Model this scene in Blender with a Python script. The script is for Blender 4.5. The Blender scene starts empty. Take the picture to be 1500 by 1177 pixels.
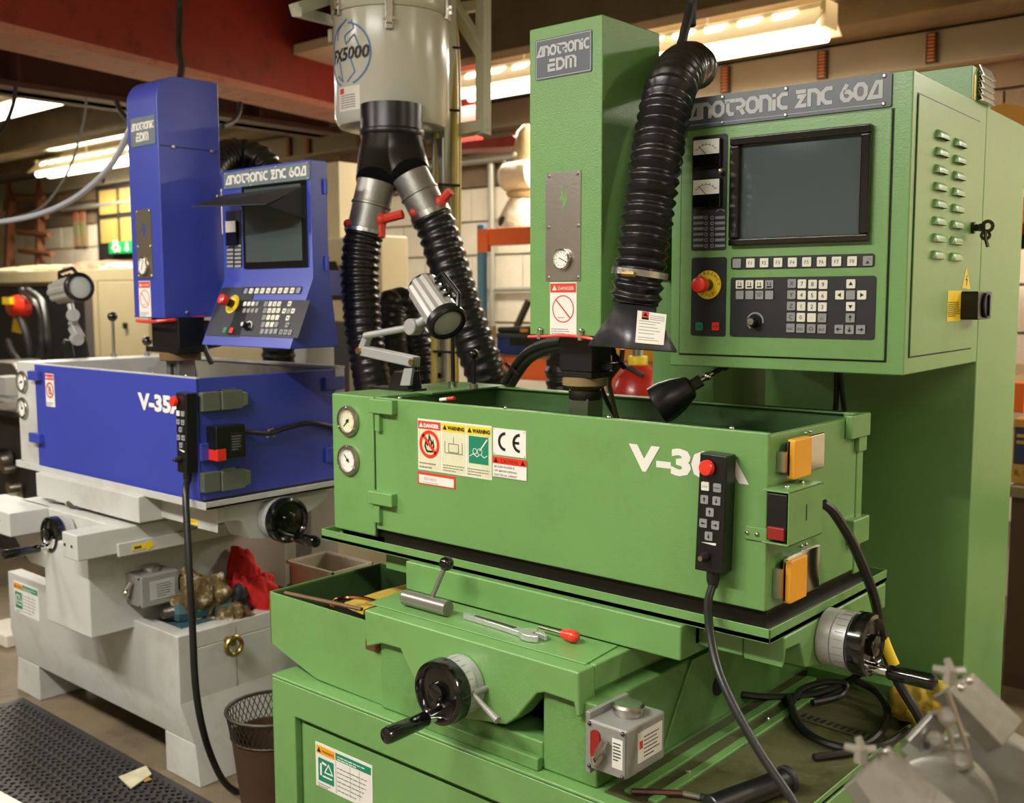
import bpy, bmesh, math, random
from mathutils import Vector, Matrix, noise
random.seed(7)
S = bpy.context.scene
COL = S.collection
V = Vector
# ---------------------------------------------------------------- camera
YAW, PITCH, ROLL, FPX = math.radians(41.0), math.radians(5.83), math.radians(0.17), 1531.0
CAM = V((0.8316, -1.6275, 1.42))
fw = V((-math.sin(YAW)*math.cos(PITCH), math.cos(YAW)*math.cos(PITCH), -math.sin(PITCH)))
r0 = V((math.cos(YAW), math.sin(YAW), 0)); d0 = fw.cross(r0)
RT = r0*math.cos(ROLL) + d0*math.sin(ROLL); DN = -r0*math.sin(ROLL) + d0*math.cos(ROLL)
cd = bpy.data.cameras.new('camera'); cam = bpy.data.objects.new('camera', cd); COL.objects.link(cam)
cd.sensor_fit = 'HORIZONTAL'; cd.sensor_width = 36; cd.lens = 36*FPX/1500; cd.clip_start = .05
Mc = Matrix((RT, -DN, -fw)).transposed().to_4x4(); Mc.translation = CAM
cam.matrix_world = Mc; S.camera = cam
cd.dof.use_dof = True; cd.dof.focus_distance = 2.0; cd.dof.aperture_fstop = 4.5
# ---------------------------------------------------------------- world, exposure, lights
S.view_settings.view_transform = 'Standard'; S.view_settings.look = 'None'
S.view_settings.gamma = 1; S.view_settings.use_curve_mapping = False
S.view_settings.exposure = -0.2
W = bpy.data.worlds.new('world'); S.world = W; W.use_nodes = True
W.node_tree.nodes['Background'].inputs[0].default_value = (1.0, .95, .87, 1)
W.node_tree.nodes['Background'].inputs[1].default_value = .07
LC = (1.0, .93, .80)
def area(loc, sx, sy, power, rot=(0, 0, 0), col=None):
    l = bpy.data.lights.new('tube_light', 'AREA'); l.shape = 'RECTANGLE'; l.size = sx; l.size_y = sy
    l.energy = power; l.color = col or LC
    o = bpy.data.objects.new('tube_light', l); COL.objects.link(o); o.location = loc; o.rotation_euler = rot
LAMPS = [(-.9, -1.9, 2.62, 68), (1.9, -2.0, 2.62, 16), (2.6, .6, 2.62, 30), (-3.4, -1.7, 2.62, 66), (-6.0, 1.4, 2.545, 40),
         (-1.75, 2.75, 2.49, 34), (-2.9, 2.75, 2.49, 26), (-8.0, 2.95, 2.49, 40), (1.5, 2.75, 2.49, 55)]  # unseen entries are added as fill; the rest sit at visible fittings
COOL = (1.0, .985, .95)
for i, (x, y, z, p) in enumerate(LAMPS):
    c = COOL if i in (0, 1, 3) else LC
    area((x, y, z), 1.5, .16, p*1.6, col=c); area((x, y, z+.24), 1.5, .1, p*(.5 if i < 4 else .16), (math.pi, 0, 0), c)
# ---------------------------------------------------------------- helpers
def ray(px, py): return fw + RT*((px-750)/FPX) + DN*((py-588.5)/FPX)
def at(px, py, x=None, y=None, z=None):          # the point of a real plane seen at a pixel of the photograph
    v = ray(px, py)
    t = (x-CAM.x)/v.x if x is not None else (y-CAM.y)/v.y if y is not None else (z-CAM.z)/v.z
    return CAM + v*t
def rgb(r, g, b):
    f = lambda c: ((c/255+.055)/1.055)**2.4 if c > 10 else c/255/12.92
    return (f(r), f(g), f(b), 1)
class Fr:                                        # a flat work plane: u right, v up, w out of it
    def __init__(s, o, u, v, w=None):
        s.o, s.u, s.v = V(o), V(u).normalized(), V(v).normalized(); s.w = V(w).normalized() if w else s.u.cross(s.v)
    def P(s, u, v, w=0): return s.o + s.u*u + s.v*v + s.w*w
    def uv(s, px, py, w=0):
        d = ray(px, py); t = (s.o + s.w*w - CAM).dot(s.w)/d.dot(s.w); q = CAM + d*t - s.o
        return q.dot(s.u), q.dot(s.v)
    def rect(s, *pts, w=0):                      # bounding rectangle of pixels on the plane (opposite corners)
        q = [s.uv(*p, w=w) for p in pts]
        return min(a[0] for a in q), max(a[0] for a in q), min(a[1] for a in q), max(a[1] for a in q)
    def off(s, w): return Fr(s.o + s.w*w, s.u, s.v, s.w)
class MB:
    def __init__(s): s.b = bmesh.new()
    def face(s, pts): return s.b.faces.new([s.b.verts.new(p) for p in pts])
    def hexa(s, p):                              # 4 bottom + 4 top
        v = [s.b.verts.new(q) for q in p]
        for f in ((3, 2, 1, 0), (4, 5, 6, 7), (0, 1, 5, 4), (1, 2, 6, 5), (2, 3, 7, 6), (3, 0, 4, 7)): s.b.faces.new([v[i] for i in f])
        return s
    def box(s, x0, x1, y0, y1, z0, z1):
        return s.hexa([V(q) for q in ((x0, y0, z0), (x1, y0, z0), (x1, y1, z0), (x0, y1, z0), (x0, y0, z1), (x1, y0, z1), (x1, y1, z1), (x0, y1, z1))])
    def fbox(s, F, u0, u1, v0, v1, w0, w1):
        return s.hexa([F.P(*q) for q in ((u0, v0, w0), (u1, v0, w0), (u1, v1, w0), (u0, v1, w0), (u0, v0, w1), (u1, v0, w1), (u1, v1, w1), (u0, v1, w1))])
    def prism(s, pts, ext):                      # closed 3D polygon pushed along ext
        ext = V(ext); a = [s.b.verts.new(V(p)) for p in pts]; c = [s.b.verts.new(V(p)+ext) for p in pts]; n = len(a)
        s.b.faces.new(list(reversed(a))); s.b.faces.new(c)
        for i in range(n): s.b.faces.new((a[i], a[(i+1) % n], c[(i+1) % n], c[i]))
        return s
    def fprism(s, F, pts, w0, w1): return s.prism([F.P(u, v, w0) for u, v in pts], F.w*(w1-w0))
    def rrect(s, F, u0, u1, v0, v1, w0, w1, r=.006, n=4):
        pts = []
        for cx, cy, a in ((u1-r, v1-r, 0), (u0+r, v1-r, 90), (u0+r, v0+r, 180), (u1-r, v0+r, 270)):
            for i in range(n+1):
                t = math.radians(a + 90*i/n); pts.append((cx+r*math.cos(t), cy+r*math.sin(t)))
        return s.fprism(F, pts, w0, w1)
    def ring(s, prof, p, ax, n=24, close=False):    # lathe: prof [(radius, height)] about axis ax from p
        p, ax = V(p), V(ax).normalized(); e = ax.orthogonal().normalized(); g = ax.cross(e); R = []
        for r, h in prof:
            R.append([s.b.verts.new(p + ax*h + (e*math.cos(2*math.pi*i/n) + g*math.sin(2*math.pi*i/n))*max(r, 1e-5)) for i in range(n)])
        for a, c in zip(R, R[1:]):
            for i in range(n): s.b.faces.new((a[i], a[(i+1) % n], c[(i+1) % n], c[i]))
        if prof[0][0] > 1e-4 and not close: s.b.faces.new(list(reversed(R[0])))
        if prof[-1][0] > 1e-4 and not close: s.b.faces.new(R[-1])
        if close:
            a, c = R[-1], R[0]
            for i in range(n): s.b.faces.new((a[i], a[(i+1) % n], c[(i+1) % n], c[i]))
        return s
    def cyl(s, p, q, r, r2=None, n=20):
        p, q = V(p), V(q); return s.ring([(r, 0), (r if r2 is None else r2, (q-p).length)], p, q-p, n)
    def ball(s, c, r, n=16, sc=(1, 1, 1)):
        m = Matrix.Translation(V(c)) @ Matrix.Diagonal((*[r*k for k in sc], 1))
        bmesh.ops.create_uvsphere(s.b, u_segments=n, v_segments=max(6, n//2), radius=1, matrix=m); return s
    def tube(s, pts, r, n=10, smooth=True, step=6, rf=None, closed=False):
        P = [V(p) for p in pts]
        if smooth and len(P) > 2:
            Q = []; L = len(P)
            for i in range(L if closed else L-1):
                a = P[(i-1) % L] if closed else P[max(i-1, 0)]; b = P[i]; c = P[(i+1) % L]; d = P[(i+2) % L] if closed else P[min(i+2, L-1)]
                for k in range(step):
                    t = k/step; Q.append(.5*(2*b + (c-a)*t + (2*a-5*b+4*c-d)*t*t + (3*b-a-3*c+d)*t**3))
            if not closed: Q.append(P[-1])
            P = Q
        R = []; up = None; N = len(P); acc = 0
        for i, p in enumerate(P):
            t = (P[(i+1) % N] - P[i-1]) if closed else (P[min(i+1, N-1)] - P[max(i-1, 0)]); t.normalize()
            if i: acc += (p-P[i-1]).length
            up = t.orthogonal() if up is None else up - t*up.dot(t)
            up.normalize(); g = t.cross(up); rr = rf(i/(N-1), acc) if rf else r
            R.append([s.b.verts.new(p + (up*math.cos(2*math.pi*k/n) + g*math.sin(2*math.pi*k/n))*rr) for k in range(n)])
        for a, c in zip(R, R[1:]):
            for k in range(n): s.b.faces.new((a[k], a[(k+1) % n], c[(k+1) % n], c[k]))
        if closed:
            for k in range(n): s.b.faces.new((R[-1][k], R[-1][(k+1) % n], R[0][(k+1) % n], R[0][k]))
        else: s.b.faces.new(list(reversed(R[0]))); s.b.faces.new(R[-1])
        return s
    def stroke(s, F, pts, th, w0=0, w1=.001, closed=False):   # thick flat line on a plane, mitred
        P = [V((a, b)) for a, b in pts]; n = len(P); L, Rr = [], []
        for i in range(n):
            a = P[i-1] if (i or closed) else None; c = P[(i+1) % n] if (i < n-1 or closed) else None
            d1 = (P[i]-a).normalized() if a is not None else (c-P[i]).normalized(); d2 = (c-P[i]).normalized() if c is not None else d1
            nn = V((-d1.y, d1.x)) + V((-d2.y, d2.x)); nn = nn.normalized() if nn.length > 1e-4 else V((-d1.y, d1.x))
            k = min(1/max(nn.dot(V((-d1.y, d1.x))), .45), 2.0)*th/2
            L.append(P[i]+nn*k); Rr.append(P[i]-nn*k)
        for i in range(n if closed else n-1):
            j = (i+1) % n
            s.fprism(F, [tuple(L[i]), tuple(Rr[i]), tuple(Rr[j]), tuple(L[j])], w0, w1)
        return s
    def disc(s, F, u, v, r, w0, w1, n=28, r2=None): return s.cyl(F.P(u, v, w0), F.P(u, v, w1), r, r2, n)
    def circ(s, F, u, v, r, th, w0, w1, n=32):
        return s.ring([(r-th/2, 0), (r+th/2, 0), (r+th/2, w1-w0), (r-th/2, w1-w0)], F.P(u, v, w0), F.w, n, close=True)
def at_depth(px, py, d): return CAM + ray(px, py)*d
ROOT = {}
def thing(name, label, cat, loc=(0, 0, 0), rotz=0, group=None, kind=None):
    o = bpy.data.objects.new(name, None); COL.objects.link(o); o.location = loc; o.rotation_euler = (0, 0, rotz); o.empty_display_size = .05
    ROOT[o] = Matrix.Translation(V(loc)) @ Matrix.Rotation(rotz, 4, 'Z')
    if kind: o['kind'] = kind
    if label: o['label'] = label
    if cat: o['category'] = cat
    if group: o['group'] = group
    return o
def obj(name, mb, m, parent=None, label=None, bev=0, smooth=True, local=False, ang=38, cat=None, group=None, kind=None, seg=2):
    bm = mb.b; bmesh.ops.recalc_face_normals(bm, faces=bm.faces)
    root = parent
    while root is not None and root not in ROOT: root = root.parent
    loc = None
    if root is not None and not local: bm.transform(ROOT[root].inverted())
    elif root is None and not local and bm.verts:           # own origin at the foot of the thing
        lo = V((min(v.co.x for v in bm.verts)+max(v.co.x for v in bm.verts), min(v.co.y for v in bm.verts)+max(v.co.y for v in bm.verts), 0))/2
        lo.z = min(v.co.z for v in bm.verts); loc = lo; bm.transform(Matrix.Translation(-lo))
    me = bpy.data.meshes.new(name); bm.to_mesh(me); bm.free()
    if smooth and me.polygons: me.shade_smooth(); me.set_sharp_from_angle(angle=math.radians(ang))
    o = bpy.data.objects.new(name, me); COL.objects.link(o); me.materials.append(m)
    if loc is not None: o.location = loc; ROOT[o] = Matrix.Translation(loc)
    if parent: o.parent = parent
    if bev:
        b = o.modifiers.new('bevel', 'BEVEL'); b.width = bev; b.segments = seg; b.limit_method = 'ANGLE'; b.angle_limit = math.radians(40); b.harden_normals = True
    if label: o['label'] = label
    if cat: o['category'] = cat
    if group: o['group'] = group
    if kind: o['kind'] = kind
    return o
def inst(name, src, parent, M4, m=None):            # a copy sharing the mesh of src
    o = bpy.data.objects.new(name, src.data); COL.objects.link(o); o.parent = parent; o.matrix_local = M4
    return o
# ---------------------------------------------------------------- materials
def mat(name, c, rough=.5, metal=0, bump=0, bscale=200, var=0, vscale=6, dirt=None, dscale=3, damt=0, emit=0, coat=0, spec=.5, trans=0, detail=3):
    m = bpy.data.materials.new(name); m.use_nodes = True; nt = m.node_tree; N, L = nt.nodes, nt.links
    b = N['Principled BSDF']; b.inputs['Base Color'].default_value = c; b.inputs['Roughness'].default_value = rough
    b.inputs['Metallic'].default_value = metal; b.inputs['Specular IOR Level'].default_value = spec
    b.inputs['Coat Weight'].default_value = coat; b.inputs['Coat Roughness'].default_value = .15
    b.inputs['Transmission Weight'].default_value = trans
    tc = N.new('ShaderNodeTexCoord')
    cur = None
    if var:
        n = N.new('ShaderNodeTexNoise'); n.inputs['Scale'].default_value = vscale; n.inputs['Detail'].default_value = 5; L.new(tc.outputs['Object'], n.inputs['Vector'])
        r = N.new('ShaderNodeMapRange'); r.inputs['From Min'].default_value = .3; r.inputs['From Max'].default_value = .7; r.inputs['To Min'].default_value = 1-var; r.inputs['To Max'].default_value = 1+var
        L.new(n.outputs['Fac'], r.inputs['Value'])
        x = N.new('ShaderNodeMix'); x.data_type = 'RGBA'; x.blend_type = 'MULTIPLY'; x.inputs['Factor'].default_value = 1; x.inputs[6].default_value = c
        L.new(r.outputs[0], x.inputs[7]); cur = x.outputs[2]
    if dirt:
        n = N.new('ShaderNodeTexNoise'); n.inputs['Scale'].default_value = dscale; n.inputs['Detail'].default_value = 8; n.inputs['Roughness'].default_value = .7; L.new(tc.outputs['Object'], n.inputs['Vector'])
        r = N.new('ShaderNodeMapRange'); r.inputs['From Min'].default_value = .52; r.inputs['From Max'].default_value = .68; r.inputs['To Max'].default_value = damt
        L.new(n.outputs['Fac'], r.inputs['Value'])
        x = N.new('ShaderNodeMix'); x.data_type = 'RGBA'; x.inputs[6].default_value = c; x.inputs[7].default_value = dirt
        L.new(r.outputs[0], x.inputs['Factor'])
        if cur: L.new(cur, x.inputs[6])
        cur = x.outputs[2]
    if cur: L.new(cur, b.inputs['Base Color'])
    if bump:
        n = N.new('ShaderNodeTexNoise'); n.inputs['Scale'].default_value = bscale; n.inputs['Detail'].default_value = detail; L.new(tc.outputs['Object'], n.inputs['Vector'])
        u = N.new('ShaderNodeBump'); u.inputs['Strength'].default_value = bump; u.inputs['Distance'].default_value = .01; L.new(n.outputs['Fac'], u.inputs['Height']); L.new(u.outputs[0], b.inputs['Normal'])
    if emit:
        b.inputs['Emission Color'].default_value = (1.0, .92, .78, 1); b.inputs['Emission Strength'].default_value = emit
    return m
GREEN = mat('green_paint', rgb(108, 153, 86), .34, spec=.7, bump=.05, bscale=260, var=.05, vscale=3, dirt=rgb(70, 100, 40), dscale=5, damt=.18)
GREENH = mat('green_hammered_paint', rgb(106, 151, 84), .36, bump=.16, bscale=330, var=.05, vscale=4)
GREEND = mat('green_paint_worn', rgb(101, 146, 80), .4, bump=.1, bscale=200, var=.08, vscale=5, dirt=rgb(66, 74, 30), dscale=7, damt=.45)
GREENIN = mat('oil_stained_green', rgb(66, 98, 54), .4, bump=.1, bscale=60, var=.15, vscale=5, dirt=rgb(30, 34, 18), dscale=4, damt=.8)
OLIVE = mat('oily_tray', rgb(84, 84, 56), .33, bump=.1, bscale=90, var=.2, vscale=5, dirt=rgb(48, 50, 26), dscale=6, damt=.8)
BLUE = mat('blue_paint', rgb(57, 69, 164), .33, spec=.6, bump=.05, bscale=260, var=.04, vscale=3)
CREAM = mat('cream_paint', rgb(190, 190, 184), .42, bump=.06, bscale=160, var=.05, vscale=3, dirt=rgb(140, 128, 92), dscale=4, damt=.35)
BEIGE = mat('beige_cabinet_paint', rgb(190, 176, 138), .5, var=.04)
BLACK = mat('black_plastic', rgb(20, 20, 20), .32, bump=.04, bscale=300)
BLACKM = mat('matt_black', rgb(24, 23, 22), .6)
RUBBER = mat('black_rubber', rgb(28, 27, 26), .4, bump=.05, bscale=120)
GLOSSB = mat('gloss_black', rgb(12, 12, 12), .1, coat=.5)
STEEL = mat('brushed_steel', rgb(190, 186, 178), .28, 1, bump=.04, bscale=150)
TOOLS = mat('polished_tool_steel', rgb(206, 206, 204), .24, .65)
BARST = mat('ground_bar_steel', rgb(150, 146, 138), .32, .7)
CHROME = mat('chrome', rgb(215, 212, 206), .1, 1)
DULL = mat('dull_grey_metal', rgb(150, 148, 142), .42, .75, bump=.08, bscale=120)
DIAL = mat('dial_aluminium', rgb(186, 186, 184), .42, .35, bump=.05, bscale=150)
DARKST = mat('dark_steel', rgb(88, 84, 78), .35, .9, bump=.08, bscale=100)
ALU = mat('cast_grey', rgb(146, 145, 140), .5, .25, bump=.12, bscale=90, var=.06, vscale=10)
WHITE = mat('white_print', rgb(228, 226, 216), .5)
PAPER = mat('paper', rgb(222, 220, 210), .6)
IVORY = mat('aged_label', rgb(214, 212, 178), .55, var=.06, vscale=30)
KEYW = mat('key_white', rgb(222, 220, 204), .45)
KEYG = mat('key_grey', rgb(140, 141, 142), .45)
PANEL = mat('panel_black_film', rgb(30, 31, 35), .4)
PLATE = mat('nameplate_grey', rgb(82, 90, 98), .35)
PLATEB = mat('nameplate_grey_light', rgb(108, 122, 128), .35)
PRINTG = mat('print_grey', rgb(178, 180, 182), .5)
INK = mat('ink_black', rgb(22, 22, 22), .55)
GREY = mat('ink_grey', rgb(120, 120, 118), .6)
RED = mat('red_plastic', rgb(226, 52, 34), .3, coat=.3)
REDS = mat('red_print', rgb(214, 58, 42), .5)
REDD = mat('dark_red', rgb(140, 30, 24), .45)
ORANGE = mat('orange_paint', rgb(250, 112, 44), .5)
AMBER = mat('amber_sleeve', rgb(232, 160, 34), .45)
YELLOW = mat('yellow_print', rgb(238, 204, 30), .5)
GRNPR = mat('green_print', rgb(20, 128, 96), .5)
GRNKEY = mat('green_key', rgb(36, 136, 98), .45)
SCREEN = mat('crt_glass', rgb(70, 82, 82), .1, spec=.5)
BRASS = mat('brass', rgb(176, 150, 90), .35, 1)
COPPER = mat('copper_tube', rgb(190, 130, 84), .25, 1)
YCLOTH = mat('yellow_cloth', rgb(196, 168, 60), .9, bump=.5, bscale=60, dirt=rgb(60, 45, 15), dscale=9, damt=.9, var=.15, vscale=12)
LAMPE = mat('lamp_tube', rgb(255, 246, 225), .5, emit=5.5)
LAMPR = mat('lamp_reflector', rgb(238, 228, 200), .5)
HOSEM = mat('ribbed_hose_black', rgb(24, 23, 22), .28, bump=.03, bscale=200)
GLASS = mat('clear_lens', rgb(200, 205, 200), .05, spec=.8)
# ---------------------------------------------------------------- lettering
def text(name, F, u, v, s, size, m, parent, w=.0012, align='LEFT', bold=0, sx=1, rot=0):
    c = bpy.data.curves.new(name, 'FONT'); c.body = s; c.size = size; c.align_x = align; c.offset = bold; c.resolution_u = 2; c.space_line = 1.0
    o = bpy.data.objects.new(name, c); COL.objects.link(o); bpy.context.view_layer.update()
    me = bpy.data.meshes.new_from_object(o.evaluated_get(bpy.context.evaluated_depsgraph_get()))
    bpy.data.objects.remove(o); bpy.data.curves.remove(c)
    R = Matrix((F.u, F.v, F.w)).transposed().to_4x4(); R.translation = F.P(u, v, w)
    me.transform(R @ Matrix.Rotation(rot, 4, 'Z') @ Matrix.Diagonal((sx, 1, 1, 1)))
    mb = MB(); mb.b.from_mesh(me); bpy.data.meshes.remove(me)
    return mb if parent is None else obj(name, mb, m, parent, smooth=False)
def texts(name, F, items, m, parent, w=.0012):      # several short lines joined into one printed part
    big = MB()
    for it in items:
        u, v, s, size = it[:4]; k = it[4] if len(it) > 4 else {}
        t = text(name, F, u, v, s, size, m, None, w, **k); me = bpy.data.meshes.new('t'); t.b.to_mesh(me); t.b.free(); big.b.from_mesh(me); bpy.data.meshes.remove(me)
    return obj(name, big, m, parent, smooth=False)
GL = {'A': (.78, [([(.1, .1), (.46, .9), (.68, .9), (.68, .1)], True)]), 'n': (.78, [([(.1, 0), (.1, .9), (.45, .9), (.66, .7), (.66, 0)], False)]),
      'o': (.84, [([(.1, .3), (.28, .1), (.54, .1), (.72, .3), (.72, .7), (.54, .9), (.28, .9), (.1, .7)], True)]),
      't': (.62, [([(0, .9), (.62, .9)], False), ([(.2, .9), (.2, .3), (.34, .1), (.6, .1)], False)]),
      'r': (.72, [([(.02, .9), (.42, .9), (.58, .74), (.58, .56), (.42, .42), (.12, .42)], False), ([(.36, .42), (.6, 0)], False)]),
      'i': (.3, [([(.12, 0), (.12, .66)], False), ([(.12, .8), (.12, 1)], False)]), 'c': (.7, [([(.64, .9), (.3, .9), (.1, .7), (.1, .3), (.3, .1), (.64, .1)], False)]),
      'Z': (.74, [([(.06, .92), (.64, .92)], False), ([(.14, .64), (.52, .64), (.16, .1), (.68, .1)], False)]),
      '6': (.76, [([(.4, 1), (.12, .5), (.12, .28), (.28, .1), (.48, .1), (.64, .28), (.64, .42), (.48, .58), (.18, .58)], False)]),
      '0': (.78, [([(.1, .3), (.26, .1), (.5, .1), (.66, .3), (.66, .7), (.5, .9), (.26, .9), (.1, .7)], True)]),
      'E': (.74, [([(.14, .9), (.66, .9)], False), ([(.66, .5), (.1, .5), (.1, .1), (.66, .1)], False)]), 'D': (.8, [([(.1, .1), (.44, .1), (.68, .32), (.68, .68), (.44, .9), (.1, .9)], True)]),
      'm': (1.0, [([(.1, 0), (.1, .9), (.72, .9), (.88, .74), (.88, 0)], False), ([(.49, 0), (.49, .9)], False)]), ' ': (.36, [])}
def logo(mb, F, s, u0, u1, v, h, w0, w1):
    tot = sum(GL[c][0] for c in s); k = (u1-u0)/tot; x = u0
    for c in s:
        for pts, cl in GL[c][1]: mb.stroke(F, [(x+a*k, v+b*h) for a, b in pts], .235*min(k, h)*1.0, w0, w1, cl)
        x += GL[c][0]*k
    return mb
# ================================================================ THE ROOM
FLOORM = mat('stained_concrete_floor', rgb(112, 98, 76), .6, bump=.25, bscale=40, var=.25, vscale=4, dirt=rgb(46, 40, 32), dscale=3, damt=.75)
CEILM = mat('ceiling_board', rgb(206, 196, 168), .75, var=.08, vscale=3, dirt=rgb(120, 100, 70), dscale=2, damt=.4)
CONC = mat('brown_concrete_beam', rgb(92, 80, 56), .8, bump=.3, bscale=40, var=.2, vscale=5, dirt=rgb(64, 54, 34), dscale=3, damt=.6)
BLKW = mat('white_painted_block', rgb(230, 219, 197), .7, bump=.3, bscale=60, var=.05, vscale=8)
BLKB = mat('bare_brown_block', rgb(128, 108, 84), .85, bump=.4, bscale=60, var=.15, vscale=6)
MORT = mat('mortar', rgb(196, 184, 160), .9)
REDB = mat('red_oxide_steel', rgb(140, 44, 34), .5, bump=.1, bscale=50, var=.12, vscale=3, dirt=rgb(70, 26, 24), dscale=9, damt=.5)
PINKB = mat('dusty_red_flange', rgb(190, 134, 116), .6, var=.15, vscale=8, dirt=rgb(110, 50, 42), dscale=8, damt=.7)
BRNB = mat('brown_steel', rgb(84, 52, 44), .55, var=.1)
TRUNK = mat('grey_trunking', rgb(140, 134, 118), .5, var=.05)
GALV = mat('galvanised_pipe', rgb(176, 174, 160), .4, .6)
mb = MB().box(-13, 4.6, -5.2, 3.9, -.12, 0); obj('floor', mb, FLOORM, kind='structure')
mb = MB().box(-13, 4.6, -5.2, 3.9, 3.2, 3.3); obj('ceiling', mb, CEILM, kind='structure')
obj('trim_9', MB().box(-13, -5.0, -1, 3.53, 2.75, 2.8), CEILM, kind='structure'); obj('trim_10', MB().box(-5.0, 4.5, 2.08, 3.53, 2.75, 2.8), CEILM, kind='structure')
wall = obj('wall_back', MB().box(-13, 4.6, 3.53, 3.75, 0, 3.2), MORT, kind='structure')
obj('wall_right', MB().box(4.5, 4.6, -5.2, 3.53, 0, 3.2), BLKW, kind='structure')
obj('wall_front', MB().box(-13, 4.6, -5.3, -5.2, 0, 3.2), BLKW, kind='structure')
obj('wall_left', MB().box(-13, -12.9, -5.2, 3.53, 0, 3.2), BLKW, kind='structure')
def blk():
    b = MB().box(-.215, .215, -.04, .04, -.103, .103); return b
bw = bb = None
for r in range(11):
    z = .22*r + .47
    for c in range(34):
        x = -11.0 + c*.44 + (.22 if r % 2 else 0)
        if not (-10.9 < x < -7.6 or -5.9 < x < -2.9 or -1.3 < x < .3): continue
        if z < 1.0 and x < -5: continue
        dark = z > 2.2
        src = bb if dark else bw
        dy = random.uniform(-.004, .004)
        if src is None:
            o = obj('block', blk(), BLKB if dark else BLKW, wall, local=True, bev=.008, seg=1)
            if dark: bb = o
            else: bw = o
        else:
            o = bpy.data.objects.new('block', src.data); COL.objects.link(o); o.parent = wall
        o.location = V((x, 3.525+dy, z)) - wall.location
# concrete beams, trunking, conduits
obj('trim_1', MB().box(-13, -4.99, 1.95, 2.08, 2.5, 2.75), CONC, kind='structure', bev=.01)
obj('trim_11', MB().box(-3.2, 4.5, 1.95, 2.08, 2.5, 3.2), CONC, kind='structure', bev=.01)
obj('trim_2', MB().box(-13, 4.5, 3.05, 3.5, 2.63, 2.75), CONC, kind='structure', bev=.01)
tr = obj('trim_3', MB().box(-12.8, 4.4, 3.36, 3.48, 2.46, 2.62), TRUNK, kind='structure', bev=.006)
CLIPD = mat('dark_strip', rgb(52, 36, 24), .6); CLIPO = mat('orange_slat', rgb(190, 112, 44), .5)
clips = [(452, 215), (527, 205), (1063, 125), (1205, 103), (1365, 78), (424, 222), (150, 270)]
for px, py in clips:
    p = at(px, py, y=3.35)
    k = obj('cable_strip', MB().box(p.x-.025, p.x+.025, 3.34, 3.36, 2.47, 2.605), CLIPD, tr)
    m_ = MB()
    for i in range(8): m_.box(p.x-.015, p.x+.015, 3.333, 3.341, 2.478+i*.016, 2.486+i*.016)
    obj('slat', m_, CLIPO, k, kind='stuff')
pz = at(650, 242, y=3.42).z
mb = MB().cyl((-9.5, 3.42, pz), (-2.0, 3.42, pz), .022); obj('trim_4', mb, GALV, kind='structure')
px_ = at(720, 300, y=3.44).x
obj('trim_5', MB().cyl((px_, 3.44, .3), (px_, 3.44, pz), .022), GALV, kind='structure')
cz = at(750, 424, y=3.45).z
obj('trim_6', MB().cyl((-4.2, 3.45, cz), (-1.6, 3.45, cz), .014), GALV, kind='structure')
# steel beams
a, c = V((-3.62, .32, 2.5)), V((-4.06, 2.47, 2.5)); d = (c-a).normalized(); n = V((d.y, -d.x, 0)); a0 = a-d*3.2; L = 6.3
BF = Fr(a0, d, (0, 0, 1), n)
beam = obj('trim_7', MB().fbox(BF, 0, L, .03, .66, -.16, -.005), REDB, kind='structure')
obj('lower_flange', MB().fbox(BF, 0, L, 0, .035, -.30, 0), PINKB, beam, label='dusty pink underside flange')
obj('upper_flange', MB().fbox(BF, 0, L, .66, .69, -.30, 0), REDB, beam)
for u in (2.2, 4.3): obj('stiffener', MB().fbox(BF, u, u+.02, .035, .66, -.3, -.16), REDB, beam)
b2 = obj('trim_8', MB().box(-4.98, -4.86, -2, 3.04, 2.5, 2.75), BRNB, kind='structure')
obj('lower_flange', MB().box(-5.06, -4.74, -2, 3.04, 2.5, 2.53), BRNB, b2)
for y in (.9, 1.75, 2.4): obj('stiffener', MB().box(-4.86, -4.76, y, y+.02, 2.53, 2.75), BRNB, b2)
# red bracket at the far side behind the extractor mast
p = at(690, 215, y=2.6)
t = obj('steel_bracket', MB().prism([p+V((-.25, 0, .03)), p+V((.3, 0, .03)), p+V((.38, 0, -.03)), p+V((-.25, 0, 0))], (0, .2, 0)), REDB, cat='bracket', label='red steel wedge bracket high up behind the extractor mast')
p = at(680, 215, y=2.8); obj('steel_plate', MB().box(at(655, 200, y=2.8).x, at(697, 200, y=2.8).x, 2.8, 2.86, p.z, 2.75), REDB, cat='plate', label='red steel plate hanging from the ceiling right behind the extractor drum')
# window, exit sign, small notices, ladder on the far left of the back wall
wx0, wz0 = at(150, 376, y=3.46).x, 1.82; wx1 = wx0+1.15
win = obj('window_1', MB().box(wx0, wx1, 3.42, 3.5, wz0-.06, 2.46), BLACKM, kind='structure')
PANE = mat('yellow_pane', rgb(170, 142, 78), .4)  # plain yellow panes
for i in range(3):
    for j in range(2):
        x = wx0+.09+i*.37; z = wz0+.1+j*.27
        obj('pane', MB().box(x, x+.31, 3.405, 3.42, z, z+.22), PANE, win)
EX = Fr(at(160, 372, y=3.38), (1, 0, 0), (0, 0, 1)); s = (at(195, 352, y=3.38)-EX.o)
t = thing('exit_sign', 'green emergency exit sign with white running figure below the barred window', 'sign', EX.o)
GS = mat('exit_green', rgb(22, 150, 80), .4)
obj('sign_board', MB().fbox(EX, 0, s.x+.25, 0, s.z, -.02, 0), GS, t)
h = s.z
m_ = MB().ball(EX.P(.14, h*.78, .004), .03, 10); m_.stroke(EX, [(.1, h*.15), (.14, h*.4), (.2, h*.2)], .03, 0, .003); m_.stroke(EX, [(.13, h*.65), (.14, h*.4)], .045, 0, .003); m_.stroke(EX, [(.06, h*.45), (.13, h*.62), (.2, h*.45)], .022, 0, .003)
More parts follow.
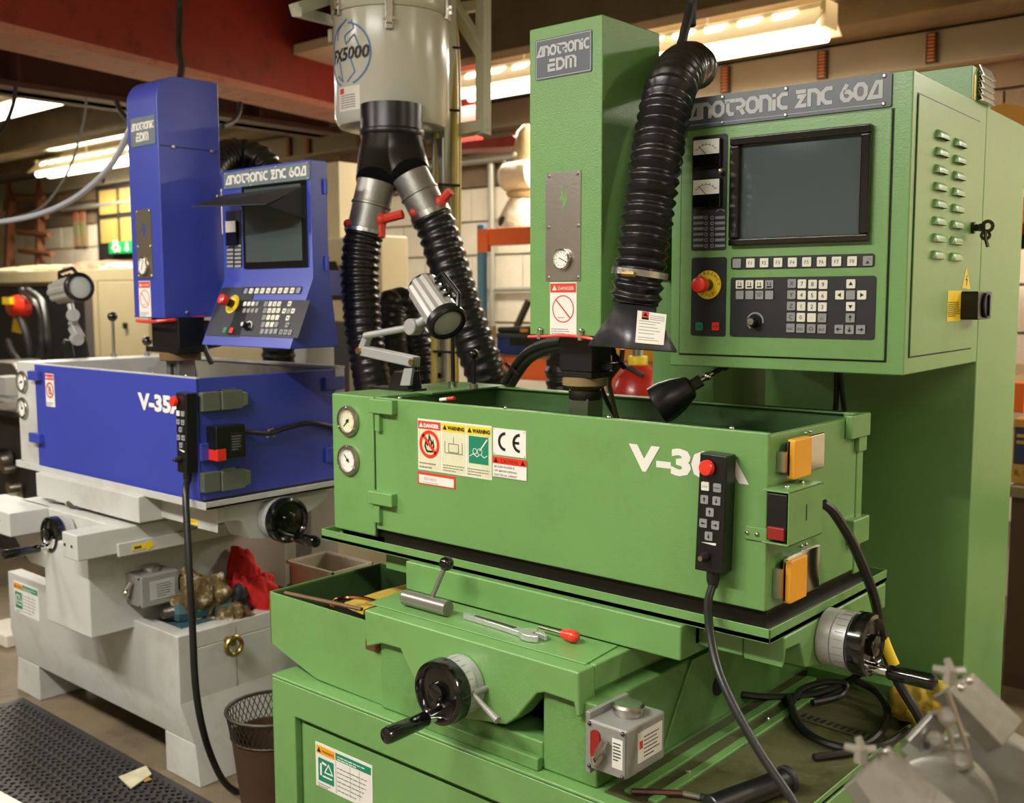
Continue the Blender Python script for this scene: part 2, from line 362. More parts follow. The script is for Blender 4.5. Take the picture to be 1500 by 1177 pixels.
m_.stroke(EX, [(.33, h*.85), (.33, h*.3)], .03, 0, .003); m_.fprism(EX, [(.28, h*.38), (.33, h*.12), (.38, h*.38)], 0, .003); m_.fbox(EX, .5, .62, h*.12, h*.88, 0, .003)
obj('pictogram', m_, WHITE, t)
for px, lab in ((111, 'small orange and green notice on the wall, the one nearer the ladder'), (121, 'small orange and green notice on the wall, the one nearer the window')):
    p = at(px, 332, y=3.45); F = Fr(p, (1, 0, 0), (0, 0, 1))
    t = obj('wall_notice', MB().fbox(F, -.05, .05, -.19, .19, -.01, 0), mat('notice_pale', rgb(166, 140, 98), .7), cat='notice', label=lab, group='wall notices')
    obj('red_panel', MB().fbox(F, -.045, .045, .05, .18, 0, .002), mat('faded_red', rgb(176, 100, 74), .7), t); obj('green_panel', MB().fbox(F, -.045, .045, -.08, .03, 0, .002), mat('faded_green', rgb(136, 150, 96), .7), t)
LAD = mat('brown_wood', rgb(120, 72, 42), .6, var=.15)
t = thing('ladder', 'brown wooden ladder leaning on the far wall above the beige cabinet', 'ladder', at(50, 392, y=3.2))
q = [at(x, y, y=yy) for x, y, yy in ((31, 385, 3.1), (17, 262, 3.4), (80, 392, 3.1), (60, 262, 3.4))]
obj('stile', MB().tube([q[0]-V((0, .2, .9)), q[1]], .05, 4, False), LAD, t); obj('stile', MB().tube([q[2]-V((0, .2, .9)), q[3]], .05, 4, False), LAD, t)
for f in (.0, .21, .42, .63, .82): obj('rung', MB().cyl(q[0].lerp(q[1], f+.14), q[2].lerp(q[3], f+.14), .028, n=8), LAD, t)
# fluorescent fittings: the ones in view and unseen ones added out of frame as fill light
def fitting(x0, x1, y, z, label, seen=True, top=2.75):
    t = thing('ceiling_light', label, 'light', ((x0+x1)/2, y, z))
    obj('batten', MB().box(x0, x1, y-.04, y+.04, z+.1, z+.16), LAMPR, t, bev=.004)
    m_ = MB()
    for s in (-1, 1): m_.prism([(x0, y+s*.03, z+.13), (x0, y+s*.13, z+.045), (x0, y+s*.14, z+.045), (x0, y+s*.04, z+.14)], (x1-x0, 0, 0))
    obj('reflector', m_, LAMPR, t)
    for s in (-1, 1): obj('tube', MB().cyl((x0+.03, y+s*.055, z+.035), (x1-.03, y+s*.055, z+.035), .026, n=12), LAMPE, t)
    if seen:
        k = int((x1-x0)/.17)
        for i in range(k):
            x = x0+.1+i*.17; m_ = MB().prism([(x, y-.045, z+.135), (x+.12, y-.045, z+.135), (x+.1, y-.075, z+.108), (x+.02, y-.075, z+.108)], (0, -.004, .004)); obj('slot', m_, LAMPE, t)
    for x in (x0, x1): obj('end_cap', MB().box(x-.012, x+.012, y-.06, y+.06, z+.05, z+.165), LAMPR, t)
    obj('hanger', MB().cyl(((x0+x1)/2, y, z+.16), ((x0+x1)/2, y, top), .008, n=6), GALV, t)
fitting(-2.36, -1.17, 2.75, 2.5, 'bright fluorescent fitting behind the green cabinet, the right one in its row')
fitting(-3.36, -2.4, 2.75, 2.5, 'fluorescent fitting beside the extractor frame, seen left of the green head')
fitting(-8.9, -7.2, 2.95, 2.5, 'slotted fluorescent fitting above the exit sign, left of the blue head')
fitting(-6.9, -5.1, 1.4, 2.555, 'very bright fluorescent fitting at the upper left under the brown steel')
for i, w in ((0, 'above and behind the viewer, towards the green machine'), (1, 'above and behind the viewer, on the right'), (2, 'over the aisle right of the green cabinet'), (3, 'over the aisle in front of the blue machine'), (8, 'behind the green cabinet, right of the picture')):
    x, y, z, p = LAMPS[i]; fitting(x-.75, x+.75, y, z+.02, 'fluorescent fitting '+w, False, 2.75 if i == 8 else 3.2)
# loose cables from the ceiling
def cable(name, pts, r, m, label, cat='cable', n=8, top=None, **k):
    P = [at(p[0], p[1], y=p[2]) for p in pts]
    if top: P = [V((P[0].x, P[0].y, top))] + P
    return obj(name, MB().tube(P, r, n, **k), m, cat=cat, label=label)
WCAB = mat('white_cable', rgb(186, 190, 200), .35)
cable('ceiling_cable', [(262, -30, .5), (263, 20, .5), (262, 70, .45), (266, 100, .35), (258, 135, .25)], .012, BLACKM, 'thick black cable hanging from above to the top of the blue head', top=3.2)
cable('ceiling_cable', [(205, 150, .3), (190, 190, .3), (160, 245, .3), (110, 290, .3), (50, 316, .3), (-20, 328, .3)], .011, WCAB, 'pale thick cable swagging leftwards from the blue head')
cable('ceiling_cable', [(127, 142, .9), (122, 180, .9), (108, 230, .85), (92, 265, .8), (60, 305, .75), (10, 322, .7), (-20, 324, .7)], .006, GREY, 'thin grey cable hanging from the light and swagging left')
cable('ceiling_cable', [(23, 126, .6), (20, 150, .6), (10, 178, .6), (-8, 205, .6)], .010, BLACKM, 'short black cable hanging at the far upper left corner')
cable('ceiling_cable', [(170, 148, .6), (178, 165, .5), (195, 182, .4)], .010, BLACKM, 'black cable end looping in behind the blue head')
cable('ceiling_cable', [(352, 150, .9), (350, 165, .9), (342, 178, .8), (326, 186, .6)], .010, BLACKM, 'black cable hooked under the red beam right of the blue head')
# ---------------------------------------------------------------- beige cabinets at the back left
t = thing('beige_cabinet', 'long beige cabinet with a dark opening full of hoses behind the blue machine', 'cabinet', (-6.5, 2.2, 0))
y0 = 2.0; xr = at(218, 480, y=y0).x; ox = at(146, 480, y=y0).x
obj('body', MB().box(-8.6, xr, y0+.05, 2.9, 0, 1.52), BEIGE, t)
obj('top_rail', MB().box(-8.6, xr, y0, 2.9, 1.52, 1.61), BEIGE, t, bev=.01)
obj('side_panel', MB().box(ox, xr, y0, y0+.06, 0, 1.52), BEIGE, t, bev=.006)
obj('frame_post', MB().box(ox-.2, ox-.06, y0-.0, y0+.05, 0, 1.52), DULL, t)
obj('frame_post', MB().box(ox-.06, ox, y0-.01, y0+.05, 0, 1.52), BEIGE, t)
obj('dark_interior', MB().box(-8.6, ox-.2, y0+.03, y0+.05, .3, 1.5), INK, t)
obj('handle', MB().box(xr-.3, xr-.27, y0-.02, y0, 1.2, 1.24), BLACKM, t)
# things lying on top of it
def rag(name, c, sx, sy, sz, m, label, cat='cloth', seed=1, amp=.35, sub=5, group=None, fold=1.0):
    rnd = random.Random(seed); m_ = MB(); bmesh.ops.create_icosphere(m_.b, subdivisions=sub, radius=1)
    off = V((rnd.uniform(0, 50), rnd.uniform(0, 50), rnd.uniform(0, 50))); ph = [(V((rnd.uniform(-1, 1), rnd.uniform(-1, 1), rnd.uniform(-1, 1)))*rnd.uniform(3, 9), rnd.uniform(0, 6.3), rnd.uniform(.4, 1)) for _ in range(14)]
    for v in m_.b.verts:
        n0 = v.co.copy(); k = noise.fractal(n0*1.1+off, 1, 2, 3); rdg = noise.ridged_multi_fractal(n0*2.0*fold+off*2, 1, 2.1, 4, 1, 2)-1.0
        q = n0*(1+amp*(k*.9+rdg*.28)); z = max(q.z, -.25) + .25
        v.co = V((c[0]+q.x*sx, c[1]+q.y*sy, c[2]+z*sz*.8))
    return obj(name, m_, m, cat=cat, label=label, group=group, ang=80)
CRM = mat('cream_cloth', rgb(232, 216, 170), .9, bump=.4, bscale=30, var=.1); PNK = mat('mixed_rags', rgb(206, 150, 130), .9, bump=.4, bscale=30, var=.5, vscale=9, dirt=rgb(170, 190, 90), dscale=8, damt=.9)
rag('cloth_bundle', (at(40, 392, y=2.3).x, 2.4, 1.6), .85, .3, .07, CRM, 'flattened cream cloth lying on the beige cabinet below the ladder', seed=3)
rag('rag_pile', (at(140, 392, y=2.3).x, 2.4, 1.6), .36, .28, .09, PNK, 'heap of pink and green rags on the beige cabinet below the exit sign', seed=5)
rag('rag_pile', (at(183, 392, y=2.3).x, 2.4, 1.6), .2, .25, .07, mat('lilac_rag', rgb(206, 186, 206), .9, var=.2), 'small pale lilac rag at the end of the beige cabinet top', seed=8)
# hoses, hook and clutter in the opening
for i, (dx, r) in enumerate(((0, .02), (24, .022))):
    e = i*.1; pts = [(30+dx*.4, 425, 1.7-e), (50+dx*.5, 445, 1.65-e), (60+dx*.35, 490, 1.6-e), (58+dx*.3, 525, 1.6-e), (42+dx*.2, 540+dx*.1, 1.6-e), (22, 522, 1.6-e), (12, 500, 1.65-e)]
    cable('hose', pts, r, RUBBER, ['black hose hanging in the beige cabinet, the inner loop', 'black hose hanging in the beige cabinet, the outer loop'][i], 'hose')
t = thing('lifting_hook', 'orange hoist hook block hanging in the beige cabinet opening', 'hook', at(30, 450, y=1.7))
p = at(28, 450, y=1.7)
obj('block', MB().ball(p, .14, 14, (1.15, .5, .62)), RED, t); obj('plate', MB().box(p.x-.06, p.x+.06, p.y-.09, p.y-.06, p.z+.02, p.z+.07), YELLOW, t)
obj('shank', MB().tube([p+V((.05, -.02, -.06)), p+V((.14, -.02, -.2)), p+V((.17, -.02, -.36)), p+V((.1, -.02, -.45)), p+V((.02, -.02, -.4))], .03, 8), BLACKM, t)
p = at(23, 478, y=1.7); obj('yellow_tag', MB().prism([p+V((-.07, 0, -.04)), p+V((.07, 0, -.05)), p+V((.05, 0, .05)), p+V((-.03, 0, .06))], (0, .02, 0)), YELLOW, cat='tag', label='yellow tag hanging below the orange hook')
p = at(12, 545, y=1.3); obj('floor_jack', MB().prism([p+V((-.3, 0, -.2)), p+V((.22, 0, -.2)), p+V((.15, 0, 0)), p+V((.06, 0, .06)), p+V((-.3, 0, .06))], (0, .3, 0)), DULL, cat='machine', label='grey sloping machine cover at the left edge below the orange hook', bev=.01)
t = thing('machine_unit', 'dark machine unit with knobs and a small plate at the far left edge', 'machine', at(30, 745, y=.75))
q0, q1 = at(0, 605, y=.8), at(32, 752, y=.8)
obj('frame', MB().box(q0.x-.5, q1.x+.05, .85, 1.3, 0, q0.z), mat('dark_machine', rgb(46, 42, 38), .6, var=.3), t)
obj('shelf', MB().box(q0.x-.5, q1.x+.1, .75, 1.3, q0.z, q0.z+.03), DARKST, t)
obj('cream_panel', MB().box(at(8, 590, y=.8).x, at(26, 590, y=.8).x, .74, .85, at(20, 578, y=.8).z, at(20, 552, y=.8).z), CREAM, t)
for px, py, r in ((21, 686, .022), (28, 713, .03), (12, 672, .06)): p = at(px, py, y=.82); obj('knob', MB().cyl(p, p+V((0, -.06, 0)), r), STEEL, t)
p = at(22, 728, y=.84); obj('plate', MB().box(p.x-.07, p.x+.07, .83, .85, p.z-.05, p.z+.05), IVORY, t)
rag('dark_bag', at(5, 612, y=1.0)+V((0, 0, .012)), .3, .2, .12, BLACKM, 'black bag lying on the dark machine unit at the left edge', 'bag', 11)
# second beige machine behind the blue panel
t = thing('beige_machine_housing', 'beige machine housing with a black sloping guard behind the blue control box', 'machine', (-3.9, 1.7, 0))
y0 = 1.75; xa, xb = at(265, 500, y=y0).x, at(560, 500, y=y0).x; zt = at(545, 345, y=y0).z
obj('body', MB().box(xa, xb, y0, 1.93, 0, zt), BEIGE, t, bev=.01)
obj('door_panel', MB().box(xa+.05, (xa+xb)/2, y0-.015, y0, .2, zt-.1), BEIGE, t, bev=.005)
p = [at(*q, y=y0-.05) for q in ((455, 385), (492, 383), (506, 425), (506, 440), (482, 400), (462, 400))]
obj('sloping_guard', MB().prism(p, (0, -.08, 0)), BLACKM, t)
p = [at(*q, y=y0-.2) for q in ((466, 540), (490, 470), (512, 472), (512, 580), (440, 580))]
obj('bellows_guard', MB().prism(p, (0, -.1, 0)), BLACKM, t)
q = at(486, 290, y=1.9)
obj('tall_post', MB().box(q.x-.08, q.x+.06, 1.9, 2.1, 0, at(486, 238, y=1.9).z), BEIGE, t)
# ================================================================ FUME EXTRACTOR ON ITS MAST
DRUM = mat('drum_grey_paint', rgb(196, 196, 182), .24, coat=.3, var=.03, vscale=4)
FRAMEP = mat('frame_pale_green_grey', rgb(182, 182, 160), .45)
ex = thing('fume_extractor', 'grey drum fume extractor with blue ring logo, black forked duct and two ribbed hoses', 'extractor', (-1.45, .85, 0))
dC = at_depth(574, 100, 3.3); R_ = .181
zb = at_depth(574, 178, 3.15).z
ax = V((0, 0, 1)); base = V((dC.x, dC.y, zb))
obj('drum', MB().ring([(.06, -.0), (.15, 0), (.168, .006), (R_, .03), (R_, .345)], base, ax, 48), DRUM, ex)
obj('lid', MB().ring([(R_+.003, .35), (R_+.006, .36), (R_+.006, .6), (.15, .62)], base, ax, 48), DRUM, ex)
obj('seam_band', MB().ring([(R_+.002, .338), (R_+.005, .340), (R_+.005, .352), (R_+.002, .354)], base, ax, 48), FRAMEP, ex)
toC = V((CAM.x-dC.x, CAM.y-dC.y, 0)).normalized(); aC = math.atan2(toC.y, toC.x)
def onD(px, py):                                  # angle and height on the drum seen at a pixel
    v = ray(px, py); o = CAM-base; A = v.x**2+v.y**2; B = 2*(o.x*v.x+o.y*v.y); Cc = o.x**2+o.y**2-R_**2; D = max(B*B-4*A*Cc, 0)
    t = (-B-math.sqrt(D))/2/A; q = o+v*t; return math.atan2(q.y, q.x), q.z
def dP(a, h, k=0): return base + V((math.cos(a)*(R_+k), math.sin(a)*(R_+k), h))
for px in (570, 498, 652):
    a, h = onD(px, 12); n = V((math.cos(a), math.sin(a), 0)); F = Fr(dP(a, 0, .0), n.cross(V((0, 0, -1))), (0, 0, 1), n)
    hh = onD(px, 33)[1] if px == 570 else .345
    c_ = obj('latch', MB().fbox(F, -.012, .012, hh-.02, hh+.075, 0, .014), STEEL, ex, bev=.002)
    obj('latch_hook', MB().fbox(F, -.009, .009, hh-.005, hh+.02, .014, .024).fbox(F, -.018, .018, hh+.006, hh+.012, .012, .02), STEEL, c_)
LOGB = mat('logo_blue', rgb(58, 112, 176), .5)
pts = []
def dstroke(name, px, th, m):
    m_ = MB(); q = [onD(*p) for p in px]; fine = []
    for (a, h), (b, k) in zip(q, q[1:]):
        for i in range(5): fine.append((a+(b-a)*i/5, h+(k-h)*i/5))
    fine.append(q[-1])
    for (a, h), (b, k) in zip(fine, fine[1:]):
        d_ = V(((b-a)*R_, k-h)); d_ = d_.normalized() if d_.length > 1e-6 else V((1, 0)); ox, oy = -d_.y*th/2/R_, d_.x*th/2
        m_.hexa([dP(a+ox, h+oy, .0003), dP(a-ox, h-oy, .0003), dP(b-ox, k-oy, .0003), dP(b+ox, k+oy, .0003), dP(a+ox, h+oy, .0014), dP(a-ox, h-oy, .0014), dP(b-ox, k-oy, .0014), dP(b+ox, k+oy, .0014)])
    return m_
m_ = MB(); rC = .092; aR = onD(543, 74)[0]; aCn = aR-rC/R_; hC = onD(540, 75)[1]
def darc(t0, t1, th, n=26):
    for i in range(n):
        p, q = math.radians(t0+(t1-t0)*i/n), math.radians(t0+(t1-t0)*(i+1)/n); q4 = []
        for k in (.0003, .0015):
            for t, r in ((p, rC-th/2), (p, rC+th/2), (q, rC+th/2), (q, rC-th/2)): q4.append(dP(aCn+r*math.cos(t)/R_, hC+r*math.sin(t), k))
        m_.hexa(q4)
darc(82, -72, .005); darc(104, 252, .005)
def join(a, b):
    me = bpy.data.meshes.new('t'); b.b.to_mesh(me); b.b.free(); a.b.from_mesh(me); bpy.data.meshes.remove(me)
for px in ([(509, 120), (520, 105), (512, 80)], [(515, 29), (518, 41), (505, 53), (507, 65), (519, 50), (526, 67)], [(508, 28), (496, 45), (495, 60)], [(498, 90), (503, 120), (496, 112)]): join(m_, dstroke('x', px, .004, 0))
obj('ring_emblem', m_, LOGB, ex, smooth=False)
def dtext(s, px, py, size, m, name, sh, px1):
    F = Fr((0, 0, 0), (1, 0, 0), (0, 1, 0)); t = text('t', F, 0, 0, s, size, m, None, 0, 'LEFT', size*.035); a0, h0 = onD(px, py); a1 = onD(px1, py-12)[0]; wx = max(v.co.x for v in t.b.verts); sx = (a1-a0)*R_/wx
    bmesh.ops.subdivide_edges(t.b, edges=t.b.edges[:], cuts=1)
    for v in t.b.verts: v.co = dP(a0 + (v.co.x*sx+sh*v.co.y)/R_, h0+v.co.y, .001)
    return obj(name, t, m, ex, smooth=False)
dtext('FX5000', 490.6, 95, .052, INK, 'model_lettering', .15, 541)
dtext('FX', 508, 7, .05, INK, 'lid_lettering', .15, 538)
m_ = MB(); a0, h0 = onD(498, 165); a1, h1 = onD(527, 124)
K = 5
for i in range(K):
    u, w = a0+(a1-a0)*i/K, a0+(a1-a0)*(i+1)/K
    m_.hexa([dP(u, h0, .0003), dP(w, h0, .0003), dP(w, h0, .001), dP(u, h0, .001), dP(u, h1, .0003), dP(w, h1, .0003), dP(w, h1, .001), dP(u, h1, .001)])
st = obj('rating_label', m_, PAPER, ex)
m_ = MB(); hh = h1-h0
for k in range(6):
    z = h0+hh*(.12+.1*k)
    for i in range(3): u, w = a0+(a1-a0)*(.12+.24*i), a0+(a1-a0)*(.34+.24*i); m_.hexa([dP(u, z, .0011), dP(w, z, .0011), dP(w, z, .0016), dP(u, z, .0016), dP(u, z+.003, .0011), dP(w, z+.003, .0011), dP(w, z+.003, .0016), dP(u, z+.003, .0016)])
obj('label_lines', m_, GREY, st)
u, w = a0+(a1-a0)*.08, a0+(a1-a0)*.3
obj('hazard_mark', MB().hexa([dP(u, h0+hh*.72, .0011), dP(w, h0+hh*.72, .0011), dP(w, h0+hh*.72, .0016), dP(u, h0+hh*.72, .0016), dP(u, h0+hh*.95, .0011), dP(w, h0+hh*.95, .0011), dP(w, h0+hh*.95, .0016), dP(u, h0+hh*.95, .0016)]), REDS, st)
# black forked duct
D1 = 3.16
n0 = at_depth(574, 170, D1); j0 = at_depth(574, 205, D1)
yb = obj('forked_duct', MB().tube([n0+V((0, 0, .03)), n0, j0], .094, 32, False), BLACK, ex)
dep = 3.08
JL, JR = at_depth(543, 300, dep), at_depth(610, 268, dep)
def dirn(a, b): return (b-a).normalized()
obj('duct_leg', MB().tube([j0+V((0, 0, .005)), at_depth(561, 240, 3.13), at_depth(551, 268, dep)], .08, 28, True, rf=lambda t, a: .092-.031*t), BLACK, ex)
obj('duct_leg', MB().tube([j0+V((0, 0, .005)), at_depth(588, 235, 3.13), at_depth(601, 258, dep)], .08, 28, True, rf=lambda t, a: .092-.031*t), BLACK, ex)
obj('duct_collar', MB().ring([(.096, 0), (.098, .004), (.098, .014), (.096, .018)], j0+V((0, 0, .01)), ax, 32), BLACK, ex)
for i, (p0, p1, p2, hp, hq) in enumerate((((551, 268), (544, 298), (536, 336), (558, 322), (590, 314)), ((601, 257), (614, 283), (629, 312), (645, 296), (660, 280)))):
    A, B, C_ = at_depth(*p0, dep), at_depth(*p1, dep), at_depth(*p2, dep)
    dm = obj('damper_collar', MB().cyl(A, C_, .0555, n=28), DULL, ex)
    dd = dirn(A, C_); obj('rib', MB().ring([(.0555, 0), (.059, .002), (.059, .008), (.0555, .01)], A.lerp(C_, .45), dd, 28), DULL, dm)
    h = at_depth(*hp, dep-.03); e = at_depth(*hq, dep-.05)
    obj('damper_lever', MB().tube([h, e], .014, 8, False).tube([h+V((0, 0, .0)), h+V((.0, 0, -.05))], .013, 8, False).ball(h, .02, 10), REDS, ex, label='red damper lever')
    s = -1
    q = at_depth(*((510, 328) if i == 0 else (607, 311)), dep-.03); obj('damper_knob', MB().ball(q, .014, 10), REDS, ex)
def ribhose(pts, r, pitch, amp=.13, n=28, step=60):
    m_ = MB(); P = [V(p) for p in pts]
    L = sum((b-a).length for a, b in zip(P, P[1:])); st = max(4, int(L*5/pitch/(len(P)-1)))
    def rf(t, a):
        ph = (a/pitch) % 1
        return r*(1+amp*(ph/.65 if ph < .65 else (1-ph)/.35)-amp*.5)
    return m_.tube(P, r, n, True, st, rf)
hl = [(535, 338, dep), (530, 360, dep), (527, 400, dep), (529, 440, dep), (533, 490, dep), (540, 530, dep), (551, 590, dep)]
obj('ribbed_hose', ribhose([at_depth(*p) for p in hl], .055, .024), HOSEM, ex, label='left ribbed black hose', ang=70)
hr = [(629, 312, dep), (641, 338, dep), (656, 385, dep), (673, 440, dep), (690, 490, dep), (705, 530, dep), (722, 575, dep+.02)]
obj('ribbed_hose', ribhose([at_depth(*p) for p in hr], .059, .031), HOSEM, ex, label='right ribbed black hose', ang=70)
for p, q in (((535, 337), (533, 348)), ((629, 311), (635, 325))):
    a, b = at_depth(*p, dep), at_depth(*q, dep); obj('hose_clip', MB().cyl(a, a.lerp(b, .5), .061, n=28), STEEL, ex)
# mast and frame
mp = at_depth(652, 300, 3.42); 
obj('mast', MB().box(mp.x-.022, mp.x+.03, mp.y-.03, mp.y+.03, 0, 2.9), FRAMEP, ex, bev=.003)
m_ = MB()
F = Fr((mp.x, mp.y-.031, 0), (1, 0, 0), (0, 0, 1))
obj('mast_plate', MB().fbox(F, -.02, .028, at_depth(655, 275, 3.4).z, at_depth(655, 205, 3.4).z, 0, .008), DULL, ex)
for py in (232, 262, 465, 520, 552): z = at_depth(652, py, 3.4).z; obj('bolt_hole', MB().disc(F, .004, z, .009, .006, .0105), INK if py > 240 else STEEL, ex)
YC = mat('yellow_conduit', rgb(198, 176, 92), .4)
for px, r, d in ((639, .011, 3.38), (666, .012, 3.38), (671, .01, 3.42)):
    obj('conduit', MB().tube([at_depth(px-3, 560, d)-V((0, 0, 1.1)), at_depth(px-3, 560, d), at_depth(px, 350, d), at_depth(px, 120, d), at_depth(px-6, 20, d), at_depth(px-6, -30, d)], r, 8), YC, ex)
for py in (68, 160, 270, 515): p = at_depth(655, py, 3.38); obj('cable_tie', MB().tube([at_depth(634, py, 3.36), at_depth(674, py+2, 3.36)], .004, 6, False), BLACKM, ex)
m_ = MB(); q = lambda px, py, d=3.42: at_depth(px, py, d)
for a, b, r in (((708, -10), (708, 198), .019), ((622, 200), (716, 184), .02), ((655, -8), (707, 78), .019)):
    obj('frame_tube', MB().tube([q(*a), q(*b)], r*1.35, 4, False), FRAMEP, ex)
obj('frame_tube', MB().tube([q(660, 15, 3.55), q(702, 8, 3.45)], .022, 4, False), FRAMEP, ex)
obj('frame_tube', MB().tube([q(432, 14, 3.1), q(500, -8, 3.35)], .024, 4, False), FRAMEP, ex)
obj('frame_tube', MB().tube([q(435, 17, 3.1), q(492, 32, 3.45)], .02, 4, False), FRAMEP, ex)
obj('hose_clip_tag', MB().box(q(487, 60).x-.01, q(487, 60).x+.01, q(487, 60).y-.01, q(487, 60).y, q(487, 62).z, q(487, 44).z), FRAMEP, ex)
# other hoses standing behind the tanks
def bhose(pts, r, label, pitch=.03): return obj('ribbed_hose', ribhose([at_depth(*p) for p in pts], r, pitch), HOSEM, cat='hose', label=label, ang=70)
bhose([(575, 590, 3.5), (572, 500, 3.55), (576, 455, 3.6), (592, 452, 3.62), (604, 490, 3.6), (612, 530, 3.6), (619, 590, 3.6)], .066, 'fat black ribbed hose arching behind the left extractor hose')
bhose([(300, 262, 3.3), (316, 240, 3.4), (345, 228, 3.5), (380, 238, 3.5), (402, 275, 3.5), (408, 350, 3.52), (408, 450, 3.55), (408, 530, 3.6), (408, 620, 3.65)], .055, 'black ribbed hose arching over behind the blue control box and dropping below it', .028)
bhose([(826, 1040, 3.6), (826, 590, 3.6), (824, 545, 3.6), (830, 520, 3.6)], .06, 'black ribbed hose standing behind the green spindle', .03)
# ================================================================ PALLET RACK AND WHAT IS ON IT
rk = thing('pallet_rack', 'pallet rack with a blue upright and orange beams by the white block wall', 'rack', at_depth(704, 560, 5.3)*1)
d = 5.3; u0 = at_depth(704, 400, d); RB = mat('rack_blue', rgb(72, 136, 172), .45)
BY = u0.y
zt = at(704, 329, y=BY).z
obj('upright', MB().box(u0.x-.025, u0.x+.02, BY, BY+.03, 0, zt), RB, rk, bev=.004)
obj('upright_rear', MB().box(u0.x-.10, u0.x-.03, BY+.9, BY+.97, 0, zt), RB, rk)
m_ = MB()
for i in range(16): m_.box(u0.x-.024, u0.x-.019, BY+.02, BY+.045, .5+i*.075, .54+i*.075)
obj('slots', m_, INK, rk, kind='stuff')
for (pa, pb) in ((361, 336), (552, 522)):
    z0, z1 = at(720, pa, y=BY).z, at(720, pb, y=BY).z
    b_ = obj('beam', MB().box(u0.x+.045, u0.x+2.6, BY-.05, BY-.005, z0, z1), ORANGE, rk, bev=.004)
    obj('beam_bracket', MB().box(u0.x+.03, u0.x+.10, BY-.056, BY-.03, z0-.03, z1), ORANGE, b_)
    obj('beam', MB().box(u0.x, u0.x+2.6, BY+.9, BY+.95, z0, z1), ORANGE, rk)
z0 = at(740, 380, y=BY+.9).z; obj('rear_brace', MB().box(u0.x, u0.x+2.6, BY+.85, BY+.88, z0-.03, z0+.03), BLACKM, rk)
obj('diagonal_brace', MB().tube([at(775, 440, y=BY+.5), at(752, 490, y=BY+.5)], .02, 4, False), DARKST, rk)
zs = at(720, 520, y=BY).z
obj('shelf_board', MB().box(u0.x+.07, u0.x+2.5, BY-.004, BY+.89, zs-.04, zs), mat('shelf_board', rgb(150, 120, 80), .7), rk)
zs1 = at(720, 336, y=BY).z
obj('shelf_board', MB().box(u0.x+.07, u0.x+2.5, BY-.004, BY+.89, zs1-.03, zs1), mat('shelf_board_pale', rgb(150, 120, 80), .7), rk)
BCR = mat('blue_crate', rgb(30, 64, 140), .4)
q0, q1 = at(731, 519, y=BY+.1), at(806, 490, y=BY+.1)
cr = thing('storage_crate', 'blue plastic crate with a dark slot standing on the lower orange beam', 'crate', (q0.x, BY+.1, zs))
obj('crate_body', MB().box(q0.x, q1.x, BY+.08, BY+.5, zs, q1.z), BCR, cr, bev=.006); obj('crate_rim', MB().box(q0.x-.01, q1.x+.01, BY+.065, BY+.51, q1.z-.02, q1.z), mat('crate_rim', rgb(60, 66, 76), .4), cr)
p0, p1 = at(746, 506, y=BY+.07), at(788, 496, y=BY+.07); obj('grip_slot', MB().box(p0.x, p1.x, BY+.072, BY+.09, p0.z, p1.z), INK, cr)
p0, p1 = at(733, 491, y=BY+.15), at(815, 481, y=BY+.15); tl = obj('tool_case', MB().box(p0.x, p1.x, BY+.12, BY+.45, q1.z, p1.z), BLACKM, cat='case', label='flat dark case lying on top of the blue crate', bev=.01)
p0 = at(764, 486, y=BY+.1); obj('case_label', MB().box(p0.x-.02, p0.x+.03, BY+.112, BY+.12, q1.z+.006, p1.z-.006), AMBER, tl)
p0, p1 = at(707, 520, y=BY-.1), at(729, 478, y=BY-.1); obj('cardboard_sheet', MB().box(p0.x, p1.x, BY-.14, BY-.11, 0, p1.z), mat('cardboard_pale', rgb(190, 168, 124), .8), cat='cardboard', label='pale cardboard sheet leaning beside the blue upright')
WR = mat('white_wrap', rgb(222, 212, 188), .4, bump=.9, bscale=18); CLW = mat('clear_wrap', rgb(186, 168, 124), .3, bump=.9, bscale=14)
sp = thing('wrapped_unit', 'white upright unit wrapped in clear plastic on top of the orange beam', 'wrapped unit', (at(757, 335, y=BY+.3).x, BY+.3, zs1))
bx = at(762, 335, y=BY+.3); zz = lambda py: at(760, py, y=BY+.3).z
obj('wrapped_base', MB().ring([(.13, 0), (.13, .05), (.10, zz(312)-zs1), (.06, zz(292)-zs1)], (bx.x, BY+.3, zs1), (0, 0, 1), 20), WR, sp)
obj('gathered_wrap', MB().ring([(.06, 0), (.078, .02), (.055, .04), (.075, .07), (.05, .1), (.07, .13)], (bx.x, BY+.3, zz(290)), (0, 0, 1), 14), CLW, sp)
a, b = at(737, 262, y=BY+.25), at(790, 252, y=BY+.3); obj('drum_head', MB().ring([(.02, -.012), (.055, -.005), (.076, .02), (.078, .05), (.074, .16)], a, b-a, 24), WR, sp)
a = at(770, 235, y=BY+.35); obj('upper_wrap', MB().ring([(.03, -.22), (.05, -.16), (.062, -.05), (.07, .06), (.06, .14), (.03, .18), (0, .185)], a, (.12, 0, 1), 18), CLW, sp)
for kx, ky in ((739, 238), (754, 226)): a = at(kx, ky, y=BY+.28); obj('white_knob', MB().ball(a, .013, 10), WR, sp)
a = at(739, 326, y=BY+.2); obj('dark_knob', MB().ball(a, .035, 10), BLACKM, sp)
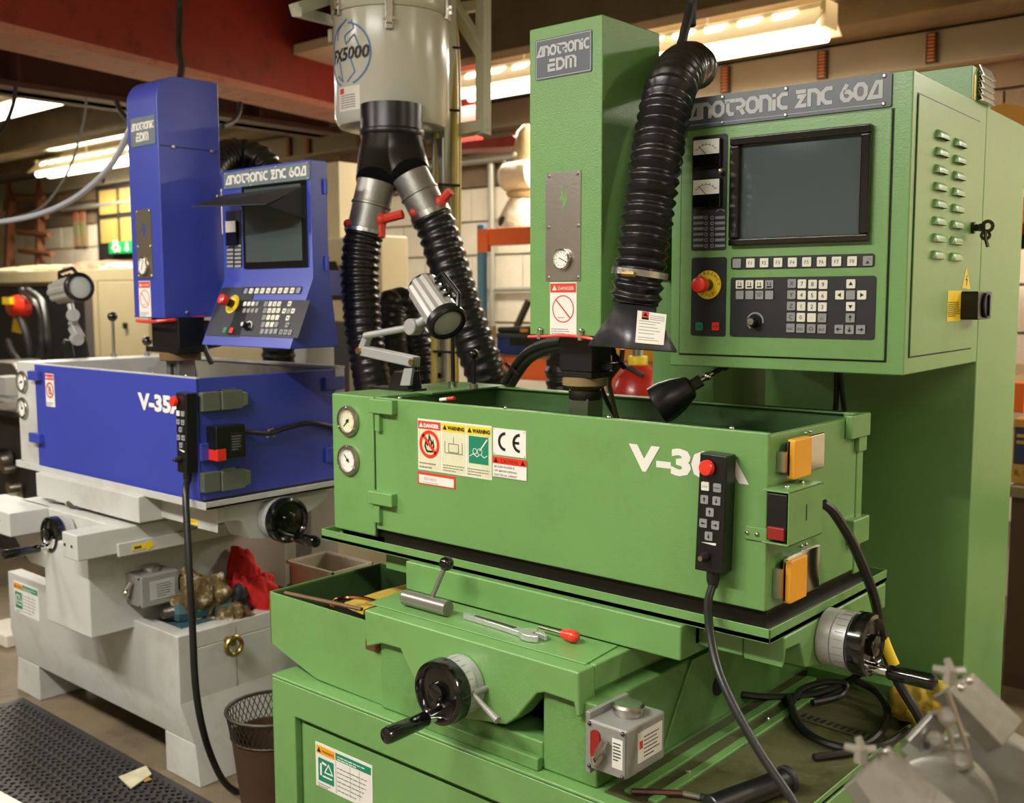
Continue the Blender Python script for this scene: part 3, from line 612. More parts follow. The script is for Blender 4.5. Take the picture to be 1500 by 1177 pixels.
# fire extinguisher seen between spindle and column
FE = 3.4
t = thing('fire_extinguisher', 'red rounded cylinder with black neck behind the green tank', 'extinguisher', at_depth(932, 580, FE))
c0 = at_depth(934, 575, FE); REDC = mat('red_cylinder', rgb(178, 34, 26), .3, coat=.2)
obj('cylinder', MB().ring([(.085, -c0.z), (.09, -c0.z+.02), (.088, 0), (.07, .05), (.035, .085), (.026, .1)], c0, (0, 0, 1), 28), REDC, t)
obj('yellow_band', MB().ring([(.03, .088), (.032, .09), (.032, .115), (.03, .118)], c0, (0, 0, 1), 20), YELLOW, t)
obj('valve', MB().cyl(c0+V((0, 0, .1)), c0+V((0, 0, .16)), .018).ball(c0+V((0, 0, .16)), .024, 10), STEEL, t)
obj('handle_strap', MB().tube([c0+V((-.07, -.05, .05)), c0+V((-.02, -.06, .09)), c0+V((.06, -.06, .06))], .008, 6), BLACKM, t)
p = at(930, 545, y=BY+.1); obj('orange_box', MB().box(p.x-.1, p.x+.2, BY+.05, BY+.25, zs, zs+.07), AMBER, cat='box', label='small amber box seen just above the red cylinder')
# right edge: bench with boxes
t = thing('bench', 'brown bench end with a dark frame at the right edge behind the green cabinet', 'bench', at(1490, 720, y=2.3))
BY2 = 2.3; a = at(1476, 712, y=BY2); zc = a.z
obj('bench_top', MB().box(a.x, a.x+1.6, BY2, BY2+.7, zc-.04, zc), mat('bench_top', rgb(130, 116, 92), .6), t, bev=.004)
obj('leg', MB().box(a.x+.01, a.x+.09, BY2+.02, BY2+.1, 0, zc-.04), mat('brown_post', rgb(78, 60, 42), .7), t); obj('leg', MB().box(a.x+1.5, a.x+1.58, BY2+.02, BY2+.1, 0, zc-.04), BRNB, t)
obj('shelf', MB().box(a.x+.09, a.x+1.5, BY2+.1, BY2+.7, .5, .54), BLACKM, t); obj('back_panel', MB().box(a.x+.09, a.x+1.5, BY2+.66, BY2+.7, .54, zc-.04), BLACKM, t)
p0, p1 = at(1484, 698, y=BY2+.1), at(1484, 605, y=BY2+.1); F = Fr((p0.x, BY2+.08, zc), (1, 0, 0), (0, 0, 1))
bx_ = thing('cardboard_carton', 'yellow carton with dark blue print standing on the bench at the right edge', 'carton', (p0.x+.2, BY2+.25, zc))
CART = mat('carton', rgb(196, 150, 66), .7); hh = p1.z-p0.z
obj('carton_body', MB().fbox(F, 0, .42, 0, hh, -.3, 0), CART, bx_); obj('print_panel', MB().fbox(F, .005, .4, hh*.3, hh*.88, 0, .002), mat('carton_blue', rgb(44, 58, 96), .5), bx_)
lines_ = MB()
for k, (l, zz0) in enumerate(((.09, .72), (.13, .62))): lines_.fbox(F, .012, .012+l, hh*zz0, hh*(zz0+.05), .002, .003)
obj('faint_print', lines_, CART, bx_, smooth=False)
texts('carton_base_lettering', F, [(.008, hh*.12, 'IL SER', hh*.13)], INK, bx_, .001)
p0, p1 = at(1482, 852, y=BY2+.2), at(1482, 798, y=BY2+.2); m_ = MB().box(p0.x, p0.x+.2, BY2+.2, BY2+.4, .54, p1.z); obj('orange_packet', m_, AMBER, cat='packet', label='orange packet on the shelf under the bench at the right edge')
p0 = at(1497, 1040, y=1.6); obj('blue_drum', MB().ring([(.10, -.02), (.11, 0), (.11, .35), (.1, .36)], (p0.x+.1, 1.7, .02), (0, 0, 1), 20), mat('blue_bin', rgb(28, 90, 150), .4), cat='bin', label='blue bin on the floor at the lower right edge')
p0 = at(1462, 176, y=2.6); obj('flat_carton', MB().prism([p0+V((-.12, 0, -.25)), p0+V((.5, 0, -.25)), p0+V((.2, 0, .0)), p0+V((.02, 0, .06)), p0+V((-.12, 0, .05))], (0, .15, 0)), CART, cat='carton', label='ochre carton peeping over the top of the green cabinet at upper right')
# ================================================================ GREEN SPARK EROSION MACHINE
gm = thing('edm_machine', 'green spark erosion machine with V-30A on its tank, the nearer of the two', 'machine', (-.55, .2, 0))
TF = Fr((0, 0, 0), (1, 0, 0), (0, 0, 1)); TS = Fr((0, 0, 0), (0, 1, 0), (0, 0, 1))
ZT, ZB = 1.183, .868
SCR = MB().ring([(.005, 0), (.005, .002), (.003, .0035), (.0, .0036)], (0, 0, 0), (0, 0, 1), 10)
scr_me = None
def screw(F, u, v, parent, r=.005, w=0, m=STEEL, name='screw'):
    return obj(name, MB().ring([(r, 0), (r, r*.4), (r*.6, r*.75), (0, r*.76)], F.P(u, v, w), F.w, 10), m, parent)
def warn_tri(F, u, v, s, w, parent, m=INK, name='hazard_triangle'):
    return obj(name, MB().fprism(F, [(u-s*.55, v-s*.45), (u+s*.55, v-s*.45), (u, v+s*.5)], 0, w), m, parent, smooth=False)
def lines(F, u0, u1, v0, v1, n, w, parent, m=GREY, name='small_print', th=.35):
    mb = MB(); h = (v1-v0)/n; rnd = random.Random(int(u0*999)+n)
    for i in range(n):
        x = u0
        e = u0+(u1-u0)*(rnd.uniform(.75, 1) if i else .6)
        while x < e:
            l = rnd.uniform(.05, .14)*(u1-u0); mb.fbox(F, x, min(x+l, e), v0+i*h, v0+i*h+h*th, w-.0004, w); x += l+.025*(u1-u0)
    return obj(name, mb, m, parent, smooth=False)
# --- pedestal
PF = -.22; ZP = .545; pl, pr_ = -1.135, .10
FP = Fr((0, PF, 0), (1, 0, 0), (0, 0, 1))
ru, rv = FP.uv(431.6, 1051)
ped = obj('pedestal', MB().box(pl, pr_, PF+.02, .62, .02, ZP-.012), GREEN, gm, bev=.004)
obj('front_frame', MB().prism([(pl, PF, .02), (ru, PF, .02), (ru, PF, rv), (pr_-.15, PF, rv), (pr_-.15, PF, .02), (pr_, PF, .02), (pr_, PF, ZP-.0075), (pl, PF, ZP-.0075)], (0, .0195, 0)), GREEN, ped, bev=.003)
obj('front_panel', MB().box(ru+.012, pr_-.17, PF+.012, PF+.03, .04, rv-.014), GREEN, ped, bev=.002)
obj('top_plate', MB().box(pl, pr_, PF, .62, ZP-.007, ZP), GREEN, ped, bev=.003)
# tray surface with rails and slots
obj('oil_tray', MB().box(-.205, at(1225, 1160, z=ZP).x, -.19, .60, ZP-.002, ZP+.002), OLIVE, ped)
obj('tray_rail', MB().box(-.178, -.155, -.17, .56, ZP, ZP+.008), GREEND, ped, bev=.003); obj('tray_rail', MB().box(-.128, -.108, -.17, .56, ZP, ZP+.008), GREEND, ped, bev=.003)
obj('tray_edge', MB().box(at(1225, 1160, z=ZP).x, pr_, PF, .62, ZP-.004, ZP+.012), GREEND, ped, bev=.004)
obj('rear_step', MB().box(-.18, pr_, .56, .62, ZP, ZP+.03), GREEND, ped, bev=.003)
FT = Fr((0, 0, ZP+.002), (1, 0, 0), (0, 1, 0))
a, b = at(1178, 1050, z=ZP+.002), at(1296, 1088, z=ZP+.002)
slp = obj('slot_plate', MB().prism([a+V((-.02, .025, 0)), b+V((.02, .02, 0)), b+V((.02, -.02, 0)), a+V((-.02, -.02, 0))], (0, 0, .002)), OLIVE, ped)
for i in range(13):
    q = a.lerp(b, i/12); d = (b-a).normalized(); n = V((-d.y, d.x, 0))
    obj('slot', MB().prism([q-d*.0035-n*.009, q+d*.0035-n*.009, q+d*.0035+n*.009, q-d*.0035+n*.009], (0, 0, .0028)), INK, slp, smooth=False)
for px, py in ((1008, 1132), (1123, 1054)): p = at(px, py, z=ZP+.008); screw(FT, p.x, p.y, gm, .006, .006)
# pedestal label
u0, u1, v0, v1 = FP.rect((462.4, 1086), (546.5, 1178)); v0 = FP.uv(462.4, 1150)[1]
FL = FP.off(-.012)
u0, v1 = FL.uv(462.4, 1086); u1 = FL.uv(545.5, 1118)[0]; v0 = FL.uv(464, 1150)[1]
lb = obj('safety_label', MB().fbox(FL, u0, u1, v0, v1, 0, .001), PAPER, gm, label='white and green safety label on the pedestal')
def base_label(F, u0, u1, v0, v1, par):
    w = u1-u0; h = v1-v0; s = u0+w*.37
    obj('warning_band', MB().fbox(F, u0+w*.02, s-w*.02, v1-h*.24, v1-h*.06, .001, .0016), AMBER, par); warn_tri(F, u0+w*.07, v1-h*.15, h*.12, .002, par)
    texts('warning_word', F, [(u0+w*.12, v1-h*.19, 'WARNING', h*.085)], INK, par, .002)
    obj('green_square', MB().fbox(F, u0+w*.05, s-w*.04, v1-h*.85, v1-h*.33, .001, .0016), GRNPR, par)
    m_ = MB().stroke(F, [(u0+w*.1, v1-h*.45), (u0+w*.1, v1-h*.72)], w*.03, .0016, .002).stroke(F, [(u0+w*.17, v1-h*.62), (u0+w*.24, v1-h*.42), (u0+w*.31, v1-h*.62)], w*.015, .0016, .002, True).stroke(F, [(u0+w*.12, v1-h*.42), (u0+w*.2, v1-h*.44)], w*.025, .0016, .002).stroke(F, [(u0+w*.13, v1-h*.72), (u0+w*.3, v1-h*.72)], w*.018, .0016, .002)
    obj('pictogram', m_, WHITE, par, smooth=False)
    obj('green_band', MB().fbox(F, s, u1-w*.02, v1-h*.22, v1-h*.06, .001, .0016), GRNPR, par)
    lines(F, s+w*.03, u1-w*.05, v1-h*.2, v1-h*.09, 2, .002, par, WHITE)
    lines(F, s+w*.02, u1-w*.05, v0+h*.1, v1-h*.3, 6, .0016, par, th=.2)
    lines(F, u0+w*.04, s-w*.04, v0+h*.02, v0+h*.12, 2, .0016, par)
    obj('table_rule', MB().fbox(F, s-.0006, s, v0+h*.03, v1-h*.05, .001, .0015).fbox(F, u0+w*.78, u0+w*.782, v0+h*.1, v1-h*.25, .001, .0015).fbox(F, u0+w*.62, u0+w*.622, v0+h*.1, v1-h*.25, .001, .0015), GREY, par, smooth=False)
base_label(FL, u0, u1, v0, v1, lb)
# --- bed casting between pedestal and saddle
bed = obj('bed', MB().box(-.79, -.66, -.19, .5, ZP+.0005, .705).box(-.345, -.222, -.19, .5, ZP, .70).box(-.66, -.345, -.19, -.1, ZP, .597).box(-.66, -.345, .1, .5, ZP, .69), GREEND, gm, bev=.005)
obj('bed_step', MB().box(-.66, -.345, -.205, -.19, ZP, .57), GREEND, bed, bev=.003)
FB = Fr((-.222, 0, 0), (0, 1, 0), (0, 0, 1))
obj('side_web', MB().fprism(FB, [(.02, ZP), (.12, .70), (.5, .70), (.5, ZP)], 0, .006), GREEND, bed, bev=.002)
u, v = FB.uv(1048, 1003); obj('bore', MB().disc(FB, u, v, .022, .006, .0075), INK, bed)
# --- saddle
SF = -.205
PX = [(533, 893), (690, 940), (847, 988), (849, 1052), (843, 1052), (840, 1031), (797, 1016), (786, 1017), (757, 1052), (740, 1063), (655, 1050), (625, 1028), (600, 985), (586, 952), (558, 944), (536, 949)]
FS = Fr((0, SF, 0), (1, 0, 0), (0, 0, 1)); sp_ = [FS.uv(*p) for p in PX]; zs = .757
sp_[0] = (sp_[0][0], zs); sp_[1] = (sp_[1][0], zs); sp_[2] = (sp_[2][0], zs)
sd = obj('saddle', MB().fprism(FS, sp_, -.05, 0), GREEN, gm, bev=.005)
obj('saddle_body', MB().box(-.82, -.252, SF+.05, .42, .708, zs), GREEN, sd, bev=.004)
obj('saddle_skirt', MB().box(-.81, -.262, SF+.05, .42, .67, .708), GREEND, sd, bev=.004)
for pts in ([(720, 945), (850, 985), (905, 950)], [(545, 890), (560, 880), (870, 978)]):
    pass
obj('cover_plate', MB().prism([at(*p, z=zs) for p in ((540, 885), (593, 866), (905, 948), (858, 975))], (0, 0, .003)), GREEN, sd, bev=.0015)
u, v = FS.uv(560, 975)
# front handwheel
def handwheel(name, p, ax, R, dial_h, dz, parent, handle_dir, label=None, hl=.115, up=V((0, 0, 1))):
    p, ax = V(p), V(ax).normalized()
    d_ = obj('graduated_dial', MB().ring([(R*.86, 0), (R*.92, .003), (R*.92, dial_h*.48), (R*.87, dial_h*.5), (R*.93, dial_h*.53), (R*.93, dial_h)], p, ax, 40), DIAL, parent)
    h0 = dial_h
    w_ = obj(name, MB().ring([(R*.9, 0), (R, .006), (R, .026), (R*.97, .033), (R*.86, .036), (R*.8, .033), (R*.74, .026), (R*.36, .028), (R*.33, .04), (R*.2, .043), (0, .043)], p+ax*h0, ax, 44), GLOSSB, parent, label=label)
    m_ = MB(); e = ax.orthogonal().normalized(); g = ax.cross(e)
    for i in range(24):
        t = 2*math.pi*i/24; c = e*math.cos(t)+g*math.sin(t); s = g*math.cos(t)-e*math.sin(t); l = dial_h*(.3 if i % 5 else .42)
        o_ = p+ax*(dial_h*.96)+c*(R*.93)
        m_.hexa([o_-s*.0004, o_+s*.0004, o_+s*.0004+c*.0006, o_-s*.0004+c*.0006, o_-ax*l-s*.0004, o_-ax*l+s*.0004, o_-ax*l+s*.0004+c*.0006, o_-ax*l-s*.0004+c*.0006])
    obj('graduation_marks', m_, GREY, d_, smooth=False)
    q = p+ax*(h0+.03)+dz
    obj('handle_ferrule', MB().cyl(q-ax*.01, q+ax*.035, R*.2, R*.17, 18), CHROME, w_)
    obj('crank_handle', MB().ring([(R*.2, 0), (R*.235, .004), (R*.25, hl*.5), (R*.26, hl-.01), (R*.235, hl-.003), (R*.1, hl)], q+ax*.032, handle_dir, 20), GLOSSB, w_)
    return w_
hc = at(672, 1004, y=SF-.014); hc = V((hc.x, SF, hc.z))
handwheel('handwheel', hc, (0, -1, 0), .063, .040, V((.0, 0, -.040)), gm, V((0, -1, 0)), 'black handwheel on the saddle front', .105)
# clamp lever beside it
lv = at(712, 1009, y=SF); c0 = V((lv.x, SF-.002, lv.z))
cl = obj('clamp_lever', MB().cyl(c0+V((0, .006, 0)), c0+V((0, -.034, 0)), .0065), ALU, gm, label='small silver clamp lever')
e = at(729, 1056, y=SF-.05); obj('lever_arm', MB().tube([c0+V((0, -.034, 0)), c0.lerp(e, .5)+V((.004, -.02, 0)), e], .006, 10, rf=lambda t, a: .0035+.004*t), ALU, cl)
# --- bin on the left
FBn = Fr((0, -.18, 0), (1, 0, 0), (0, 0, 1)); zb_ = .722
bp = [FBn.uv(*p) for p in ((394, 866), (396, 942), (463, 990), (563, 1041), (566, 955), (534, 948), (533, 905))]
bp[0] = (-1.19, zb_); bp[-1] = (-.822, zb_); bp[1] = (-1.19, bp[1][1]); bp[4] = (-.79, bp[4][1]); bp[3] = (-.79, ZP+.001); bp[2] = (bp[2][0], ZP+.004); bp[5] = (-.822, bp[5][1])
bn = obj('drip_bin', MB().fprism(FBn, bp, -.003, 0), GREEN, gm, bev=.001)
obj('bin_side', MB().prism([(-1.19, -.18, bp[1][1]), (-1.19, .17, bp[1][1]), (-1.19, .17, zb_), (-1.19, -.18, zb_)], (.003, 0, 0)), GREEN, bn)
obj('bin_slope', MB().prism([(-1.19, -.178, bp[1][1]), (bp[2][0], -.178, ZP+.004), (bp[2][0], .17, ZP+.004), (-1.19, .17, bp[1][1])], (0, 0, .004)), GREEN, bn)
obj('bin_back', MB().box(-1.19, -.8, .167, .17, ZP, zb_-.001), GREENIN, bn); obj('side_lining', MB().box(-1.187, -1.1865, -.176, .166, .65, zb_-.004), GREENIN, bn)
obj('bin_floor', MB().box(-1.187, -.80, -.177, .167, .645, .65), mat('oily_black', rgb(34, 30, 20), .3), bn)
obj('bin_notch', MB().fbox(FBn, FBn.uv(536, 950)[0], FBn.uv(556, 945)[0], FBn.uv(536, 951)[1], FBn.uv(540, 938)[1], -.001, .0008), mat('rust_brown', rgb(96, 52, 20), .8), bn)
# --- table: block, casting, lip
FTb = Fr((0, -.05, 0), (1, 0, 0), (0, 0, 1))
tx0, tx1 = FTb.uv(594, 840)[0], FTb.uv(997, 935)[0]
tb = obj('table', MB().box(tx0, tx1, -.05, .35, zs+.003, .826), GREEN, gm, bev=.004)
ye = at(1024, 930, x=tx1).y
cx1 = at(1149, 950, y=ye).x
FC = Fr((cx1, 0, 0), (0, 1, 0), (0, 0, 1)); zl = .826
cpx = [FC.uv(*p) for p in ((1149, 981), (1152, 953), (1172, 944), (1180, 979), (1205, 976), (1235, 950), (1272, 905))]
cz0 = cpx[0][1]
obj('table_casting', MB().fprism(FC, [(ye, zl), (ye, cz0)] + cpx[1:] + [(.47, cpx[-1][1]), (.47, zl)], -.08, 0), GREEN, tb, bev=.004)
obj('casting_front', MB().box(tx1-.05, cx1-.0805, ye, .45, cz0+.005, zl), GREEN, tb, bev=.003)
obj('table_underside', MB().box(-.98, tx1, .0, .45, zs+.02, zl), GREEND, tb, bev=.003)
p = at(1031, 924, y=ye); screw(Fr((0, ye, 0), (1, 0, 0), (0, 0, 1)), p.x, p.z, gm, .004)
LX0, LX1, LY0, LY1 = -1.178, .026, -.032, .485
lp = obj('splash_tray', MB().box(LX0, LX1, LY0, LY1, .826, .834), OLIVE, gm)
for q in ((LX0, LX1, LY0, LY0+.003), (LX1-.003, LX1, LY0, LY1), (LX0, LX0+.003, LY0, LY1), (LX0, LX1, LY1-.003, LY1)): obj('tray_lip', MB().box(*q, .824, .850), GREEN, lp, bev=.001)
obj('gap_filler', MB().box(LX0+.03, LX1-.03, .012, LY1-.06, .834, .868), mat('shaded_oily_gap', rgb(24, 22, 13), .35), lp)  # fills the oily gap under the tank; its shade is put into the colour
# right handwheel
hb = at(1210, 931, x=cx1); handwheel('handwheel', (cx1, hb.y, hb.z), (1, 0, 0), .0575, .056, V((0, -.0, -.042)), gm, V((1, 0, 0)), 'black handwheel at the right end of the table', .086)
# --- work tank
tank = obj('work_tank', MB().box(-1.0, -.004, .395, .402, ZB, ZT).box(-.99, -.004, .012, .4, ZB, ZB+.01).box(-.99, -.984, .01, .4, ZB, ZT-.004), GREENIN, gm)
hx0, hx1 = TF.uv(486.5, 620)[0], TF.uv(547, 640)[0]
obj('left_housing', MB().box(hx0, hx1, 0, .43, ZB-.02, ZT), GREEN, tank, bev=.004)
obj('housing_base', MB().box(hx0+.006, hx1+.02, .012, .4, .834, ZB-.02), GREEND, tank)
obj('housing_top', MB().box(hx0, -.97, .15, .43, ZT-.003, ZT+.001), GREEND, tank)
obj('front_door', MB().box(hx1+.006, -.001, 0, .012, ZB, ZT), GREEN, tank, bev=.003)
obj('door_seal', MB().box(hx1, hx1+.006, .003, .02, ZB-.02, ZT-.004), INK, tank)
obj('side_door', MB().box(-.012, .0, .006, .372, ZB, ZT-.004), GREEN, tank, bev=.003)
obj('rear_post', MB().box(-.03, .002, .372, .402, ZB-.01, ZT+.002), GREEN, tank, bev=.003)
obj('rear_rim', MB().box(-.98, .0, .385, .41, ZT-.004, ZT), GREEN, tank, bev=.001)
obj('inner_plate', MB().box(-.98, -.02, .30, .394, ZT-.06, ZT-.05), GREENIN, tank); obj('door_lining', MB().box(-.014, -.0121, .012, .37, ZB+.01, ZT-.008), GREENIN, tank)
for (A, B, t0, t1) in (((547.4, 583), (582.4, 608), (553.8, 607.6), (561, 632)), ((546, 717), (582, 743), (552, 743), (561, 766))):
    u0, u1, v0, v1 = TF.rect(A, B); h = obj('hinge_bracket', MB().fbox(TF, u0, u1, v0, v1, -.003, .018), GREEN, tank, bev=.003)
    a0, a1, b0, b1 = TF.rect(t0, t1); obj('hinge_tongue', MB().fbox(TF, a0, a1, b0, v0+.004, -.003, .012), GREEN, tank, bev=.002)
for (A, B) in (((1238, 609), (1264, 637)), ((1240, 762), (1262, 790))):
    u0, u1, v0, v1 = TS.rect(A, B); obj('hinge_bracket', MB().fbox(TS, u0, u1, v0, v1, 0, .016), GREEN, tank, bev=.003)
u0, u1, v0, v1 = TS.rect((1252, 634), (1263, 659)); obj('hinge_tongue', MB().fbox(TS, u0, u1, v0, v1, 0, .01), GREEN, tank, bev=.002)
for px in (583, 738, 889, 1070): u = TF.uv(px, 600)[0]; obj('rim_screw', MB().ball((u, .006, ZT+.001), .005, 8), STEEL, tank)
# gauges
def gauge(F, u, v, R, par, ang, face=IVORY, label=None, name='pressure_gauge'):
    g = obj(name, MB().ring([(R*.93, 0), (R, .002), (R, .006), (R*.95, .009), (R*.76, .010), (R*.74, .008), (R*.72, .004), (0, .004)], F.P(u, v), F.w, 36), STEEL, par, label=label)
    obj('dial_face', MB().disc(F, u, v, R*.72, .004, .0052), face, g)
    m_ = MB()
    for i in range(21):
        t = math.radians(225-270*i/20); r1 = R*(.56 if i % 5 else .5); m_.stroke(F, [(u+r1*math.cos(t), v+r1*math.sin(t)), (u+R*.63*math.cos(t), v+R*.63*math.sin(t))], R*.03, .0052, .0056)
    obj('scale_marks', m_, INK, g, smooth=False)
    t = math.radians(ang); obj('needle', MB().stroke(F, [(u-R*.18*math.cos(t), v-R*.18*math.sin(t)), (u+R*.5*math.cos(t), v+R*.5*math.sin(t))], R*.06, .0056, .0066).disc(F, u, v, R*.1, .0056, .008), INK, g, smooth=False)
    for a in (90, 210, 330): t = math.radians(a); obj('rim_screw', MB().ball(F.P(u+R*.87*math.cos(t), v+R*.87*math.sin(t), .0095), R*.055, 8), CHROME, g)
    return g
u, v = TF.uv(511.6, 616.6); gauge(TF, u, v, .0375, gm, 225, IVORY, 'upper pressure gauge')
u, v = TF.uv(512, 674); gauge(TF, u, v, .0375, gm, 135, WHITE, 'lower pressure gauge')
# stickers on the front door
def plate(F, A, B, m, par, label=None, name='label_plate', th=.001, w=0):
    r = F.rect(A, B); return r, obj(name, MB().fbox(F, r[0], r[1], r[2], r[3], w, w+th), m, par, label=label, smooth=False)
(u0, u1, v0, v1), s1 = plate(TF, (612.3, 613), (721, 704), WHITE, gm, 'row of three hazard pictogram labels', 'hazard_labels'); w3 = (u1-u0)/3; h = v1-v0
v1 -= .0; 
for i, (hm, word, wm) in enumerate(((REDS, 'DANGER', WHITE), (YELLOW, 'WARNING', INK), (YELLOW, 'WARNING', INK))):
    a, b = u0+w3*i+.002, u0+w3*(i+1)-.002
    obj('sticker_sheet', MB().fbox(TF, a, b, v0+.003, v1-.003, .001, .0014), IVORY, s1, smooth=False)
    obj('heading_band', MB().fbox(TF, a, b, v1-h*.19, v1-h*.04, .0014, .002), hm, s1, smooth=False)
    texts('heading_word', TF, [(a+(b-a)*.26, v1-h*.155, word, h*.1, dict(sx=.9 if i else 1.0, bold=.0006))], wm, s1, .0024)
    warn_tri(TF, a+(b-a)*.14, v1-h*.115, h*.1, .0026, s1, wm)
    lines(TF, a+.003, b-.003, v0+h*.05, v0+h*.2, 3 if i else 2, .0018, s1)
cu, cv = u0+w3*.5, v0+h*.52
obj('prohibition_ring', MB().circ(TF, cu, cv, w3*.37, w3*.1, .0014, .0024).stroke(TF, [(cu-w3*.27, cv+w3*.27), (cu+w3*.27, cv-w3*.27)], w3*.09, .0014, .0024), RED, s1, smooth=False)
k = w3*.36
obj('flame_pictogram', MB().stroke(TF, [(cu-k*.3, cv-k*.6), (cu-k*.52, cv-k*.2), (cu-k*.42, cv+k*.22), (cu-k*.24, cv-k*.05), (cu-k*.05, cv+k*.35), (cu-k*.02, cv+k*.75), (cu+k*.2, cv+k*.3), (cu+k*.26, cv+k*.02), (cu+k*.42, cv+k*.28), (cu+k*.5, cv-k*.15), (cu+k*.3, cv-k*.6)], k*.16, .0014, .002, True), INK, s1, smooth=False)
a = u0+w3; obj('line_drawing', MB().stroke(TF, [(a+w3*.15, v0+h*.62), (a+w3*.15, v0+h*.4), (a+w3*.85, v0+h*.4), (a+w3*.85, v0+h*.62)], .0012, .0014, .0018).stroke(TF, [(a+w3*.3, v0+h*.42), (a+w3*.7, v0+h*.42), (a+w3*.7, v0+h*.58), (a+w3*.3, v0+h*.58)], .0012, .0014, .0018, True).stroke(TF, [(a+w3*.5, v0+h*.58), (a+w3*.5, v0+h*.72)], .0012, .0014, .0018), INK, s1, smooth=False)
a = u0+2*w3
obj('green_square', MB().fbox(TF, a+w3*.12, a+w3*.88, v0+h*.27, v0+h*.78, .0014, .002), GRNPR, s1, smooth=False)
m_ = MB().stroke(TF, [(a+w3*.16, v0+h*.4), (a+w3*.3, v0+h*.45), (a+w3*.44, v0+h*.4), (a+w3*.58, v0+h*.45), (a+w3*.72, v0+h*.4), (a+w3*.84, v0+h*.44)], .0016, .002, .0024).circ(TF, a+w3*.36, v0+h*.5, .006, .0014, .002, .0024, 16).circ(TF, a+w3*.55, v0+h*.5, .007, .0014, .002, .0024, 16).stroke(TF, [(a+w3*.55, v0+h*.52), (a+w3*.84, v0+h*.74)], .003, .002, .0024)
obj('wave_pictogram', m_, WHITE, s1, smooth=False)
(u0, u1, v0, v1), s2 = plate(TF, (722.7, 626.6), (771, 672), WHITE, gm, 'white CE mark plate', 'mark_plate', .0012)
w_, h = u1-u0, v1-v0; m_ = MB()
def arc(F, u, v, r, a0, a1, n=14): return [(u+r*math.cos(math.radians(a0+(a1-a0)*i/n)), v+r*math.sin(math.radians(a0+(a1-a0)*i/n))) for i in range(n+1)]
r = h*.3
for cx_ in (.38, .82): m_.stroke(TF, arc(TF, u0+w_*cx_, v0+h*.52, r, 90, 270), r*.36, .0012, .0018)
m_.stroke(TF, [(u0+w_*.82-r, v0+h*.52), (u0+w_*.8, v0+h*.52)], r*.32, .0012, .0018); obj('mark_lettering', m_, INK, s2, smooth=False)
for uu in (.04, .96):
    for vv in (.06, .94): obj('pin', MB().disc(TF, u0+w_*uu, v0+h*vv, .0013, .0012, .002, 8), STEEL, s2)
(u0, u1, v0, v1), s3 = plate(TF, (722.7, 668), (772.2, 705), WHITE, gm, 'red and white caution plate', 'caution_plate', .0014, .0008)
w_, h = u1-u0, v1-v0
obj('heading_band', MB().fbox(TF, u0, u1, v1-h*.34, v1, .0022, .0026), RED, s3, smooth=False); texts('heading_word', TF, [(u0+w_*.24, v1-h*.28, 'CAUTION', h*.25)], INK, s3, .003)
for k in (.1, .9): warn_tri(TF, u0+w_*k, v1-h*.17, h*.25, .003, s3)
texts('caution_text', TF, [(u0+w_*.05, v0+h*.46, 'BE SURE POWER IS', h*.155), (u0+w_*.05, v0+h*.26, 'OFF BEFORE OPENING', h*.145), (u0+w_*.05, v0+h*.06, 'ELECTRICAL CABINET', h*.15)], INK, s3, .0026)
(u0, u1, v0, v1), s4 = plate(TF, (612.3, 690.5), (667.5, 717.5), REDS, gm, 'red bordered white name sticker', 'maker_sticker')
w_, h = u1-u0, v1-v0; obj('white_field', MB().fbox(TF, u0+w_*.04, u1-w_*.04, v0+h*.1, v1-h*.22, .001, .0014), WHITE, s4, smooth=False)
texts('sticker_lettering', TF, [(u0+w_*.17, v0+h*.4, 'FIRETRACE', h*.3)], mat('pink_print', rgb(222, 150, 150), .6), s4, .0018); lines(TF, u0+w_*.15, u1-w_*.15, v0+h*.2, v0+h*.3, 1, .0018, s4)
def fit_text(name, F, s, A, B, hpx0, hpx1, m, par, w=.001, bold=.02):
    u0 = F.uv(*A)[0]; u1 = F.uv(*B)[0]; va = F.uv(*hpx0)[1]; vb = F.uv(*hpx1)[1]
    t = text('t', F, 0, 0, s, 1, m, None, 0, 'LEFT', bold); iv = Matrix((F.u, F.v, F.w))
    q = [iv @ (v.co-F.o) for v in t.b.verts]; x0, x1 = min(a.x for a in q), max(a.x for a in q); y0, y1 = min(a.y for a in q), max(a.y for a in q)
    for v, a in zip(t.b.verts, q): v.co = F.P(u0+(a.x-x0)/(x1-x0)*(u1-u0), vb+(a.y-y0)/(y1-y0)*(va-vb), w)
    return obj(name, t, m, par, smooth=False)
fit_text('model_lettering', TF, 'V-30A', (921.5, 660), (1098, 690), (930, 650), (942, 691.5), WHITE, gm, bold=.05)
# latches, switch cover, strap on the right side door
def latch(par, A0, A1, B0, B1):
    u0, u1, v0, v1 = TS.rect(A0, A1); x0, x1, y0, y1 = TS.rect(B0, B1)
    l = obj('toggle_latch', MB().fbox(TS, x0-.03, x1, y0+.006, y1-.006, 0, .012), DULL, par)
    k = []
    obj('latch_plate', MB().fprism(TS, [(u0, y0), (x1, y0), (x1, y1), (u0, y1)], .012, .021), CHROME, l, bev=.003)
    obj('amber_sleeve', MB().rrect(TS, u0, u1, v0, v1, .012, .028, .004), AMBER, l, bev=.003, label='amber plastic sleeve on the latch')
    obj('latch_keeper', MB().fbox(TS, u0-.014, u0-.004, y0+.01, y1-.02, 0, .016), STEEL, l)
    for q in (.25, .75): obj('latch_screw', MB().ball(TS.P(u0+(x1-u0)*(.55+q*.3), y1+.003, .006), .0035, 8), STEEL, l)
latch(tank, (1143.5, 643), (1167.5, 694), (1168, 638), (1192, 684))
latch(tank, (1137.5, 819), (1161, 870), (1160, 806), (1185, 858))
TW = TS.off(.05)
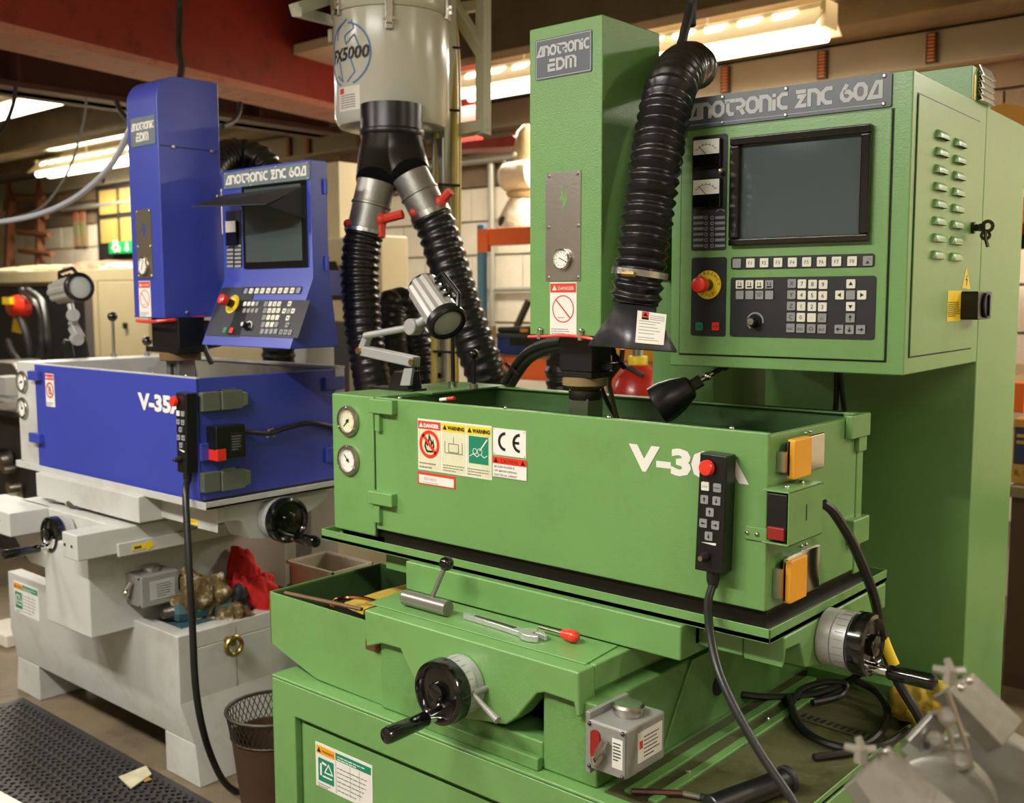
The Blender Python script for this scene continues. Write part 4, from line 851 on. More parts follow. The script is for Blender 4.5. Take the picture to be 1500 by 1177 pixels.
u0, v1_ = TW.uv(1157, 722); u1 = TW.uv(1206, 712)[0]; v0_ = TW.uv(1155, 802)[1]
cv = obj('switch_cover', MB().fbox(TS, u0, u1, v0_, v1_, .047, .05).fbox(TS, u0, u1, v1_-.003, v1_, 0, .05).fbox(TS, u0, u1, v0_, v0_+.003, 0, .05), GREEN, tank, bev=.001)
FSW = Fr((0, u0+.004, 0), (1, 0, 0), (0, 0, 1))
obj('switch_body', MB().box(.006, .044, u0+.004, u1-.01, v0_+.006, v1_-.006), BLACK, cv, bev=.002); obj('red_rocker', MB().box(.010, .042, u0-.002, u0+.01, v0_+.008, v0_+.03), REDD, cv, bev=.002)
obj('cover_slot', MB().fbox(TS, (u0+u1)/2-.002, (u0+u1)/2+.002, v0_+.035, v1_-.03, .05, .0505), INK, cv)
for q in (.3, .75): obj('cover_screw', MB().ball((.025, u0+(u1-u0)*q, v1_), .005, 8), STEEL, cv)
u0, u1, v0, v1 = TF.rect((1093, 770), (1128, 795)); st = obj('strap', MB().fbox(TF, u0, .004, v0, v1, 0, .004).box(.0, .004, -.004, .03, v0, v1), GREEN, tank, bev=.001)
for px, py in ((1096.5, 780), (1111, 782.5)): u, v = TF.uv(px, py); obj('bolt', MB().ball(TF.P(u, v, .004), .0045, 8), STEEL, st)
# --- lubricator on the bed side
FLb = Fr((-.222, 0, 0), (0, 1, 0), (0, 0, 1))
lx0 = -.216; y0 = -.205
a = at(918, 1145, y=y0-.02); b = at(884, 1070, y=y0-.02); c_ = at(975, 1050, x=a.x)
LX, LZ0, LZ1, LYb = a.x, a.z, at(926, 1075, y=y0-.02).z, at(974, 1110, x=a.x).y
lub = obj('lubricator', MB().box(lx0, LX, y0-.02, LYb, LZ0, LZ1), ALU, gm, bev=.005, label='grey oil lubricator box on the bed')
FF = Fr((0, y0-.02, 0), (1, 0, 0), (0, 0, 1)); FR = Fr((LX, 0, 0), (0, 1, 0), (0, 0, 1)); wl, hl_ = LX-lx0, LZ1-LZ0
obj('mounting_flange', MB().box(lx0-.006, lx0+.004, y0-.018, LYb, LZ0-.012, LZ1+.012), ALU, lub, bev=.002)
obj('face_plate', MB().fbox(FF, lx0+.002, LX-.002, LZ0+.002, LZ1-.002, 0, .003), ALU, lub, bev=.002)
cxl = (lx0+LX)/2; cyl_ = (y0+LYb)/2-.005
obj('filler_cap', MB().ring([(.026, 0), (.028, .004), (.028, .016), (.024, .02), (0, .02)], (cxl, cyl_, LZ1), (0, 0, 1), 36), STEEL, lub)
obj('sight_window', MB().rrect(FF, lx0+wl*.12, lx0+wl*.36, LZ0+hl_*.25, LZ0+hl_*.85, .003, .006, wl*.1), REDD, lub)
obj('pump_lever', MB().tube([FF.P(lx0+wl*.3, LZ0+hl_*.3, .006), FF.P(lx0+wl*.42, LZ0+hl_*.5, .016), FF.P(lx0+wl*.55, LZ0+hl_*.75, .012)], .006, 8).tube([FF.P(lx0+wl*.2, LZ0+hl_*.3, .008), FF.P(lx0+wl*.3, LZ0+hl_*.15, .01), FF.P(lx0+wl*.5, LZ0+hl_*.45, .012)], .004, 8), STEEL, lub)
obj('spec_plate', MB().fbox(FF, lx0+wl*.66, lx0+wl*.92, LZ0+hl_*.2, LZ0+hl_*.8, .003, .0036), PAPER, lub); lines(FF, lx0+wl*.69, lx0+wl*.89, LZ0+hl_*.36, LZ0+hl_*.76, 6, .004, lub, INK)
dl = LYb-y0
obj('side_plate', MB().fbox(FR, y0+dl*.12, LYb-dl*.12, LZ0+hl_*.22, LZ1-hl_*.16, 0, .0012), PAPER, lub); lines(FR, y0+dl*.3, LYb-dl*.18, LZ0+hl_*.3, LZ1-hl_*.22, 6, .0018, lub, INK, th=.25)
obj('plate_emblem', MB().fbox(FR, y0+dl*.16, y0+dl*.26, LZ0+hl_*.5, LZ0+hl_*.66, .0012, .0018), REDS, lub)
for uu in (.08, .92):
    for vv in (.06, .94): obj('corner_screw', MB().ball(FF.P(lx0+wl*uu, LZ0+hl_*vv, .003), .004, 8), DARKST, lub)
# --- column, head and spindle
HX0, HX1, HY0, HY1, HZ0, HZ1 = -.619, -.430, .10, .307, 1.334, 1.972
FH = Fr((0, HY0, 0), (1, 0, 0), (0, 0, 1))
obj('column', MB().box(at(955, 560, y=.62).x, at(1045, 560, y=.62).x, .62, 1.1, .3, 1.75), GREEN, gm, bev=.004)
obj('column_bracket', MB().box(-.60, -.45, HY1-.01, .63, 1.45, 1.72), GREEND, gm)
hd = obj('head_cover', MB().box(HX0, HX1, HY0, HY1, HZ0, HZ1), GREENH, gm, bev=.003)
u0, v1 = FH.uv(785, 60); u1 = FH.uv(867.7, 42)[0]; v0 = FH.uv(785, 119)[1]
np_ = obj('head_nameplate', MB().rrect(FH, u0, u1, v0, v1, 0, .002, .004), PLATE, hd)
w_, h = u1-u0, v1-v0
m_ = logo(MB(), FH, 'Anotronic', u0+w_*.04, u1-w_*.03, v0+h*.56, h*.26, .002, .0028); logo(m_, FH, 'EDm', u0+w_*.23, u1-w_*.25, v0+h*.17, h*.3, .002, .0028); obj('plate_lettering', m_, PRINTG, hd, smooth=False)
obj('plate_edge', MB().stroke(FH, [(u0+.003, v0+.003), (u1-.003, v0+.003), (u1-.003, v1-.003), (u0+.003, v1-.003)], .0012, .002, .0024, True), PRINTG, hd, smooth=False)
u0, v1 = FH.uv(800, 254); u1 = FH.uv(851.5, 249)[0]; v0 = FH.uv(800, 412)[1]
obj('steel_plate', MB().fbox(FH, u0, u1, v0, v1, 0, .0018), STEEL, hd); w_, h = u1-u0, v1-v0
m_ = MB().fprism(FH, [(u0+w_*.52, v0+h*.87), (u0+w_*.38, v0+h*.73), (u0+w_*.5, v0+h*.75), (u0+w_*.5, v0+h*.62), (u0+w_*.66, v0+h*.78), (u0+w_*.52, v0+h*.76)], .0018, .0022); obj('lightning_emblem', m_, GREEN, hd, smooth=False)
for q in ((.1, .97), (.9, .97), (.08, .5), (.93, .5), (.08, .03), (.92, .03)): screw(FH, u0+w_*q[0], v0+h*q[1], hd, .004, .0018)
u, v = FH.uv(825.7, 380)
dg = obj('depth_dial', MB().ring([(.020, 0), (.022, .002), (.022, .008), (.019, .010), (.018, .006), (0, .006)], FH.P(u, v, .0018), FH.w, 30), CHROME, gm, label='small round depth dial')
obj('dial_face', MB().disc(FH, u, v, .018, .0078, .0085), WHITE, dg)
m_ = MB()
for i in range(12): t = math.radians(30*i); m_.stroke(FH, [(u+.0125*math.cos(t), v+.0125*math.sin(t)), (u+.016*math.cos(t), v+.016*math.sin(t))], .001, .0085, .0088)
m_.stroke(FH, [(u-.006, v+.003), (u+.014, v-.006)], .0014, .0085, .0092); obj('dial_marks', m_, INK, dg, smooth=False)
u0, v1 = FH.uv(806, 414); u1 = FH.uv(845, 412)[0]; v0 = FH.uv(806, 491)[1]; w_, h = u1-u0, v1-v0
def danger_tag(F, u0, u1, v0, v1, par, flame=False, band=REDS):
    w_, h = u1-u0, v1-v0
    s = obj('danger_label', MB().fbox(F, u0, u1, v0, v1, 0, .0008), WHITE, par, label='white danger label with a red prohibition ring', smooth=False)
    obj('heading_band', MB().fbox(F, u0+w_*.02, u1-w_*.02, v1-h*.19, v1-h*.02, .0008, .0014), band, s, smooth=False); warn_tri(F, u0+w_*.18, v1-h*.105, h*.1, .0018, s, WHITE)
    texts('heading_word', F, [(u0+w_*.31, v1-h*.145, 'DANGER', h*.095)], WHITE, s, .0018)
    cu, cv, r = (u0+u1)/2, v0+h*.5, w_*.39
    m_ = MB().circ(F, cu, cv, r, w_*(.09 if flame else .03), .0008, .0014).stroke(F, [(cu-r*.68, cv+r*.68), (cu+r*.68, cv-r*.68)], w_*(.08 if flame else .04), .0008, .0014); obj('prohibition_ring', m_, REDS, s, smooth=False)
    if flame: k = r*.8; obj('flame_pictogram', MB().stroke(F, [(cu-k*.3, cv-k*.6), (cu-k*.5, cv-k*.1), (cu-k*.1, cv+k*.2), (cu, cv+k*.75), (cu+k*.25, cv+k*.1), (cu+k*.45, cv-k*.15), (cu+k*.3, cv-k*.6)], k*.2, .0008, .0012, True), INK, s, smooth=False)
    else: lines(F, cu-r*.5, cu+r*.5, cv-r*.7, cv-r*.55, 1, .0012, s)
    lines(F, u0+w_*.06, u1-w_*.1, v0+h*.03, v0+h*.15, 3, .0012, s); return s
danger_tag(FH, u0, u1, v0, v1, hd)
m_ = MB().tube([FH.P(FH.uv(776, 493)[0], HZ0-.004, .004), FH.P(FH.uv(800, 490)[0], HZ0-.002, .006), FH.P(FH.uv(830, 489)[0], HZ0+.001, .006), FH.P(FH.uv(860, 491)[0], HZ0-.002, .006), FH.P(FH.uv(880, 495)[0], HZ0-.008, .004)], .0035, 8); obj('red_edging', m_, RED, hd)
for px in (793, 853): u = FH.uv(px, 488)[0]; obj('clip', MB().ball(FH.P(u, HZ0+.012, .004), .006, 8).fbox(FH, u-.004, u+.004, HZ0-.008, HZ0+.008, .002, .01), CHROME, hd)
SY = .15; a, b = at(819, 520, y=SY), at(866, 520, y=SY); sy1 = at(896, 520, x=b.x).y; z0, z1 = at(840, 545, y=SY).z, HZ0
spn = obj('spindle', MB().box(a.x, b.x, SY, sy1, z0, z1), BLACK, gm, bev=.003)
obj('spindle_flange', MB().box(a.x-.004, b.x+.003, SY-.003, sy1+.003, z0-.012, z0), BLACK, spn, bev=.001)
sc = V(((a.x+b.x)/2, (SY+sy1)/2, 0)); zr = at(845, 555, y=SY+.03).z
obj('insulating_ring', MB().ring([(.03, -.03), (.045, -.02), (.05, -.018), (.05, -.002), (.045, .0)], (sc.x, sc.y, z0-.012), (0, 0, 1), 32), mat('stained_ivory', rgb(150, 128, 84), .4, var=.2), spn)
obj('chuck_collar', MB().ring([(.034, 0), (.036, .004), (.036, .02)], (sc.x, sc.y, z0-.062), (0, 0, 1), 28), DARKST, spn)
obj('chuck_block', MB().box(sc.x-.026, sc.x+.026, sc.y-.026, sc.y+.03, z0-.16, z0-.058), STEEL, spn, bev=.002)
obj('block_slot', MB().box(sc.x-.004, sc.x+.006, sc.y-.0275, sc.y-.02, z0-.125, z0-.105), INK, spn)
obj('spindle_bracket', MB().box(b.x-.005, b.x+.03, sy1-.04, sy1-.02, z0+.005, z0+.02), BLACK, spn)
dn = MB().prism([(a.x, SY+.03, HZ0), (a.x-.07, SY+.12, HZ0), (a.x-.07, SY+.12, HZ0-.02), (a.x-.01, SY+.05, HZ0-.085), (a.x, SY+.03, HZ0-.09)], (0, .06, 0)); obj('cable_guard', dn, BLACK, spn, bev=.003)
# cable looms from the head
def cab3(name, pts, r, m, label, cat='cable', n=10, **k): return obj(name, MB().tube(pts, r, n, **k), m, cat=cat, label=label)
lo = [at(825, 500, y=.2), at(795, 505, y=.28), at(768, 520, y=.36), at(748, 548, y=.43), at(738, 570, y=.47), at(735, 600, y=.5)]
for i, (dx, dz) in enumerate(((0, 0), (.016, -.012))):
    o_ = obj('cable_loom', MB().tube([p+V((dx, 0, dz)) for p in lo], .011, 10), RUBBER, gm)
p = at(755, 539, y=.41); obj('cable_tie', MB().tube([p+V((-.02, -.014, .012)), p+V((.024, -.014, -.018))], .005, 6, False), BLACKM, gm)
for px in ([(893, 500), (900, 520), (896, 548), (880, 560), (890, 590), (905, 615)], [(912, 512), (908, 535), (893, 556), (896, 580), (903, 612)], [(890, 510), (905, 525), (915, 540)]):
    obj('spindle_cable', MB().tube([at(*q, y=.27) for q in px], .0055, 8), RUBBER if px[0][0] != 912 else mat('olive_cable', rgb(96, 84, 44), .5), spn)
# ================================================================ GREEN CONTROL CABINET
ang = math.radians(2.5); gu = V((math.cos(ang), math.sin(ang), 0)); o = at(1323.5, 550.8, y=.25)
GB = Fr(o, gu, (0, 0, 1)); gc = thing('control_cabinet', 'green control cabinet with dark screen and keypad standing beside the green machine', 'cabinet', (o.x-.25, .8, 0))
bu0 = GB.uv(981, 536)[0]; bv1 = GB.uv(1332.5, 102)[1]; D = .4
GSd = Fr(o, -GB.w, (0, 0, 1), GB.u)               # its right side: u runs backwards
D = GSd.uv(1430, 537)[0]
bx = obj('control_box', MB().fbox(GB, bu0, 0, 0, bv1, -D, 0), GREEN, gc, bev=.003)
tuL = GB.off(-D).uv(1120, 570)[0]
DT = GSd.uv(1490, 500)[0]
tw = obj('tower', MB().fbox(GB, tuL, 0, -o.z, bv1, -DT, -D-.002), GREEN, gc, bev=.003)
obj('front_cover_panel', MB().fbox(GB, tuL+.03, -.08, .2-o.z, .50-o.z, -D-.002, -D+.001), GREEN, tw, bev=.001)
y0, y1 = GSd.uv(1424.5, 150)[0], GSd.uv(1453, 165)[0]; zt_ = GSd.uv(1424, 93)[1]
vh = obj('vent_housing', MB().fbox(GB, -.30, -.002, bv1, zt_, -y1, -y0), GREEN, gc, bev=.002)
m_ = MB()
for i in range(5):
    zz = bv1 + (zt_-bv1)*(.02+.185*i); a = y0+(y1-y0)*.25; b = y0+(y1-y0)*.85
    obj('louvre', MB().prism([GSd.P(a, zz, 0), GSd.P(b, zz, 0), GSd.P(b, zz+.001, .010), GSd.P(a, zz+.001, .010)], GSd.v*.002).prism([GSd.P(a, zz, .010), GSd.P(b, zz, .010), GSd.P(b, zz+.022, .0), GSd.P(a, zz+.022, .0)], GSd.w*.002), STEEL, vh)
p = GSd.uv(1428, 142); obj('brass_stud', MB().cyl(GSd.P(p[0], bv1, -.005), GSd.P(p[0], bv1+.05, -.005), .006), BRASS, vh)
# top lid edge and cable opening under the box
for dx in (0, .02): obj('dangling_cable', MB().tube([GB.P(bu0*.45+dx*.3, .0, -D*.5), GB.P(bu0*.455+dx*.8, -.08, -D*.52), GB.P(bu0*.47+dx*2, -.17, -D*.52)], .006, 8), BLACKM, gc)
# nameplate
fx = lambda *p: GB.uv(*p)
nu1, nv1 = fx(1308, 105); nv0 = fx(1308, 156)[1]; nu0 = bu0+.004
obj('nameplate', MB().rrect(GB, nu0, nu1, nv0, nv1-.001, 0, .004, .004), PLATE, bx)
la, lb_ = fx(1010, 172)[0], fx(1294, 140)[0]
obj('nameplate_lettering', logo(MB(), GB, 'Anotronic Znc 60A', la, lb_, nv0+(nv1-nv0)*.27, (nv1-nv0)*.52, .004, .005), PRINTG, bx, smooth=False)
obj('nameplate_line', MB().fbox(GB, nu0+.01, nu1-.01, nv0+.006, nv0+.007, .004, .0045), PRINTG, bx)
for q in (.25, .55, .97):
    for vv in (.1, .9): screw(GB, nu0+(nu1-nu0)*q, nv0+(nv1-nv0)*vv, bx, .004, .004)
# door of the panel
du0, du1 = fx(997, 480)[0], fx(1302, 350)[0]; dv0, dv1 = fx(1299.7, 529)[1], nv0-.004
obj('door_gap', MB().fbox(GB, du0-.003, du1+.003, dv0-.003, dv1+.001, 0, .001), INK, bx)
pd = obj('panel_door', MB().fbox(GB, du0, du1, dv0, dv1, 0, .006), GREEN, gc, bev=.002)
G1 = GB.off(.006); w0 = 0
def film(A, B, name, m=PANEL, r=.005, F=G1): a = F.rect(A, B); return a, obj(name, MB().rrect(F, a[0], a[1], a[2], a[3], 0, .002, r), m, pd)
film((1015.5, 201), (1063.5, 366), 'meter_panel'); 
def meter(F, A, B, par, wd):
    u0, u1, v0, v1 = F.rect(A, B); g = obj('meter', MB().fbox(F, u0, u1, v0-(v1-v0)*.85, v1, .002, .012), GLOSSB, par, bev=.002)
    F2 = F.off(.012); obj('meter_scale', MB().fbox(F2, u0+.002, u1-.002, v0, v1-.002, 0, .0008), WHITE, par)
    m_ = MB().stroke(F2, arc(F2, (u0+u1)/2, v0-.008, (u1-u0)*.44, 40, 140, 10), .0008, .0008, .0012)
    for i in range(7): t = math.radians(40+100*i/6); r = (u1-u0)*.44; m_.stroke(F2, [((u0+u1)/2+r*math.cos(t), v0-.008+r*math.sin(t)), ((u0+u1)/2+r*1.12*math.cos(t), v0-.008+r*1.12*math.sin(t))], .001, .0008, .0012)
    m_.stroke(F2, [((u0+u1)/2, v0), ((u0+u1)/2-.016, v0+.016)], .001, .0008, .0014); obj('meter_marks', m_, INK, par, smooth=False); return F2, u0, v0
F2, a, b = meter(G1, (1019, 206), (1059, 225), pd, 1); F2, a, b = meter(G1, (1018.5, 264), (1059, 284), pd, 1)
m_, m2 = MB(), MB()
for y in (319.2, 327.4, 335.5, 343.7, 351.9, 360.5):
    for x0, x1, mm in ((1016.5, 1031, m_), (1043, 1048, 0), (1048.5, 1062.7, m_)):
        if mm: u0, u1, v0, v1 = G1.rect((x0, y-2), (x1, y+1.4)); m_.fbox(G1, u0, u1, v0, v1, .002, .0026)
    for x in (1035, 1044): u, v = G1.uv(x, y); m2.circ(G1, u, v, .0032, .0012, .002, .003, 10)
obj('indicator_labels', m_, mat('label_grey', rgb(120, 122, 120), .5), pd, smooth=False); obj('indicator_rings', m2, KEYG, pd, smooth=False)
obj('meter_arrow', MB().stroke(G1, arc(G1, *G1.uv(1056, 314), .010, 30, 150, 8), .0014, .002, .0026), KEYG, pd, smooth=False)
u, v = G1.uv(1059, 251); obj('chrome_knob', MB().ball(G1.P(u, v, .012), .006, 10).cyl(G1.P(u, v, 0), G1.P(u, v, .012), .0035), CHROME, pd)
# screen
u0, v1 = G1.uv(1073.5, 203); u1 = G1.uv(1280, 178)[0]; v0 = G1.uv(1073, 361)[1]
su0, sv1 = G1.uv(1087, 214); su1 = G1.uv(1265, 197)[0]; sv0 = G1.uv(1087, 350)[1]
bz = MB()
for q in ((u0, u1, sv1, v1), (u0, u1, v0, sv0), (u0, su0, sv0, sv1), (su1, u1, sv0, sv1)): bz.fbox(G1, *q, 0, .014)
obj('screen_bezel', bz, GLOSSB, pd, bev=.003)
m_ = MB(); K = 10; gv = [[None]*(K+1) for _ in range(K+1)]
for i in range(K+1):
    for j in range(K+1): s, t = i/K*2-1, j/K*2-1; gv[i][j] = m_.b.verts.new(G1.P(su0+(su1-su0)*i/K, sv0+(sv1-sv0)*j/K, .001+.005*(1-s*s)*(1-t*t)))
for i in range(K):
    for j in range(K): m_.b.faces.new((gv[i][j], gv[i+1][j], gv[i+1][j+1], gv[i][j+1]))
obj('screen', m_, SCREEN, pd, ang=80)
# keys
def keybed(F, par):
    k = {}
    def key(px, py, m, s=.0165, sv=None, w=.002, name='key'):
        u, v = F.uv(px, py); sv = sv or s
        kk = (m.name, s, sv)
        if kk not in k:
            LF = Fr((0, 0, 0), F.u, F.v, F.w); k[kk] = obj(name, MB().rrect(LF, -s/2, s/2, -sv/2, sv/2, 0, .0028, .0016, 2), m, par, local=True, smooth=False); o_ = k[kk]
        else: o_ = bpy.data.objects.new(name, k[kk].data); COL.objects.link(o_); o_.parent = par
        r = par
        while r not in ROOT: r = r.parent
        o_.location = ROOT[r].inverted() @ F.P(u, v, w); return u, v
    return key
rt = ROOT[gc]
K1 = keybed(G1, pd)
film((1071.5, 377), (1281, 391), 'function_key_strip')[0]
a = G1.rect((1072, 376), (1281, 391)); words = []
X = [980+x/4.286 for x in (432, 517, 603, 690, 780, 870, 963, 1057, 1155, 1253)]
v_ = G1.uv(X[5], 384.3)[1]
for i, x in enumerate(X):
    y = 386 - 3.6*i/9
    u, v = K1(x, y, KEYG if i in (0, 9) else KEYW, .0175)
    if 0 < i < 9: words.append((u, v-.0035, 'F%d' % i, .0095, dict(align='CENTER')))
texts('function_key_lettering', G1, words, INK, pd, .005)
obj('function_key_symbol', MB().fprism(G1, [(u-.004, v-.005), (u+.004, v-.005), (u, v+.001)], .0048, .0052).fbox(G1, u-.0005, u+.007, v+.003, v+.0036, .0048, .0052), INK, pd, smooth=False)
film((1014, 378), (1062.7, 493), 'emergency_stop_panel'); film((1071, 407), (1281, 498), 'keypad_panel')
def estop(F, px, py, R, par, txt=True):
    u, v = F.uv(px, py); d_ = obj('emergency_disc', MB().disc(F, u, v, R, .002, .0045, 40), YELLOW, par)
    if txt:
        m_ = MB()
        for s, a0, da, rr in (('EMERGENCY', 172, -21, R*.72), ('STOP', 238, 22, R*.86)):
            for i, ch in enumerate(s):
                t = math.radians(a0+da*i); FFr = Fr(F.P(u+rr*math.cos(t), v+rr*math.sin(t), .0045), F.u, F.v, F.w)
                q = text('t', FFr, 0, 0, ch, R*.32, INK, None, .0006, 'CENTER', 0, 1, t + (math.pi/2 if da > 0 else -math.pi/2)); me = bpy.data.meshes.new('t'); q.b.to_mesh(me); q.b.free(); m_.b.from_mesh(me); bpy.data.meshes.remove(me)
        obj('emergency_lettering', m_, INK, par, smooth=False)
    obj('emergency_stem', MB().cyl(F.P(u, v, .004), F.P(u, v, .026), R*.42), BLACK, par)
    obj('emergency_button', MB().ring([(R*.45, 0), (R*.56, .004), (R*.57, .014), (R*.5, .02), (R*.2, .0225), (0, .0225)], F.P(u, v, .026), F.w, 28), RED, par)
estop(G1, 1038.5, 417.5, .0285, pd)
for px, m, s in ((1025.5, GRNKEY, 'ON'), (1049.3, RED, 'OFF')): u, v = K1(px, 478.3, m, .016); text('button_lettering', G1, u, v-.003, s, .008, INK, pd, .005, 'CENTER')
T = lambda x, y: (980+x/4.286, 350+y/4.286)
W2 = []
for j, y in enumerate((287, 353)):
    for i, x in enumerate((450, 511, 573, 635)): u, v = K1(*T(x, y), KEYW if (j == 0 and i < 3) else KEYG); W2.append((u, v)) if j == 0 else None
m_ = MB()
for i, (u, v) in enumerate(W2): m_.fbox(G1, u-.005, u+.005, v-.006, v-.003, .0048, .0052).stroke(G1, [(u-.003, v+.005), (u-.003, v-.001)], .0012, .0048, .0052).stroke(G1, [(u+.002, v+.004), (u+.003, v-.002)], .0016, .0048, .0052)
obj('mode_key_symbols', m_, INK, pd, smooth=False); words = []
for x, y, s in ((573, 353, 'AUTO\nOFF'),): u, v = G1.uv(*T(x, y)); words.append((u, v+.001, s, .0045, dict(align='CENTER')))
for r, row in enumerate((('X', '7', '8', '9'), ('Y', '4', '5', '6'), ('Z', '1', '2', '3'), ('C', '0', '.', '+'), ('INC', 'ESC', 'O', 'ENT'))):
    for c, ch in enumerate(row):
        grey = c == 0 or r == 4 or ch == '+'
        u, v = K1(*T((777, 840, 907, 973)[c]-2.2*r, (283, 353, 424, 493, 562)[r]+2*c*(1 if r < 4 else 1)-2), KEYG if grey else KEYW)
        words.append((u, v-.004 if ch != '.' else v-.001, '+/-' if ch == '+' else ch, .0115 if len(ch) == 1 and ch != '+' else .0068, dict(align='CENTER')))
texts('keypad_lettering', G1, words, INK, pd, .0052)
arr = ((1147, 283, 1, 'u'), (1077, 353, 1, 'l'), (1145, 353, 0, 'm'), (1215, 353, 1, 'r'), (1145, 425, 1, 'd'), (1143, 497, 0, 'U'), (1072, 568, 0, 'L'), (1138, 570, 0, 'D'), (1208, 570, 0, 'R'))
m_ = MB(); dv = dict(u=(0, 1), d=(0, -1), l=(-1, 0), r=(1, 0))
for x, y, wht, k in arr:
    u, v = K1(*T(x, y), KEYW if wht else KEYG)
    if k.lower() in dv:
        dx, dy = dv[k.lower()]; s = .0042; tip = (u+dx*s, v+dy*s); b_ = (u-dx*s*.6, v-dy*s*.6)
        if k.islower(): m_.fprism(G1, [tip, (b_[0]-dy*s, b_[1]+dx*s), (b_[0]+dy*s, b_[1]-dx*s)], .0048, .0052)
        else:
            m_.stroke(G1, [(u-dx*s*1.2, v-dy*s*1.2), tip], .0016, .0048, .0052); m_.fprism(G1, [(u+dx*s*1.4, v+dy*s*1.4), (u+dx*s*.1-dy*s*.9, v+dy*s*.1+dx*s*.9), (u+dx*s*.1+dy*s*.9, v+dy*s*.1-dx*s*.9)], .0048, .0052)
obj('arrow_symbols', m_, INK, pd, smooth=False)
u, v = G1.uv(1107, 471); obj('dial_arc', MB().stroke(G1, arc(G1, u, v, .0165, -10, 235, 24), .003, .002, .003), KEYG, pd, smooth=False)
obj('rotary_knob', MB().ring([(.0125, 0), (.0125, .003), (.0095, .006), (.009, .02), (.0075, .022)], G1.P(u, v, .002), G1.w, 24), BLACK, pd); obj('knob_cap', MB().disc(G1, u, v, .0066, .022, .0245), STEEL, pd)
# --- right side: louvred door, lock, isolator
a0, t1 = GSd.uv(1344.5, 138); a1 = GSd.uv(1426, 400)[0]; b0 = GSd.uv(1337, 522)[1]; a1 = (GSd.uv(1431, 180)[0]+GSd.uv(1425, 515)[0])/2
obj('door_shadow_gap', MB().fbox(GSd, a0-.003, a1+.003, b0-.003, t1+.003, 0, .0006), INK, bx)
sdoor = obj('side_door', MB().fbox(GSd, a0, a1, b0, t1, 0, .003), GREEN, gc, bev=.001)
S1 = GSd.off(.003); T2 = lambda x, y: (1260+x/2.675, 120+y/2.675)
lv_me = None
def louvre_mesh(F):
    LF = Fr((0, 0, 0), F.u, F.v, F.w); mb = MB(); n = 6; L_ = abs(S1.uv(*T2(332, 215))[0]-S1.uv(*T2(286, 205))[0]); rows = []
    for s in range(15):
        t = s/14; e = math.sqrt(max(0, 1-(abs(2*t-1))**8)); ring = []
        for i in range(n+1): q = math.pi/2*i/n; ring.append(mb.b.verts.new(LF.P((t-.5)*L_, -.007+.016*math.cos(q)*e, .010*math.sin(q)*e)))
        rows.append(ring)
    for a, b in zip(rows, rows[1:]):
        for i in range(n): mb.b.faces.new((a[i], b[i], b[i+1], a[i+1]))
        mb.b.faces.new((a[n], b[n], b[0], a[0]))
    return mb
L0 = None
lefts = [(310, 208), (309, 278), (309, 345), (308, 412), (308, 478), (307, 545), (306, 612), (304, 680)]; rights = [(380, 240), (379, 303), (379, 367), (378, 432), (378, 495), (377, 560), (376, 625), (375, 688)]
u_l = sum(S1.uv(*T2(*q))[0] for q in lefts)/8; u_r = sum(S1.uv(*T2(*q))[0] for q in rights)/8
for col, uu in ((lefts, u_l), (rights, u_r)):
    vt, vb = S1.uv(*T2(*col[0]))[1], S1.uv(*T2(*col[-1]))[1]
    for i in range(8):
        if L0 is None: L0 = obj('louvre', louvre_mesh(S1), GREEN, sdoor, local=True, ang=75); o_ = L0
        else: o_ = bpy.data.objects.new('louvre', L0.data); COL.objects.link(o_); o_.parent = sdoor
        o_.location = ROOT[gc].inverted() @ S1.P(uu, vt+(vb-vt)*i/7, 0)
u, v = S1.uv(1424, 334)
lk = obj('lock', MB().disc(S1, u, v, .012, 0, .006).disc(S1, u, v, .007, .006, .014), BLACK, gc, label='black key lock with a bunch of keys')
ky = MB().fbox(S1, u-.0015, u+.0015, v-.008, v+.008, .014, .026).circ(S1, u, v, .001, .001, .01, .012)
obj('key_blade', ky, DARKST, lk)
FK = Fr(S1.P(u, v, .026), S1.w, S1.v, -S1.u)
obj('key_bow', MB().circ(FK, .004, .002, .010, .007, -.0015, .0015, 18).tube([FK.P(.0, -.008), FK.P(.001, -.022), FK.P(.006, -.04)], .004, 6, False).circ(FK, .001, -.016, .008, .006, -.002, .002, 16), DARKST, lk)
r = S1.rect((1388.5, 426), (1407, 470)); yl = obj('warning_note', MB().fbox(S1, *r, 0, .0006), YELLOW, sdoor, smooth=False); lines(S1, r[0]+.004, r[1]-.003, r[2]+.01, r[3]-.02, 8, .001, sdoor, INK, th=.4)
c1, c2 = S1.uv(1409, 422), S1.uv(1421, 424); tp = S1.uv(1415.5, 391)
obj('voltage_triangle', MB().fprism(S1, [c1, c2, tp], 0, .0006), YELLOW, sdoor, smooth=False)
mx = (c1[0]+c2[0])/2; hh = tp[1]-c1[1]; obj('voltage_symbol', MB().stroke(S1, [(mx+.003, c1[1]+hh*.6), (mx-.004, c1[1]+hh*.4), (mx+.004, c1[1]+hh*.38), (mx-.001, c1[1]+hh*.12)], .003, .0006, .001), INK, sdoor, smooth=False)
r = S1.rect((1407.5, 427), (1429, 467)); uc, vc = (r[0]+r[1])/2, (r[2]+r[3])/2
iso = obj('isolator_switch', MB().rrect(S1, r[0], r[1]-.012, r[2], r[3], 0, .034, .006), BLACK, gc, bev=.002, label='black rotary isolator switch')
obj('isolator_knob', MB().disc(S1, uc-.006, vc, (r[3]-r[2])*.45, .034, .040, 32), BLACKM, iso, bev=.002); obj('isolator_grip', MB().fbox(S1, uc-.011, uc-.001, vc-.022, vc+.022, .040, .045), GLOSSB, iso, bev=.003)
